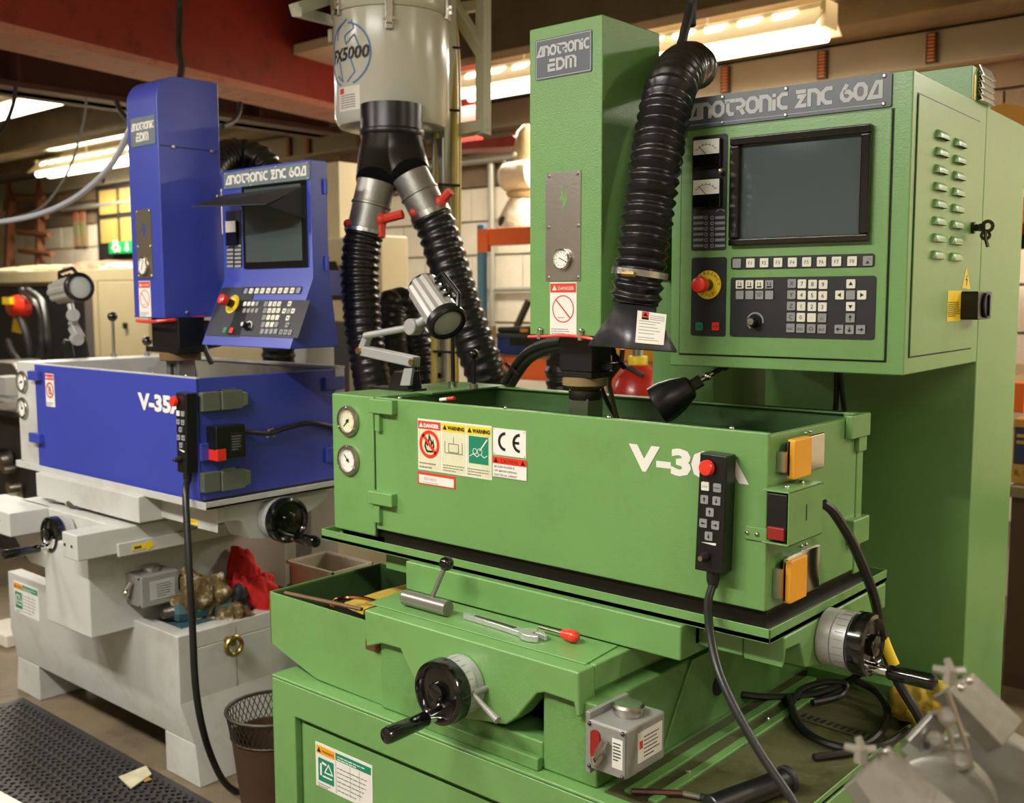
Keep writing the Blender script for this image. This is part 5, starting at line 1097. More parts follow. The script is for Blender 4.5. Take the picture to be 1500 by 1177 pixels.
# ================================================================ BLUE SPARK EROSION MACHINE
YB = -.06; bX = at(292, 736, y=YB).x
bm_ = thing('edm_machine', 'blue and cream spark erosion machine with V-35A on its tank, behind on the left', 'machine', (-2.3, .2, 0))
BF = Fr((0, YB, 0), (1, 0, 0), (0, 0, 1)); BS = Fr((bX, 0, 0), (0, 1, 0), (0, 0, 1))
bzB = at(292, 736, y=YB).z; bzT = at(289.6, 555.4, y=YB).z
# base
bl, br = -2.90, -1.795; FY = -.065; zR = .45
base = obj('base', MB().prism([(bl, FY, zR), (bl, FY, .25), (bl, FY+.03, .125), (bl, .62, .125), (bl, .62, .40), (bl, FY+.05, .40), (bl, FY+.05, zR)], (br-bl, 0, 0)), CREAM, bm_, bev=.004)
for x0, fl in ((bl, -1), (br, 1)):
    X = x0; I = X-fl*.14; m_ = MB(); f = fl*.022; g = fl*.042
    m_.hexa([V(q) for q in ((I, FY+.03, 0), (X+g, FY+.03, 0), (X+g, .14, 0), (I, .14, 0), (I, FY+.03, .125), (X+f, FY+.03, .125), (X+f, .14, .125), (I, .14, .125))])
    obj('foot', m_, CREAM, base, bev=.003); m_ = MB()
    m_.hexa([V(q) for q in ((I, .34, 0), (X+g, .34, 0), (X+g, .62, 0), (I, .62, 0), (I, .34, .125), (X+f, .34, .125), (X+f, .62, .125), (I, .62, .125))])
    obj('foot', m_, CREAM, base, bev=.003)
    obj('flared_side', MB().hexa([V(q) for q in ((X-fl*.002, FY+.031, .125), (X+f, FY+.03, .125), (X+f, .62, .125), (X-fl*.002, .62, .125), (X-fl*.002, FY+.001, .25), (X, FY+.0, .25), (X, .62, .25), (X-fl*.002, .62, .25))]), CREAM, base)
p = at(320, 1120, x=br); obj('foot_recess', MB().box(br-.02, br+.03, .15, .33, .02, .1), mat('recess_dark', rgb(50, 46, 38), .7), base)
obj('base_rim', MB().box(br-.06, br-.0005, FY+.05, .62, .4, zR-.0005), CREAM, base, bev=.003)
obj('base_tray', MB().box(bl+.1, br-.05, FY+.04, .62, .40, .425), mat('dirty_tray', rgb(92, 84, 62), .5, bump=.1, bscale=60, dirt=rgb(30, 28, 22), dscale=8, damt=.9), base)
p = at(333, 943, x=br); eb = obj('eye_bolt', MB().cyl((br, p.y, p.z+.01), (br+.03, p.y, p.z+.01), .012), BRASS, bm_, label='brass lifting eye bolt')
m_ = MB().tube([V((br+.035+.0*math.cos(a), p.y+.026*math.cos(a), p.z+.026*math.sin(a))) for a in [2*math.pi*i/16 for i in range(16)]], .0075, 8, False, closed=True); obj('eye_ring', m_, BRASS, eb)
obj('seam_line', MB().box(br, br+.0006, at(346, 960, x=br).y, at(346, 960, x=br).y+.002, .12, zR-.02), GREY, base)
FBl = Fr((0, FY, 0), (1, 0, 0), (0, 0, 1)); u0, v1 = FBl.uv(20, 852); u1, v0 = FBl.uv(58, 911); v1b = FBl.uv(57, 866)[1]
lb = obj('safety_label', MB().fbox(FBl, u0, u1, v0, v1b+.004, 0, .001), PAPER, bm_, label='white and green safety label on the cream base'); base_label(FBl, u0, u1, v0, v1b+.004, lb)
# bed, saddle, table
zS = .755; xs = -1.962
bd = obj('bed', MB().box(xs-.17, xs-.088, -.13, .55, zR-.02, .70).box(at(65, 834, y=-.2).x, at(130, 858, y=-.2).x, -.20, .5, zR-.025, .69).box(-2.30, xs-.17, .1, .5, zR-.02, .69), CREAM, bm_, bev=.005)
sdl = obj('saddle', MB().box(-2.62, xs, -.135, .4, zS-.075, zS), CREAM, bm_, bev=.005)
obj('right_arm', MB().box(xs-.088, xs, -.266, -.13, zS-.075, zS), CREAM, sdl, bev=.004)
obj('left_arm', MB().box(-2.75, -2.41, -.257, -.12, zS-.075, zS), CREAM, sdl, bev=.004)
obj('apron', MB().prism([(-2.41, -.14, zS-.01), (-2.41, -.14, zS-.2), (-2.55, -.14, zS-.2), (-2.75, -.14, zS-.07), (-2.75, -.14, zS-.01)], (0, .05, 0)), CREAM, sdl, bev=.004)
obj('side_strip', MB().box(xs, xs+.012, -.15, .36, .672, .712), CREAM, sdl, bev=.003)
for x, y in ((xs-.07, -.2665), (xs-.03, -.2665)): obj('arm_screw', MB().cyl((x, y+.002, zS-.035), (x, y-.002, zS-.035), .004, n=8), INK, sdl)
obj('arm_screw', MB().cyl((-2.48, -.255, zS-.03), (-2.48, -.259, zS-.03), .005, n=8), INK, sdl)
FX = Fr((xs+.012, 0, 0), (0, 1, 0), (0, 0, 1)); u0, v0 = FX.uv(194, 806); u1, _ = FX.uv(229, 800); vm = .692; hh = .012
m_ = MB().fprism(FX, [(u0, vm-hh*.7), (u1-.03, vm-hh*.7), (u1-.03, vm-hh*1.3), (u1, vm), (u1-.03, vm+hh*1.3), (u1-.03, vm+hh*.7), (u0, vm+hh*.7)], 0, .001)
aw = obj('arrow_sticker', m_, YELLOW, sdl, smooth=False); lines(FX, u0+.006, u1-.034, vm-.004, vm+.006, 1, .0014, sdl, INK, th=.7)
hw = V((at(92, 795, y=-.16).x, -.14, .70)); handwheel('handwheel', hw, (0, -1, 0), .055, .03, V((.0, 0, -.036)), bm_, V((0, -1, 0)), 'black handwheel between the saddle arms', .11)
TY = -.10; x0, x1 = -2.565, at(203, 745, y=TY).x
btb = obj('table', MB().box(x0, x1, TY, .3, zS+.012, .846), CREAM, bm_, bev=.004)
ye = at(237, 750, x=x1).y; cxx = at(319, 775, y=ye).x
FC2 = Fr((cxx, 0, 0), (0, 1, 0), (0, 0, 1)); cp = [FC2.uv(*q) for q in ((319, 782), (320, 767), (345, 763), (353, 764), (367, 790), (392, 789), (425, 770), (480, 730))]
obj('table_casting', MB().fprism(FC2, [(ye, .846)] + [(ye, cp[0][1])] + cp[1:] + [(cp[-1][0], .846)], -.1, 0), CREAM, btb, bev=.004)
obj('casting_front', MB().box(x1-.05, cxx-.1005, ye, .35, cp[0][1]+.004, .846), CREAM, btb, bev=.003)
FCf = Fr((0, ye, 0), (1, 0, 0), (0, 0, 1)); r = FCf.rect((276, 759), (290, 770)); obj('yellow_label', MB().fbox(FCf, *r, 0, .001), YELLOW, btb, smooth=False); lines(FCf, r[0]+.004, r[1]-.004, r[2]+.006, r[3]-.006, 2, .0014, btb, INK)
hb = at(402, 758, x=cxx); handwheel('handwheel', (cxx, hb.y, hb.z), (1, 0, 0), .066, .04, V((0, .0, -.044)), bm_, V((1, 0, 0)), 'black handwheel at the right end of the cream table', .09)
lx0, lx1 = at(20, 672, y=YB-.02).x+.02, bX+.065; ly1 = .50
sp2 = obj('splash_tray', MB().box(lx0, lx1, YB-.02, ly1, .846, .852), CREAM, bm_)
for q in ((lx0, lx1, YB-.022, YB-.018), (lx1-.004, lx1, YB-.02, ly1), (lx0, lx0+.004, YB-.02, ly1)): obj('tray_lip', MB().box(*q, .845, .866), CREAM, sp2, bev=.001)
obj('gap_filler', MB().box(lx0+.03, lx1-.07, YB+.012, ly1-.06, .852, bzB+.002), mat('shaded_gap_grey', rgb(48, 44, 36), .4), sp2)  # gap filler under the blue tank, shade carried by its dark grey
# tank
hx0, hx1 = BF.uv(25.5, 600)[0], BF.uv(53, 600)[0]
tk = obj('work_tank', MB().box(hx1, bX, YB+.5, YB+.51, bzB, bzT+.004), mat('tank_inside', rgb(140, 136, 118), .5, dirt=rgb(60, 50, 30), dscale=6, damt=.5), bm_)
obj('tank_floor', MB().box(hx1, bX-.01, YB+.012, YB+.5, bzB, bzB+.01), CREAM, tk)
obj('left_housing', MB().box(hx0, hx1-.003, YB+.004, YB+.51, bzB-.008, bzT+.004), CREAM, tk, bev=.004)
obj('housing_foot', MB().box(hx0+.05, hx1+.02, YB+.015, YB+.3, .852, bzB), CREAM, tk)
obj('rear_rim', MB().box(hx0, bX+.004, YB+.49, YB+.52, bzT+.0, bzT+.008), CREAM, tk, bev=.001)
obj('front_door', MB().box(hx1, bX, YB, YB+.012, bzB, bzT), BLUE, tk, bev=.003)
obj('door_lip', MB().box(hx1, bX, YB+.002, YB+.014, bzT-.001, bzT+.003), CREAM, tk)
ys1 = BS.uv(492, 620)[0]
obj('side_door', MB().box(bX-.012, bX, YB+.004, ys1, bzB+.002, bzT), BLUE, tk, bev=.003)
obj('rear_post', MB().box(bX-.02, bX+.002, ys1, YB+.52, bzB, bzT+.006), CREAM, tk, bev=.003)
for A, B in (((47, 543), (62, 558)), ((49, 633), (65, 650))): r = BF.rect(A, B); obj('hinge_bracket', MB().fbox(BF, *r, -.002, .018), BLUE, tk, bev=.003)
for A, B in (((473, 553), (501, 570)), ((476, 656), (500, 674))): r = BS.rect(A, B); obj('hinge_bracket', MB().fbox(BS, *r, 0, .014), BLUE, tk, bev=.003)
for A, B, A2, B2 in (((290, 575), (318, 601), (318, 573), (358, 597)), ((292, 693), (318, 718), (318, 690), (362, 712))):
    r = BS.rect(A, B); r2 = BS.rect(A2, B2); DG = mat('latch_grey_green', rgb(112, 116, 104), .35, .4)
    l = obj('toggle_latch', MB().fbox(BS, *r, 0, .02), DG, tk, bev=.003); obj('latch_lever', MB().fbox(BS, r2[0], r2[1]-.02, r2[2], r2[3], .004, .024), DG, l, bev=.003); obj('lever_tip', MB().fprism(BS, [(r2[1]-.02, r2[2]+.004), (r2[1], r2[2]+.01), (r2[1], r2[3]-.01), (r2[1]-.02, r2[3]-.004)], .006, .02), STEEL, l, bev=.002)
    obj('latch_spring', MB().fbox(BS, r2[0]+.005, r2[0]+.05, r2[3], r2[3]+.005, .002, .016), STEEL, l)
r = BS.rect((301, 624), (346, 667)); sw = obj('switch_box', MB().fbox(BS, r[0], r[1], r[2], r[3], 0, .05), BLACK, tk, bev=.004); obj('switch_plate', MB().fbox(BS, r[1]-.05, r[1]-.012, r[2]+.02, r[3]-.02, .05, .051), BLACKM, sw); lines(BS, r[1]-.047, r[1]-.016, r[2]+.024, r[3]-.025, 6, .0515, sw, GREY)
r = BS.rect((302, 657), (316, 672)); obj('red_rocker', MB().fbox(BS, *r, .0, .053), REDD if False else RED, sw, bev=.002); r = BS.rect((291, 650), (299, 675)); obj('blue_bracket', MB().fbox(BS, r[0], r[1]+.01, r[2], r[3], 0, .012), BLUE, sw, bev=.002)
obj('switch_cable', MB().tube([at(347, 631, x=bX+.03), at(370, 634, x=bX+.03), at(395, 635, x=bX+.022), at(425, 626, x=bX+.02), at(455, 620, x=bX+.02), at(486, 626, x=bX+.02), at(505, 632, x=bX+.02)], .008, 10), RUBBER, sw)
p = at(395, 635, x=bX+.02); obj('cable_clip', MB().tube([p+V((0, -.008, -.012)), p+V((0.004, -.006, .012)), p+V((0, .01, .012)), p+V((0, .014, -.012))], .004, 6, False), STEEL, sw)
for px, py, a, nm in ((32, 559.5, 200, 'upper pressure gauge'), (33, 598, 120, 'lower pressure gauge')):
    u, v = BF.uv(px, py); gauge(Fr((0, YB+.004, 0), (1, 0, 0), (0, 0, 1)), u, v, .037, bm_, a, WHITE, nm)
r = BF.rect((66, 547), (81, 597)); danger_tag(BF, r[0], r[1], r[2], r[3], bm_, True)
fit_text('model_lettering', BF, 'V-35A', (202.5, 590), (270, 600), (205, 575), (210, 601), WHITE, bm_, bold=.05)
for px in (222, 270): u = BF.uv(px, 550)[0]; obj('rim_screw', MB().ball((u, YB+.006, bzT+.004), .005, 8), STEEL, tk)
# column and head
HY = .05; FHb = Fr((0, HY, 0), (1, 0, 0), (0, 0, 1)); hx0, hx1 = FHb.uv(190.5, 300)[0], FHb.uv(235, 300)[0]; hz0 = FHb.uv(235, 465)[1]; hy1 = at(323, 250, x=hx1).y
zt1 = at(318, 122, x=hx1).z; R__ = .07
prof = [(HY, hz0), (HY, zt1-R__)] + [(HY+R__-R__*math.cos(math.radians(a)), zt1-R__+R__*math.sin(math.radians(a))) for a in range(15, 91, 15)] + [(hy1, zt1), (hy1, hz0)]
hb_ = obj('head_cover', MB().prism([(hx0, a, b) for a, b in prof], (hx1-hx0, 0, 0)), BLUE, bm_, bev=.003)
FHs = Fr((hx1, 0, 0), (0, 1, 0), (0, 0, 1)); u0, v_ = FHs.uv(237, 213); u1, v2_ = FHs.uv(322, 221)
obj('cover_joint', MB().fbox(FHs, HY+.004, hy1-.002, v_-.001, v_+.001, 0, .0008), INK, hb_)
obj('lower_cover', MB().prism([(hx0-.0, HY, hz0-.002), (hx1, HY, hz0-.002), (hx1, hy1, hz0-.002), (hx0, hy1, hz0-.002)], (0, 0, .004)), BLUE, hb_)
for px, py in ((253, 215), (310, 222), (319, 288), (274, 458)): u, v = FHs.uv(px, py); screw(FHs, u, v, hb_, .006)
obj('column', MB().box(-2.32, -2.13, .60, .74, 1.3, 1.72), BLUE, bm_, bev=.005); obj('column_foot', MB().box(-2.32, -2.13, .68, .80, zR-.03, 1.31), CREAM, bm_); obj('column_bracket', MB().box(hx0+.0, hx0+.04, hy1-.01, .61, 1.45, 1.62), BLUE, bm_)
u0, v1 = FHb.uv(191.5, 175); u1 = FHb.uv(227, 168)[0]; v0 = FHb.uv(191.5, 217)[1]; w_, h = u1-u0, v1-v0
obj('head_nameplate', MB().rrect(FHb, u0, u1, v0, v1, 0, .002, .004), PLATEB, hb_); m_ = logo(MB(), FHb, 'Anotronic', u0+w_*.04, u1-w_*.03, v0+h*.55, h*.26, .002, .0028); logo(m_, FHb, 'EDm', u0+w_*.22, u1-w_*.26, v0+h*.16, h*.3, .002, .0028); obj('plate_lettering', m_, WHITE, hb_, smooth=False)
u0, v1 = FHb.uv(199, 308); u1 = FHb.uv(221, 306)[0]; v0 = FHb.uv(200, 408)[1]; w_, h = u1-u0, v1-v0
obj('steel_plate', MB().fbox(FHb, u0, u1, v0, v1, 0, .0018), mat('satin_plate', rgb(150, 140, 122), .35, .8), hb_)
obj('lightning_emblem', MB().fprism(FHb, [(u0+w_*.52, v0+h*.83), (u0+w_*.36, v0+h*.68), (u0+w_*.5, v0+h*.70), (u0+w_*.5, v0+h*.56), (u0+w_*.68, v0+h*.74), (u0+w_*.52, v0+h*.72)], .0018, .0022), BLUE, hb_, smooth=False)
for q in ((.1, .97), (.9, .97), (.08, .46), (.93, .46), (.08, .03), (.92, .03)): screw(FHb, u0+w_*q[0], v0+h*q[1], hb_, .005, .0018)
u, v = FHb.uv(212.5, 390); dg = obj('depth_dial', MB().ring([(.026, 0), (.027, .002), (.027, .008), (.024, .010), (.023, .006), (0, .006)], FHb.P(u, v, .0018), FHb.w, 30), CHROME, bm_); obj('dial_face', MB().disc(FHb, u, v, .023, .0078, .0085), WHITE, dg)
m_ = MB()
for i in range(12): t = math.radians(30*i); m_.stroke(FHb, [(u+.016*math.cos(t), v+.016*math.sin(t)), (u+.02*math.cos(t), v+.02*math.sin(t))], .0012, .0085, .0088)
m_.stroke(FHb, [(u-.006, v-.012), (u+.004, v+.016)], .0016, .0085, .0092); obj('dial_marks', m_, INK, dg, smooth=False)
u0, v1 = FHb.uv(203, 412); u1 = FHb.uv(220, 412)[0]; v0 = FHb.uv(203.5, 464)[1]; danger_tag(FHb, u0, u1, v0, v1, hb_)
obj('red_edging', MB().tube([FHb.P(hx0+.02, hz0-.012, .004), FHb.P((hx0+hx1)/2, hz0-.014, .004), FHb.P(hx1, hz0-.01, .003), V((hx1+.004, HY+.1, hz0-.004)), V((hx1+.004, HY+.13, hz0-.002))], .005, 8), RED, hb_)
SY = HY+.03; a = at(222.5, 500, y=SY); b = at(262, 500, y=SY); sy1 = at(276, 500, x=b.x).y; z0 = at(250, 511, y=SY).z
sp3 = obj('spindle', MB().box(a.x, b.x, SY, max(sy1, SY+.09), z0, hz0), BLACK, bm_, bev=.003); sc = V(((a.x+b.x)/2, SY+.05, 0))
obj('spindle_flange', MB().box(a.x-.03, b.x+.004, SY-.004, SY+.1, z0-.012, z0+.004), BLACK, sp3)
obj('insulating_ring', MB().ring([(.06, -.026), (.062, -.024), (.062, -.004), (.055, .0)], (sc.x, sc.y, z0-.012), (0, 0, 1), 30), mat('brown_stained_ring', rgb(120, 96, 56), .45, var=.3), sp3)
obj('chuck_block', MB().box(sc.x-.035, sc.x+.035, sc.y-.03, sc.y+.03, z0-.13, z0-.036), DULL, sp3, bev=.003); obj('block_slot', MB().box(sc.x-.006, sc.x+.008, sc.y-.032, sc.y-.02, z0-.11, z0-.05), INK, sp3)
obj('cable_hood', MB().prism([at(q[0], q[1], y=.18) for q in ((272, 470), (283, 470), (303, 500), (300, 509), (282, 513), (270, 512))], (0, .06, 0)), BLACKM, sp3, bev=.004)
for px in ([(276, 475), (279, 510), (283, 540), (288, 560)], [(298, 505), (305, 522), (310, 532)], [(283, 470), (290, 480), (300, 490)]): obj('spindle_cable', MB().tube([at(*q, y=.17) for q in px], .009, 8), RUBBER, sp3)
# lubricator
lx = xs-.088; a = at(208, 893, x=lx+.1); za, zb2 = a.z, at(210, 846, x=lx+.1).z; y1 = at(263, 870, x=lx+.1).y
FR2 = Fr((lx+.1, 0, 0), (0, 1, 0), (0, 0, 1)); ya = a.y
lub = obj('lubricator', MB().box(lx, lx+.1, ya, y1, za, zb2), ALU, bm_, bev=.005, label='grey oil lubricator box on the cream bed')
obj('mounting_flange', MB().box(lx-.006, lx+.006, ya-.012, y1+.012, za-.01, zb2+.012), DULL, lub, bev=.002)
obj('filler_cap', MB().ring([(.026, 0), (.028, .004), (.028, .014), (.024, .018), (0, .018)], (lx+.05, (ya+y1)/2, zb2), (0, 0, 1), 30), STEEL, lub)
hl_ = zb2-za; dl = y1-ya
obj('side_plate', MB().fbox(FR2, ya+dl*.22, y1-dl*.12, za+hl_*.2, zb2-hl_*.2, 0, .0012), mat('grey_plate', rgb(170, 172, 170), .5), lub); lines(FR2, ya+dl*.4, y1-dl*.18, za+hl_*.28, zb2-hl_*.26, 6, .0018, lub, INK, th=.25)
FF2 = Fr((0, ya, 0), (1, 0, 0), (0, 0, 1)); obj('pump_lever', MB().tube([FF2.P(lx+.03, za+hl_*.25, .004), FF2.P(lx+.045, za+hl_*.45, .02), FF2.P(lx+.06, za+hl_*.8, .008)], .007, 8).ball(FF2.P(lx+.045, za+hl_*.45, .018), .013, 10), CHROME, lub)
for q in ((.1, .06), (.9, .06), (.1, .94), (.9, .94)): obj('corner_screw', MB().ball(FF2.P(lx+.1*q[0], za+hl_*q[1], .001), .004, 8), DARKST, lub)
# ================================================================ BLUE CONTROL BOX
Yc = .20; FU = Fr((0, Yc, 0), (1, 0, 0), (0, 0, 1)); cu0, cu1 = FU.uv(325.5, 330)[0], FU.uv(456.5, 330)[0]; cz1 = FU.uv(456, 233)[1]; czm = FU.uv(457, 407)[1]
yl_ = .115; czb = at(442, 513, y=yl_).z
bc = thing('control_box', 'blue control box with a hooded screen and keypad hanging beside the blue head', 'control box', ((cu0+cu1)/2, Yc+.1, czb))
yb_ = at(480, 300, x=cu1).y
hs = obj('housing', MB().prism([(cu0, Yc, cz1), (cu0, Yc, czm), (cu0, yl_, czb), (cu0, yb_+.03, czb), (cu0, yb_, cz1-.3), (cu0, yb_, cz1)], (cu1-cu0, 0, 0)), BLUE, bc, bev=.003)
obj('support_arm', MB().box(cu0+.02, cu0+.10, yb_-.01, .63, 1.42, 1.5), BLUE, bc); obj('rear_cover', MB().box(cu0+.03, cu1-.17, yb_-.002, yb_+.08, czb+.12, cz1-.03), BLUE, bc, bev=.004)
for vv in (cz1-.07, cz1-.28): obj('side_hinge', MB().cyl((cu1+.004, yb_-.01, vv-.02), (cu1+.004, yb_-.01, vv+.02), .006, n=10), BLUE, hs)
for px in (300, 340): pass
U0 = FU.uv(329, 265)[0]; U1, v1 = FU.uv(454, 237); v0 = FU.uv(454, 263)[1]; 
obj('nameplate', MB().rrect(FU, U0, U1, v0, v1, 0, .003, .003), PLATEB, hs); obj('nameplate_lettering', logo(MB(), FU, 'Anotronic Znc 60A', FU.uv(332, 268)[0], FU.uv(450, 250)[0], v0+(v1-v0)*.25, (v1-v0)*.55, .003, .004), WHITE, hs, smooth=False)
for q in (.01, .33, .63, .99):
    for vv in (.06, .94): screw(FU, U0+.003+(U1-U0-.006)*q, v0+(v1-v0)*vv, hs, .003, .003)
# screen and hood
s0, s1_ = FU.uv(359, 340)[0], FU.uv(449, 340)[0]; sv1 = FU.uv(449, 290)[1]; sv0 = FU.uv(448, 388)[1]
obj('screen_bezel', MB().fbox(FU, s0-.005, s1_+.005, sv0-.006, sv1+.05, 0, .006), GLOSSB, hs, bev=.002); obj('screen', MB().fbox(FU, s0+.012, s1_-.012, sv0+.012, sv1+.04, .006, .0075), SCREEN, hs)
A, B = FU.P(FU.uv(333, 297)[0], FU.uv(333, 288)[1], .003), FU.P(s1_+.004, FU.uv(450, 272)[1], .003)
hd1 = at(280, 302, y=Yc-.17); 
obj('screen_hood', MB().prism([V((A.x, Yc-.003, B.z)), V((B.x, Yc-.003, B.z)), V((B.x-.02, Yc-.12, B.z-.055)), V((hd1.x, Yc-.17, hd1.z))], (0, 0, -.003)), BLACKM, hs, label='black sheet hood over the screen')
obj('hood_return', MB().prism([V((B.x, Yc-.003, B.z)), V((B.x, Yc-.003, B.z-.09)), V((B.x-.02, Yc-.115, B.z-.06))], (-.003, 0, 0)), BLACKM, hs)
def film2(F, A, B, name, r=.004): a = F.rect(A, B); obj(name, MB().rrect(F, a[0], a[1], a[2], a[3], 0, .002, r), PANEL, bc); return a
a = film2(FU, (331.5, 310), (355, 391), 'meter_panel')
for y0, y1 in ((325, 340), (0, 0)):
    if y0: u0, u1, q0, q1 = FU.rect((334, y0), (350, y1)); obj('meter', MB().fbox(FU, u0, u1, q0-.04, q1, .002, .01), GLOSSB, bc); obj('meter_scale', MB().fbox(FU, u0+.002, u1-.002, q0, q1, .01, .011), WHITE, bc)
m_ = MB()
for i in range(6):
    y = 359+i*5.9
    for x in (333.5, 345): u0, u1, q0, q1 = FU.rect((x, y), (x+9, y+3)); m_.fbox(FU, u0, u1, q0, q1, .002, .003)
obj('indicator_labels', m_, mat('label_mid', rgb(160, 160, 158), .5), bc, smooth=False)
# sloping keypad face
FLo = Fr((0, Yc, czm), (1, 0, 0), (0, Yc-yl_, czm-czb)); FLo = Fr(FLo.o, FLo.u, FLo.v, FLo.u.cross(FLo.v))
film2(FLo, (326, 422), (351, 494), 'emergency_stop_panel'); film2(FLo, (358, 421), (440, 431), 'function_key_strip', .003); film2(FLo, (351, 440), (437, 496), 'keypad_panel')
film_pts = 0
K2 = keybed(FLo, bc); B2 = lambda x, y: (170+x/3.6775, 380+y/3.6775); wd = []
for i, x in enumerate((705, 733, 764, 795, 826, 858, 890, 922, 955, 988)):
    u, v = K2(*B2(x, 174-.3*i), KEYG if i in (0, 9) else KEYW, .0165)
    if 0 < i < 9: wd.append((u, v-.004, 'F%d' % i, .009, dict(align='CENTER')))
for j, y in enumerate((243, 280)):
    for i, x in enumerate((700, 722, 744, 766)): K2(*B2(x-3*j, y), KEYW if (j == 0 and i < 3) else KEYG, .013)
for r, row in enumerate(('X789', 'Y456', 'Z123', 'C0.+', 'IEOT')):
    for c, ch in enumerate(row):
        u, v = K2(*B2((813, 837, 861, 885)[c]-5*r, (244, 280, 317, 355, 392)[r]), KEYG if (c == 0 or r == 4 or ch == '+') else KEYW, .0145)
        if r < 4: wd.append((u, v-.004, ch, .010, dict(align='CENTER')))
m_ = MB()
for x, y, w, k in ((941, 243, 1, 'u'), (912, 282, 1, 'l'), (936, 282, 0, 'm'), (959, 282, 1, 'r'), (931, 320, 1, 'd'), (928, 357, 0, 'u'), (895, 395, 0, 'l'), (919, 396, 0, 'd'), (943, 397, 0, 'r')):
    u, v = K2(*B2(x, y), KEYW if w else KEYG, .0145)
    if k in dv: dx, dy = dv[k]; s = .004; m_.fprism(FLo, [(u+dx*s, v+dy*s), (u-dx*s*.6-dy*s, v-dy*s*.6+dx*s), (u-dx*s*.6+dy*s, v-dy*s*.6-dx*s)], .0048, .0052)
obj('arrow_symbols', m_, INK, bc, smooth=False); texts('keypad_lettering', FLo, wd, INK, bc, .0052)
for px, m, s in ((B2(592, 384), GRNKEY, 'ON'), (B2(626, 386), RED, 'OFF')): u, v = K2(*px, m, .016); text('button_lettering', FLo, u, v-.003, s, .007, INK, bc, .005, 'CENTER')
estop(FLo, *B2(632, 245), .029, bc)
u, v = FLo.uv(*B2(714, 366)); obj('rotary_knob', MB().ring([(.0125, 0), (.0125, .003), (.0095, .006), (.009, .02), (.0075, .022)], FLo.P(u, v, .002), FLo.w, 20), BLACK, bc); obj('knob_cap', MB().disc(FLo, u, v, .0066, .022, .0245), STEEL, bc); obj('dial_arc', MB().stroke(FLo, arc(FLo, u, v, .0165, -10, 200, 18), .003, .002, .003), KEYW, bc, smooth=False)
# ================================================================ THINGS ON AND AROUND THE MACHINES
# --- extraction hose with hood by the green head
t = thing('extraction_hose', 'black ribbed hose with a flared hood hanging between the green head and cabinet', 'hose', at(928, 470, y=.06))
hp = [at(930, 442, y=.06), at(936, 405, y=.06), at(943, 355, y=.07), at(951, 300, y=.085), at(960, 245, y=.10), at(968, 195, y=.125), at(977, 150, y=.15), at(988, 118, y=.19), at(1001, 100, y=.27), at(1012, 96, y=.46), at(1020, 100, y=.62)]
obj('ribbed_hose', ribhose(hp, .0475, .0205, .2, 32), HOSEM, t, ang=75)
a, b = hp[1], hp[2]; d_ = (hp[0]-hp[2]).normalized()
c_ = at(937, 401, y=.06); obj('hose_clip', MB().ring([(.0535, -.006), (.0545, -.006), (.0545, .006), (.0535, .006)], c_, d_, 36, close=True), STEEL, t)
q = c_+(CAM-c_).normalized()*.055; q = at(922, 402, y=.0); obj('clip_screw', MB().tube([at(912, 401, y=.005), at(930, 402, y=.003)], .005, 8, False), BRASS, t)
top = hp[0]; rt_ = .040
N = 32; m_ = MB(); R1, R2 = [], []
cn = [at(861, 506, y=.0), at(918, 510, y=-.05), at(992, 515, y=.0)]
cn.append(cn[0]+cn[2]-cn[1]+V((0, .01, 0)))
for i in range(N):
    k = i*4/N; j = int(k) % 4; f = k-int(k); R2.append(m_.b.verts.new(cn[j].lerp(cn[(j+1) % 4], f)))
cc = sum(cn, V((0, 0, 0)))/4
for i in range(N):
    d = R2[i].co-cc; a = math.atan2(d.y, d.x); R1.append(m_.b.verts.new(top+V((math.cos(a)*rt_, math.sin(a)*rt_, -.004))))
for i in range(N): m_.b.faces.new((R1[i], R1[(i+1) % N], R2[(i+1) % N], R2[i]))
o_ = obj('flared_hood', m_, mat('hood_plastic', rgb(44, 44, 46), .36, spec=.7, bump=.03, bscale=150), t, ang=22); md = o_.modifiers.new('thickness', 'SOLIDIFY'); md.thickness = .003
obj('neck_collar', MB().ring([(.042, -.006), (.046, -.004), (.046, .014), (.042, .016)], top, -d_, 32), BLACK, t)
fo = (cn[1]+ (top-cn[1])*.12); e1 = (cn[2]-cn[1]).normalized(); up = (top+V((.028, -.02, 0))-(cn[1]+cn[2])*.5).normalized(); nrm = e1.cross(up).normalized(); up = nrm.cross(e1)
FHd = Fr(cn[1], e1, up, nrm); r = FHd.rect((930, 505), (974, 457), w=.004)
uu = [FHd.uv(*q, w=.0035) for q in ((930.5, 502), (972, 506), (976.5, 461), (934, 455))]
hl2 = obj('paper_label', MB().fprism(FHd, uu, .003, .0036), PAPER, t, label='white paper label stuck on the hood', smooth=False)
def bl(s, k): return (uu[0][0]*(1-s)*(1-k)+uu[1][0]*s*(1-k)+uu[2][0]*s*k+uu[3][0]*(1-s)*k, uu[0][1]*(1-s)*(1-k)+uu[1][1]*s*(1-k)+uu[2][1]*s*k+uu[3][1]*(1-s)*k)
obj('red_hazard_mark', MB().fprism(FHd, [bl(.16, .82), bl(.4, .82), bl(.4, .99), bl(.16, .99)], .0036, .004), REDS, hl2, smooth=False)
obj('hazard_triangle', MB().fprism(FHd, [bl(.2, .84), bl(.36, .84), bl(.28, .97)], .004, .0044).fprism(FHd, [bl(.16, .74), bl(.4, .74), bl(.4, .81), bl(.16, .81)], .0036, .0042), INK, hl2, smooth=False)
m_ = MB()
for k in (.1, .17, .3, .4, .5, .6, .68): s0 = .1 if k < .7 else .5; m_.fprism(FHd, [bl(.08, k), bl(.6+.3*((k*7) % 1), k), bl(.6+.3*((k*7) % 1), k+.012), bl(.08, k+.012)], .0036, .004)
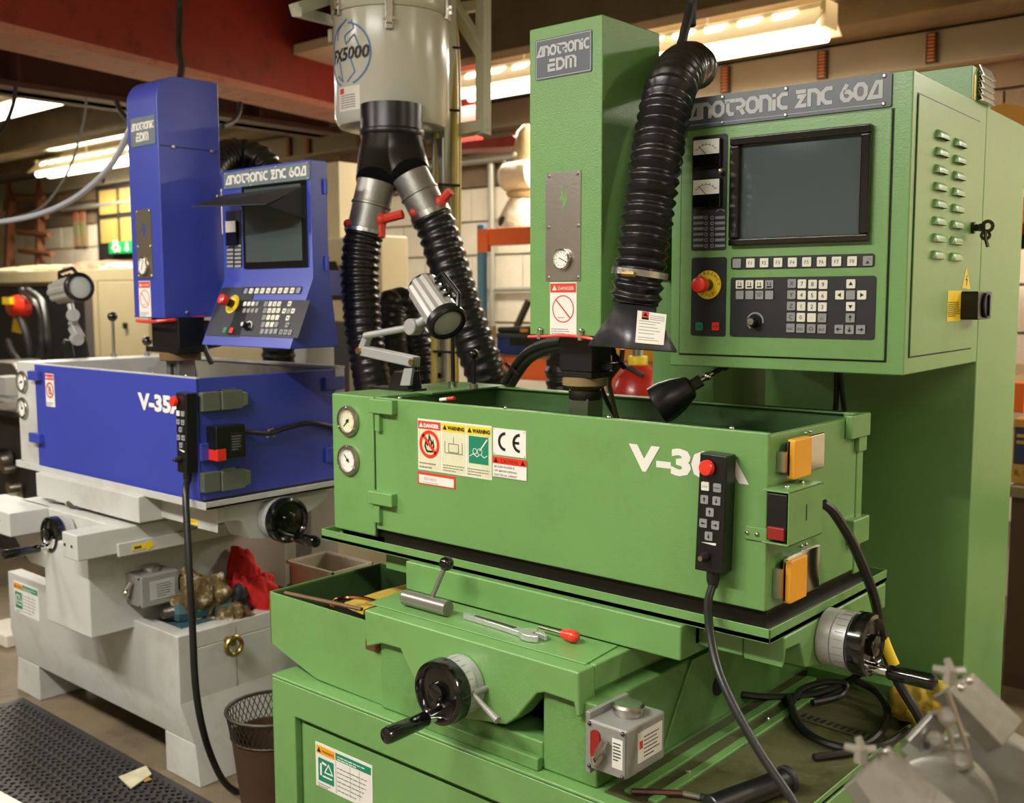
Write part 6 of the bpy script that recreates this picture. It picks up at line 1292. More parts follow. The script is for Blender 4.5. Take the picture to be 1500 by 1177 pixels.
for k in (.76, .82, .88): m_.fprism(FHd, [bl(.45, k), bl(.95, k), bl(.95, k+.012), bl(.45, k+.012)], .0036, .004)
obj('small_print', m_, GREY, hl2, smooth=False)
cable('ceiling_cable', [(1014, -25, .5), (1011, 10, .48), (1003, 45, .45), (994, 80, .42)], .011, BLACKM, 'black cable dropping from above to the top of the ribbed hose', top=3.2)
# black cone cup
t = thing('cone_cup', 'black tapered rubber cup on a chrome fitting hanging over the green tank', 'nozzle', at(970, 600, y=.22))
a, b = at(961, 596, y=.2), at(1014, 565, y=.24); ax_ = b-a; L_ = ax_.length
obj('cup', MB().ring([(.034, 0), (.042, .002), (.042, L_*.3), (.036, L_*.6), (.024, L_*.95), (.016, L_), (0, L_+.001)], a, ax_, 32), mat('cup_rubber', rgb(26, 26, 27), .35, bump=.05, bscale=120), t)
n_ = ax_.normalized(); obj('hex_fitting', MB().cyl(b, b+n_*.022, .013, n=6), DARKST, t); obj('chrome_stem', MB().cyl(b+n_*.02, b+n_*.05, .006, n=12).ball(b+n_*.036, .009, 10), CHROME, t); obj('supply_cable', MB().tube([b+n_*.05, b+n_*.09+V((.01, .02, .01)), at(1062, 540, y=.34), at(1075, 530, y=.4)], .005, 8), BLACKM, t)
# --- work lamps
def lamp_head(t, A, B, R, hp_, body=STEEL, n=9):
    ax_ = (B-A).normalized(); L_ = (B-A).length; m_ = MB(); pr = []
    e = ax_.orthogonal().normalized(); g = ax_.cross(e); v0, v1 = [], []
    for i in range(n*3):
        a = 2*math.pi*i/(n*3); rr = R*(1.0 if i % 3 else .9); c = e*math.cos(a)*rr+g*math.sin(a)*rr; v0.append(m_.b.verts.new(A+c*.92)); v1.append(m_.b.verts.new(B+c))
    k = len(v0)
    for i in range(k): m_.b.faces.new((v0[i], v0[(i+1) % k], v1[(i+1) % k], v1[i]))
    m_.b.faces.new(list(reversed(v0))); m_.b.faces.new(v1)
    obj('lamp_body', m_, body, t, ang=12)
    obj('lens_ring', MB().ring([(R*1.02, -.012), (R*1.1, -.008), (R*1.1, .008), (R*.98, .014), (R*.84, .012), (R*.82, .002), (R*.82, -.004)], B, ax_, 32), BLACK, t)
    obj('lens', MB().ring([(R*.83, .004), (R*.5, .007), (0, .008)], B, ax_, 28), GLASS, t)
    obj('back_cap', MB().ring([(R*.9, 0), (R*.85, -.006), (R*.4, -.008), (0, -.008)], A, ax_, 24), BLACK, t)
    side = (hp_-(A+B)/2); side -= ax_*side.dot(ax_); side.normalize()
    obj('lamp_handle', MB().tube([A+ax_*L_*.15+side*R*.9, A+ax_*L_*.2+side*R*1.45, A+ax_*L_*.85+side*R*1.5, B+side*R*1.05], .0065, 8, False), BLACK, t)
    for i in range(3): obj('cooling_fin', MB().tube([A+ax_*L_*(.3+.18*i)+side*R*.9-ax_.cross(side)*R*.3, A+ax_*L_*(.3+.18*i)+side*R*1.15, A+ax_*L_*(.3+.18*i)+side*R*.9+ax_.cross(side)*R*.3], .004, 6, False), BLACK, t)
LY = .16
t = thing('work_lamp', 'silver finned work lamp on a folding arm standing on the green tank corner', 'lamp', at(588, 568, y=LY))
lamp_head(t, at(620, 421, y=LY), at(654, 471, y=LY-.03), .044, at(672, 405, y=LY), mat('lamp_silver_bright', rgb(205, 205, 203), .32, .55))
zt = ZT+.001
p0 = at(588, 562, y=LY); obj('foot_plate', MB().box(p0.x-.10, p0.x+.06, LY-.02, LY+.03, ZT+.001, ZT+.006), BLACK, t, bev=.001); obj('foot_block', MB().prism([V((p0.x-.025, LY-.025, ZT+.005)), V((p0.x+.05, LY-.025, ZT+.005)), V((p0.x+.04, LY-.025, ZT+.05)), V((p0.x-.0, LY-.025, ZT+.05))], (0, .05, 0)), BLACK, t, bev=.003)
AR = mat('lamp_arm_grey', rgb(172, 172, 170), .4, .3)
k0, k1, k2, k3 = at(604, 531, y=LY-.03), at(526, 514, y=LY-.03), at(535, 492, y=LY-.03), at(606, 479, y=LY-.03)
obj('bracket', MB().prism([at(586, 565, y=LY-.03), at(600, 565, y=LY-.03), at(604, 540, y=LY-.03), at(592, 540, y=LY-.03)], (0, .008, 0)), AR, t)
def bar(a, b, w, d, par, name, m):
    ax_ = (b-a).normalized(); e = V((0, 1, 0)); g = ax_.cross(e).normalized(); m_ = MB(); m_.hexa([a-g*w, b-g*w, b-g*w+e*d, a-g*w+e*d, a+g*w, b+g*w, b+g*w+e*d, a+g*w+e*d]); return obj(name, m_, m, par, bev=.003)
ch = bar(k1, k0, .013, .028, t, 'lower_arm', AR); bar(k1, k2, .009, .02, t, 'elbow_link', AR); obj('upper_arm', MB().cyl(k2, k3, .0085), AR, t)
obj('knuckle', MB().ring([(.018, -.016), (.02, -.014), (.02, .014), (.018, .016)], k3, (0, -1, 0), 20), AR, t); obj('neck', MB().cyl(k3, at(632, 462, y=LY-.02), .011), AR, t)
for q in (k0, k1): obj('pivot_bolt', MB().cyl(q+V((0, -.006, 0)), q+V((0, .002, 0)), .009, n=6), BRASS, t)
LY2 = .22
t = thing('work_lamp', 'silver finned work lamp with clear lens standing on the blue tank corner', 'lamp', at(112, 527, y=LY2))
lamp_head(t, at(86, 428, y=LY2+.0), at(116, 421, y=LY2-.015), .048, at(105, 390, y=LY2-.02), mat('lamp_silver', rgb(186, 184, 176), .4, .4))
q = [at(103, 446, y=LY2-.01), at(107, 462, y=LY2-.01), at(101, 478, y=LY2-.01), at(112, 498, y=LY2-.01), at(112, 510, y=LY2-.01)]
obj('neck', MB().cyl(q[0], q[1], .012), AR, t); obj('knuckle', MB().ring([(.022, -.018), (.024, -.014), (.024, .014), (.022, .018)], q[1], (1, -.5, 0), 18), AR, t); bar(q[1], q[2], .014, .02, t, 'elbow_link', AR); bar(q[2], q[3], .018, .03, t, 'lower_arm', AR); obj('pivot', MB().ring([(.02, -.03), (.022, -.026), (.022, .026), (.02, .03)], q[3], (1, -.3, 0), 16), AR, t); obj('stem', MB().cyl(q[3], q[4], .01), AR, t)
zb_t = bzT+.004; pz = at(112, 528, y=LY2); obj('foot_block', MB().prism([V((pz.x-.04, LY2-.03, zb_t)), V((pz.x+.045, LY2-.03, zb_t)), V((pz.x+.03, LY2-.03, zb_t+.06)), V((pz.x-.025, LY2-.03, zb_t+.06))], (0, .06, 0)), BLACK, t, bev=.004); obj('clamp_ear', MB().ball(V((pz.x-.04, LY2-.02, zb_t+.04)), .02, 12, (1, .6, 1.2)), BLACK, t)
# rods with ball tops on the tank housings
def ballrod(px, py, qy, y, r, label, rb, col=STEEL, zbot=None):
    t = thing('ball_lever', label, 'lever', (at(px, py, y=y).x, y, zbot)); a = at(px, py, y=y); b = V((a.x, y, zbot)); obj('rod', MB().cyl(b, a, r, n=10), col, t); obj('ball_knob', MB().ball(a, rb, 16), GLOSSB, t); obj('rod_foot', MB().cyl(b, b+V((0, 0, .012)), r*1.9, n=12), STEEL, t)
ballrod(694, 519, 562, .30, .006, 'black lever with a shiny ball top behind the work lamp on the green tank', .013, BLACK, ZT+.001)
t = thing('float_rod', 'straight black rod in a chrome socket just behind the work lamp on the green tank', 'rod', (at(663, 480, y=.28).x, .28, ZT+.001)); a = at(663, 482, y=.28); obj('rod', MB().cyl(V((a.x, .28, ZT)), a, .0055, n=10), BLACK, t); obj('socket', MB().cyl(V((a.x, .28, ZT)), V((a.x, .28, ZT+.018)), .013, n=14), CHROME, t)
ballrod(164.7, 464, 527, .30, .006, 'tall steel lever with a black ball on the blue tank, beside the lamp', .018, STEEL, zb_t)
ballrod(215.5, 500, 527, .40, .006, 'short steel lever with a black ball beside the blue spindle', .018, STEEL, zb_t+.001)
# red pen-like thing inside the green tank
p, q = at(645, 586, y=.06), at(661, 584, y=.06); t = obj('red_tipped_rod', MB().tube([p, q], .004, 8, False), WHITE, cat='rod', label='thin white rod with a red end just inside the green tank rim'); obj('red_end', MB().tube([q-(q-p)*.35, q+(q-p)*.3], .0045, 8, False), REDS, t)
# --- hand controllers
def pendant(label, F, quad, depth, btn, rows, knob, mark, cabpts, cr, sw=.015):
    t = thing('hand_controller', label, 'remote control', F.P(*F.uv(*quad[3])))
    uu = [F.uv(*q) for q in quad]; bd = obj('body', MB().fprism(F, uu, -depth, 0), BLACK, t, bev=.003)
    u, v = F.uv(*btn); W_ = abs(uu[1][0]-uu[0][0])
    obj('stop_button', MB().ring([(W_*.2, 0), (W_*.26, .004), (W_*.26, .010), (W_*.22, .014), (0, .0145)], F.P(u, v, 0), F.w, 24), RED, t)
    m_ = MB(); wd = []; K3 = keybed(F, t)
    for x, y, m, s in rows:
        u, v = K3(x, y, m, sw, w=0)
        if s in dv: dx, dy = dv[s]; z = sw*.27; m_.stroke(F, [(u-dx*z, v-dy*z), (u+dx*z*.4, v+dy*z*.4)], z*.4, .0028, .0032); m_.fprism(F, [(u+dx*z*1.1, v+dy*z*1.1), (u+dx*z*.1-dy*z*.7, v+dy*z*.1+dx*z*.7), (u+dx*z*.1+dy*z*.7, v+dy*z*.1-dx*z*.7)], .0028, .0032)
        elif s: wd.append((u, v-sw*.13, s, sw*.3, dict(align='CENTER')))
    obj('arrow_symbols', m_, INK, t, smooth=False)
    if wd: texts('key_lettering', F, wd, INK, t, .0032)
    u, v = F.uv(*knob); obj('speed_knob', MB().ring([(W_*.17, 0), (W_*.17, .006), (W_*.12, .012), (W_*.1, .018)], F.P(u, v), F.w, 20), BLACKM, t); obj('knob_cap', MB().disc(F, u, v, W_*.085, .018, .0205, 16), CHROME, t)
    q = [F.uv(*x) for x in mark]; obj('speed_wedge', MB().fprism(F, q, 0, .0006), WHITE, t, smooth=False)
    b = (F.P(*uu[2])+F.P(*uu[3]))/2 - F.w*depth*.5; obj('strain_relief', MB().ring([(.012, .0), (.012, .02), (.008, .035)], b+V((0, 0, .004)), (0, 0, -1), 16), RUBBER, t)
    obj('cable', MB().tube([b-V((0, 0, .025))] + [at(*p[:2], y=p[2]) for p in cabpts], cr, 10), RUBBER, t)
FPn = Fr((0, -.038, 0), (1, 0, 0), (0, 0, 1))
pk = lambda x, y: (780+x/2.885, 560+y/2.885)
rows = [(*pk(732, 440), KEYW, 'STOP'), (*pk(783, 447), KEYG, 'START'), (*pk(729, 496), KEYG, 'u'), (*pk(780, 502), KEYG, 'd'), (*pk(752, 550), KEYG, 'u'), (*pk(724, 596), KEYG, 'l'), (*pk(775, 605), KEYG, 'r'), (*pk(747, 651), KEYG, 'd')]
pendant('black hand controller with red button and arrow keys hanging on the green tank front', FPn, [(1025, 663), (1065, 669), (1058.5, 843), (1017, 835)], .034, pk(745, 361), rows, pk(733, 738), [pk(712, 676), pk(776, 682), pk(776, 690), pk(770, 692)],
        [(1037, 885, -.05), (1041, 930, -.10), (1053, 985, -.14), (1080, 1045, -.16), (1118, 1110, -.17), (1160, 1172, -.18), (1185, 1215, -.18)], .0075)
FPb = Fr((0, YB-.038, 0), (1, 0, 0), (0, 0, 1)); pb = lambda x, y: (170+x/3.6775, 380+y/3.6775)
rows = [(*pb(337, 830), KEYW, ''), (*pb(362, 833), KEYG, ''), (*pb(337, 876), KEYG, 'u'), (*pb(362, 880), KEYG, 'd'), (*pb(350, 918), KEYG, 'u'), (*pb(340, 960), KEYG, 'l'), (*pb(364, 963), KEYG, 'r'), (*pb(352, 1002), KEYG, 'd')]
pendant('black hand controller hanging on the blue tank front with a long dangling cable', FPb, [(257, 575), (273, 577), (273, 695), (259.5, 692)], .034, pb(325, 765), rows, pb(345, 1078), [pb(338, 1022), pb(370, 1034), pb(370, 1040), pb(360, 1040)],
        [(272, 720, -.11), (274, 770, -.13), (278, 850, -.15), (282, 920, -.15), (286, 1000, -.15), (295, 1060, -.13), (310, 1110, -.08), (330, 1148, -.02), (355, 1163, .03), (390, 1163, .1)], .0095, .014)
# --- tools on the green saddle
zs_ = zs+.0035
a, b = at(590, 876, z=zs_+.017), at(660, 891, z=zs_+.017); b = V((b.x, a.y*.5+b.y*.5, b.z)); a = V((a.x, b.y, a.z))
t = thing('tee_handle', 'steel bar with a slanted stem and black ball lying on the green saddle', 'tool', (a+b)/2-V((0, 0, .017)))
obj('bar', MB().ring([(.008, -.008), (.0095, -.006), (.012, 0), (.0165, .002), (.0165, (b-a).length-.001), (.0155, (b-a).length)], a, b-a, 24), BARST, t)
s0 = at(631, 880, y=a.y); s1 = at(654, 826, y=a.y+.02); obj('stem', MB().cyl(s0, s1, .005), BARST, t); obj('ball', MB().ball(s1, .0155, 20), GLOSSB, t)
a, b = at(684, 902, z=zs_+.006), at(768, 928, z=zs_+.006)
t = thing('adjustable_spanner', 'chrome adjustable spanner lying on the green saddle', 'spanner', (a.x, a.y, zs_)); d = (b-a).normalized(); n = V((-d.y, d.x, 0)); FZ = Fr(V((a.x, a.y, zs_)), d, n, (0, 0, 1)); L_ = (b-a).length
obj('handle', MB().fprism(FZ, [(-.008, -.004), (0, -.010), (L_*.5, -.008), (L_, -.011), (L_, .011), (L_*.5, .009), (0, .010), (-.008, .006)], .0, .011), TOOLS, t, bev=.002); obj('handle_groove', MB().fprism(FZ, [(.025, -.004), (L_*.85, -.005), (L_*.85, .005), (.025, .004)], .0105, .0115), DARKST, t)
obj('jaw_head', MB().fprism(FZ, [(L_-.004, -.013), (L_+.012, -.022), (L_+.03, -.022), (L_+.048, -.012), (L_+.044, -.005), (L_+.028, -.006), (L_+.022, .004), (L_+.026, .012), (L_+.012, .021), (L_-.004, .013)], 0, .014), TOOLS, t, bev=.0025)
obj('moving_jaw', MB().fprism(FZ, [(L_+.022, .006), (L_+.034, .008), (L_+.05, .004), (L_+.052, .01), (L_+.036, .02), (L_+.016, .022)], .001, .012), TOOLS, t, bev=.002); obj('worm_screw', MB().cyl(FZ.P(L_+.002, .016, .007), FZ.P(L_+.018, .018, .007), .0055, n=14), DARKST, t)
a, b = at(826, 929, z=zs_+.0125), at(855, 932, z=zs_+.0125); c = at(790, 919, z=zs_+.0125)
t = thing('screwdriver', 'screwdriver with a round red handle lying on the green saddle', 'screwdriver', V((a.x, a.y, zs_))); d = (a-c).normalized(); obj('handle', MB().ring([(.007, 0), (.0095, .002), (.0095, .008), (.0115, .016), (.0125, .026), (.010, .035), (.004, .040), (0, .0405)], a-d*.004, d, 24), RED, t); obj('shank', MB().cyl(c, a, .0032, n=10), STEEL, t)
# --- bin contents
zbf = .652
a = at(420, 873, y=-.168); p0, p1 = at(418, 869, z=.716), at(530, 893, z=.716); obj('steel_rod', MB().tube([p0, p1], .005, 8, False), mat('rusty_rod', rgb(150, 118, 90), .4, .6), cat='rod', label='thin rusty steel rod lying inside the front wall of the green bin')
pt = [at(x, y, z=.69) for x, y in ((486, 886), (490, 880), (505, 876), (525, 876), (545, 880), (560, 887))]; obj('copper_tube', MB().tube([pt[0]-V((0, 0, .03))]+pt, .0055, 8), COPPER, cat='tube', label='bent copper tube looping inside the green bin')
q = [at(x, y, z=.675) for x, y in ((505, 890), (532, 901), (592, 880), (600, 862), (560, 872))]; m_ = MB().prism(q, (0, 0, .012)); bmesh.ops.subdivide_edges(m_.b, edges=m_.b.edges[:], cuts=3, use_grid_fill=True)
obj('filter_cloth', m_, YCLOTH, cat='cloth', label='yellow stained cloth lying in the green bin')
# --- cables and bits on the oily tray of the green pedestal
zT_ = ZP+.004
def zc(name, pts, r, m, label, z=zT_, **k): return obj(name, MB().tube([at(p[0], p[1], z=z+r+(p[2] if len(p) > 2 else 0)) for p in pts], r, 8), m, cat='cable', label=label, **k)
zc('tray_cable', [(1085, 1018, .01), (1130, 1022), (1190, 1018), (1240, 1000, .02), (1262, 985, .05)], .008, RUBBER, 'black cable running out from the green bed under the table')
zc('tray_cable', [(1155, 1022), (1170, 1060), (1200, 1085), (1250, 1097), (1285, 1080), (1300, 1045, .01), (1285, 1015, .02), (1255, 998, .03)], .008, RUBBER, 'large loop of black cable lying on the oily tray')
zc('tray_cable', [(1160, 1030), (1175, 1010, .01), (1210, 1000, .02), (1240, 1003, .02), (1230, 1020), (1190, 1030)], .007, RUBBER, 'small loop of black cable under the handwheel')
zc('tray_cable', [(1192, 1110), (1230, 1105), (1260, 1100), (1300, 1090), (1330, 1070, .01)], .007, RUBBER, 'cut black cable end pointing left on the oily tray')
a, b = at(1040, 1185, z=zT_+.02), at(1152, 1143, z=zT_+.02); t = obj('black_tube', MB().ring([(.019, 0), (.021, .002), (.021, (b-a).length), (.015, (b-a).length), (.015, (b-a).length-.03)], a, b-a, 24), BLACK, cat='tube', label='thick black tube lying in the front of the oily tray'); obj('tube_rim', MB().ring([(.0215, -.006), (.025, -.004), (.025, .004), (.0215, .006)], b, b-a, 24), BLACKM, t)
a, b, c = at(925, 1160, z=zT_+.006), at(1000, 1163, z=zT_+.006), at(1026, 1168, z=zT_+.006); t = thing('brush', 'small brown handled brush with a pale ferrule lying below the lubricator', 'brush', a-V((0, 0, .006))); obj('handle', MB().tube([a, b], .006, 8, False), mat('brown_handle', rgb(78, 34, 22), .4), t); obj('ferrule', MB().tube([b, c], .005, 8, False), STEEL, t); obj('bristles', MB().tube([c, c+(c-b)*.8], .007, 8, False), INK, t)
cable('machine_cable', [(1206, 738, .15), (1222, 752, .17), (1248, 795, .22), (1272, 850, .26), (1284, 890, .30), (1296, 950, .34), (1316, 1000, .36), (1340, 1040, .36), (1352, 1063, .36), (1358, 1085, .36)], .0095, RUBBER, 'thick black cable from the switch cover down past the right handwheel')
obj('yellow_sleeve', MB().tube([at(1294, 936, y=.335), at(1300, 952, y=.335), at(1310, 975, y=.335)], .011, 10), YELLOW, cat='sleeve', label='yellow sleeve on the black cable behind the right handwheel')
p = at(1368, 1050, z=ZP+.02); rag('yellow_rag', (p.x, p.y, ZP+.012), .075, .07, .09, YCLOTH, 'yellow stained rag tucked at the foot of the green cabinet', seed=21, amp=.5)
# --- things on the cream base of the blue machine
BROWNRAG = mat('patterned_rag', rgb(96, 76, 36), .8, bump=.6, bscale=40, var=.6, vscale=22, dirt=rgb(226, 222, 200), dscale=22, damt=.95)
zt2 = .426
p = at(305, 868, z=zt2); yb2 = .27
c0 = at(297, 860, x=-1.94); rag('patterned_rag', (-1.94, c0.y, zt2), .085, .085, .145, BROWNRAG, 'crumpled brown and white patterned rag on the cream base', seed=31, amp=.8)
c0 = at(343, 890, x=-1.83); rag('patterned_rag', (-1.84, c0.y, zt2+.004), .045, .04, .06, BROWNRAG, 'small fold of brown patterned rag hanging over the base rim beside the red cloth', seed=33, amp=.7)
RCL = mat('red_cloth', rgb(196, 30, 24), .85, bump=.4, bscale=30, var=.15, vscale=8)
c0 = at(372, 870, x=-1.92); rag('red_cloth', (-1.92, c0.y, zt2), .085, .075, .15, RCL, 'heaped red cloth on the cream base by the patterned rag', seed=35, amp=.9, fold=.8)
c0 = at(372, 852, y=.3); q = [at(368, 880, y=.2), at(372, 840, y=.2), at(376, 815, y=.24), at(384, 840, y=.22), at(392, 880, y=.2)]
c0 = at(345, 870, x=-1.89); rag('dark_hollow_fill', (-1.89, c0.y, zt2), .045, .045, .10, BLACKM, 'black crumpled cloth between the patterned rag and the red cloth', seed=37, amp=.6)  # black lump put in for the shade in the hollow among the rags
BVS = mat('blue_green_tool', rgb(72, 104, 112), .3, .3)
a, b = at(243, 898, z=zt2+.05), at(326, 886, z=zt2+.05)
t = thing('hand_vise', 'blue-green barrel shaped tool lying on the cream base under the dangling cable', 'tool', (a+b)/2-V((0, 0, .05))); d = b-a; L_ = d.length
obj('barrel', MB().ring([(.028, 0), (.036, .012), (.036, .05), (.03, .055), (.03, L_*.7), (.037, L_*.72), (.037, L_)], a+d*.12, d*.9, 8), BVS, t, ang=20); obj('nose', MB().ring([(.008, 0), (.02, .008), (.024, .03), (.03, .05)], a-d*.1, d, 14), DARKST, t); obj('foot_rail', MB().box(a.x-.02, b.x+.03, min(a.y, b.y)-.05, max(a.y, b.y)+.01, zt2, zt2+.02), BVS, t, bev=.004)
c0 = at(465, 838, z=zt2+.1); t = thing('plastic_tub', 'dirty white plastic tub standing behind the green bin', 'tub', (c0.x, c0.y, zt2))
m_ = MB(); x0, x1 = at(432, 840, y=.42).x, at(495, 830, y=.42).x; z1 = at(460, 828, y=.42).z
TUB = mat('dirty_white_plastic', rgb(188, 176, 156), .5, var=.15, vscale=10)
for q in ((x0, x1, .40, .405), (x0, x1, .545, .55), (x0, x0+.005, .40, .55), (x1-.005, x1, .40, .55)): m_.box(*q, .3, z1)
obj('walls', m_, TUB, t); obj('bottom', MB().box(x0, x1, .4, .55, .3, .31), TUB, t); obj('rim', MB().box(x0-.008, x1+.008, .392, .398, z1-.008, z1+.002).box(x1+.002, x1+.008, .392, .558, z1-.008, z1+.002).box(x0-.008, x0-.002, .392, .558, z1-.008, z1+.002).box(x0-.008, x1+.008, .552, .558, z1-.008, z1+.002), TUB, t)
p = at(470, 860, y=.5); obj('tub_stand', MB().box(x0-.03, x1+.02, .38, .57, 0, .3), DARKST, t)
a, b = at(68, 732, z=zS+.012), at(102, 737, z=zS+.014); c = at(124, 741, z=zS+.016); t = thing('screwdriver', 'screwdriver with a dark grey and yellow handle lying on the cream saddle', 'screwdriver', V((b.x, b.y, zS)))
obj('handle', MB().ring([(.009, 0), (.015, .006), (.017, .02), (.015, (c-b).length*.6), (.017, (c-b).length*.85), (.01, (c-b).length)], b, c-b, 18), mat('dark_grip', rgb(60, 62, 60), .6), t); obj('shank', MB().cyl(a, b, .0035, n=8), STEEL, t); obj('yellow_collar', MB().cyl(b-(c-b).normalized()*.012, b+(c-b).normalized()*.002, .010, n=14), YELLOW, t)
# --- floor: mat, scrap paper, basket, white block
MATM = mat('black_rubber_mat', rgb(52, 50, 48), .55, bump=.1, bscale=60, var=.15, vscale=6)
x0, x1, y1, y0 = -2.78, -1.35, -.092, -1.0; P_ = .031; m_ = MB(); nx, ny = int((x1-x0)/P_), int((y1-y0)/P_*1.0)
bmv = m_.b
for j in range(ny):
    for i in range(nx):
        cx_, cy_ = x0+(i+.5)*P_, y1-(j+.5)*P_; off = P_*.25 if j % 2 else -P_*.25
        sq = []; hx = []
        for k in range(8):
            a = math.pi/4*k+math.pi/8; s = P_/2; X_, Y_ = math.cos(a), math.sin(a); mxx = max(abs(X_), abs(Y_))
            sq.append((cx_+X_/mxx*s, cy_+Y_/mxx*s)); hx.append((cx_+off*.45+X_*P_*.28, cy_+Y_*P_*.28))
        A_ = [bmv.verts.new((*q, .012)) for q in sq]; B_ = [bmv.verts.new((*q, .012)) for q in hx]; C_ = [bmv.verts.new((*q, .001)) for q in hx]
        for k in range(8):
            l = (k+1) % 8; bmv.faces.new((A_[k], A_[l], B_[l], B_[k])); bmv.faces.new((B_[k], B_[l], C_[l], C_[k]))
t = obj('floor_mat', m_, MATM, smooth=False, cat='mat', label='black rubber mat full of holes on the floor before the cream base')
m_ = MB()
for q in ((x0-.03, x1, y1, y1+.02), (x0-.03, x0, y0, y1)): m_.box(*q, .001, .011)
obj('bevelled_edge', m_, MATM, t)
PIT = mat('greasy_pit', rgb(66, 56, 44), .6, bump=.2, bscale=40, var=.2)
q = [at(x, y, z=.016) for x, y in ((174, 1140), (214, 1124), (222, 1136), (192, 1157))]; m_ = MB().prism(q, (0, 0, .004)); obj('paper_scrap', m_, mat('soiled_paper', rgb(190, 184, 150), .8, var=.2, vscale=20), cat='paper', label='soiled pale paper scrap lying on the black mat')
q = [at(x, y, z=.015) for x, y in ((207, 1141), (216, 1138), (223, 1143), (212, 1147))]; obj('brown_scrap', MB().prism(q, (0, 0, .002)), mat('brown_scrap', rgb(150, 116, 60), .8), cat='scrap', label='tiny brown scrap beside the pale paper on the mat')
p = at(8, 930, z=.03); obj('white_block', MB().box(p.x-.14, p.x+.1, p.y-.04, p.y+.08, 0, .055), mat('white_rubble', rgb(206, 200, 184), .8, var=.1, bump=.4), cat='block', label='white block lying on the floor at the left edge', bev=.008)
q = [at(x, y, z=.013) for x, y in ((-20, 1150), (45, 1185), (20, 1200), (-40, 1200))]; obj('white_card', MB().prism(q, (0, 0, .003)), PAPER, cat='card', label='white card at the bottom left corner of the mat')
# wire basket
BK = mat('basket_wire', rgb(70, 62, 52), .5, .5)
c = at(384, 1130, y=-.02); c = V((c.x+.0, .02, 0)); zr = at(395, 1075, y=.02).z; R1, R2 = .125, .085
t = thing('wire_basket', 'dark wire mesh waste basket half hidden behind the green pedestal', 'basket', c)
ring = lambda r, z: [V((c.x+r*math.cos(2*math.pi*i/24), c.y+r*math.sin(2*math.pi*i/24), z)) for i in range(24)]
zr = .30
obj('rim', MB().tube(ring(R1, zr), .005, 8, False, closed=True), BK, t); obj('lower_hoop', MB().tube(ring(R1-.012, zr-.07), .003, 6, False, closed=True), BK, t)
m_ = MB()
for i in range(48):
    a0, a1 = 2*math.pi*i/48, 2*math.pi*(i+2)/48
    for p_, q_ in ((a0, a1), (a1, a0)): m_.tube([V((c.x+R1*math.cos(p_), c.y+R1*math.sin(p_), zr)), V((c.x+(R1-.012)*math.cos(q_), c.y+(R1-.012)*math.sin(q_), zr-.07))], .0014, 4, False)
obj('mesh_band', m_, BK, t, kind='stuff'); obj('basket_wall', MB().ring([(R2, 0), (R2+.002, .002), (R1-.013, zr-.07), (R1-.016, zr-.07), (R2-.002, .005)], c, (0, 0, 1), 32), mat('basket_brown', rgb(72, 50, 30), .6, var=.2), t)
# --- foreground clamping fixture at lower right
FXM = mat('bare_grey_fixture', rgb(120, 116, 105), .45, .3, bump=.1, bscale=60, var=.08, vscale=8)
D0 = 1.06
t = thing('clamp_fixture', 'grey bolted steel fixture with two tilted plates in the near lower right corner', 'fixture', at_depth(1400, 1150, D0)*1)
ad = lambda x, y, d=D0: at_depth(x, y, d)
def slab(name, pts, d, th, m=FXM, dd=None): 
    q = [ad(x, y, d+(dd[i] if dd else 0)) for i, (x, y) in enumerate(pts)]; n = (q[1]-q[0]).cross(q[2]-q[0]).normalized(); n = n if n.dot(CAM-q[0]) < 0 else -n
    return obj(name, MB().prism(q, n*th), m, t, bev=.002)
slab('lower_plate', [(1254, 1142), (1303, 1091), (1412, 1188), (1290, 1195)], D0-.04, .02, dd=(0, .05, .04, -.02))
slab('upper_plate', [(1388, 1010), (1426, 985), (1500, 1057), (1469, 1094)], D0+.02, .02, dd=(0, .05, .05, 0))
slab('slotted_bracket', [(1330, 1087), (1366, 1048), (1392, 1060), (1362, 1114)], D0+.08, .012, DULL)
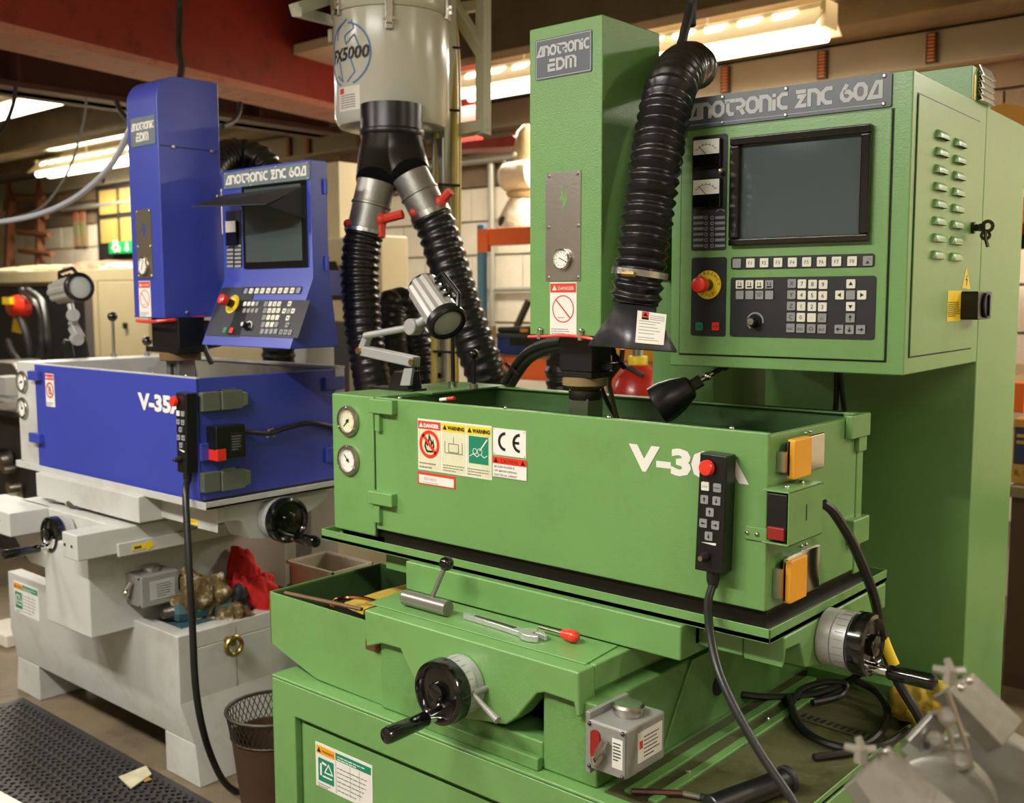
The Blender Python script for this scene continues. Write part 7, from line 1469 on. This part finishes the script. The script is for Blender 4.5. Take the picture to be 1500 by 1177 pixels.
slab('bracket_lip', [(1362, 1047), (1388, 1044), (1400, 1060), (1372, 1052)], D0+.07, .012, DULL)
slab('clamp_block', [(1394, 1098), (1420, 1094), (1430, 1128), (1404, 1131)], D0+.02, .015, DULL)
slab('corner_gusset', [(1332, 1112), (1350, 1096), (1378, 1125)], D0+.1, .03, DULL)
a = ad(1440, 1190, D0+.12); n = (CAM-a); n.z *= .3; n.normalize()
obj('round_table', MB().ring([(.0, 0), (.085, 0), (.088, .003), (.088, .05)], a, -n, 40), FXM, t, bev=.002); obj('round_boss', MB().ring([(.05, 0), (.056, .004), (.056, .04)], ad(1378, 1190, D0+.04), -n, 32), FXM, t)
for p, q in (((1386, 1050), (1396, 1098)), ((1387, 1012), (1416, 1096))): obj('clamp_rod', MB().cyl(ad(*p), ad(*q), .0028, n=10), STEEL, t)
for x, y, d in ((1370, 1084, D0+.07), (1408, 1115, D0+.01), (1388, 1050, D0+.0)): p = ad(x, y, d); bo = obj('bolt', MB().cyl(p, p+(CAM-p).normalized()*.006, .0065, n=6), DULL, t); obj('washer', MB().cyl(p-(CAM-p).normalized()*.002, p+(CAM-p).normalized()*.001, .0095, n=18), STEEL, bo)
p = ad(1357, 1093, D0+.065); obj('slot_hole', MB().cyl(p, p+(CAM-p).normalized()*.003, .004, n=10), INK, t)
for x, y in ((1262, 1100), (1392, 985)):
    p = ad(x, y, D0-.0); obj('wing_nut', MB().cyl(p+V((0, 0, -.012)), p+V((0, 0, .004)), .008, .007, 6).cyl(p+V((0, 0, .003)), p+V((-.004, 0, .013)), .0045, .0035, 8).cyl(p, p+V((-.016, -.004, .001)), .0055, .004, 8).cyl(p, p+V((.013, .006, .003)), .005, .0045, 8), mat('pale_zinc', rgb(160, 156, 142), .35, .5), t)
for x, y in ((1278, 1128), (1298, 1102), (1408, 1008), (1420, 998)): p = ad(x, y, D0-.01); obj('rivet', MB().ball(p, .004, 8), STEEL, t)
p = ad(1420, 1230, D0+.06); obj('stand_post', MB().cyl(V((p.x, p.y, 0)), p, .03), DULL, t)
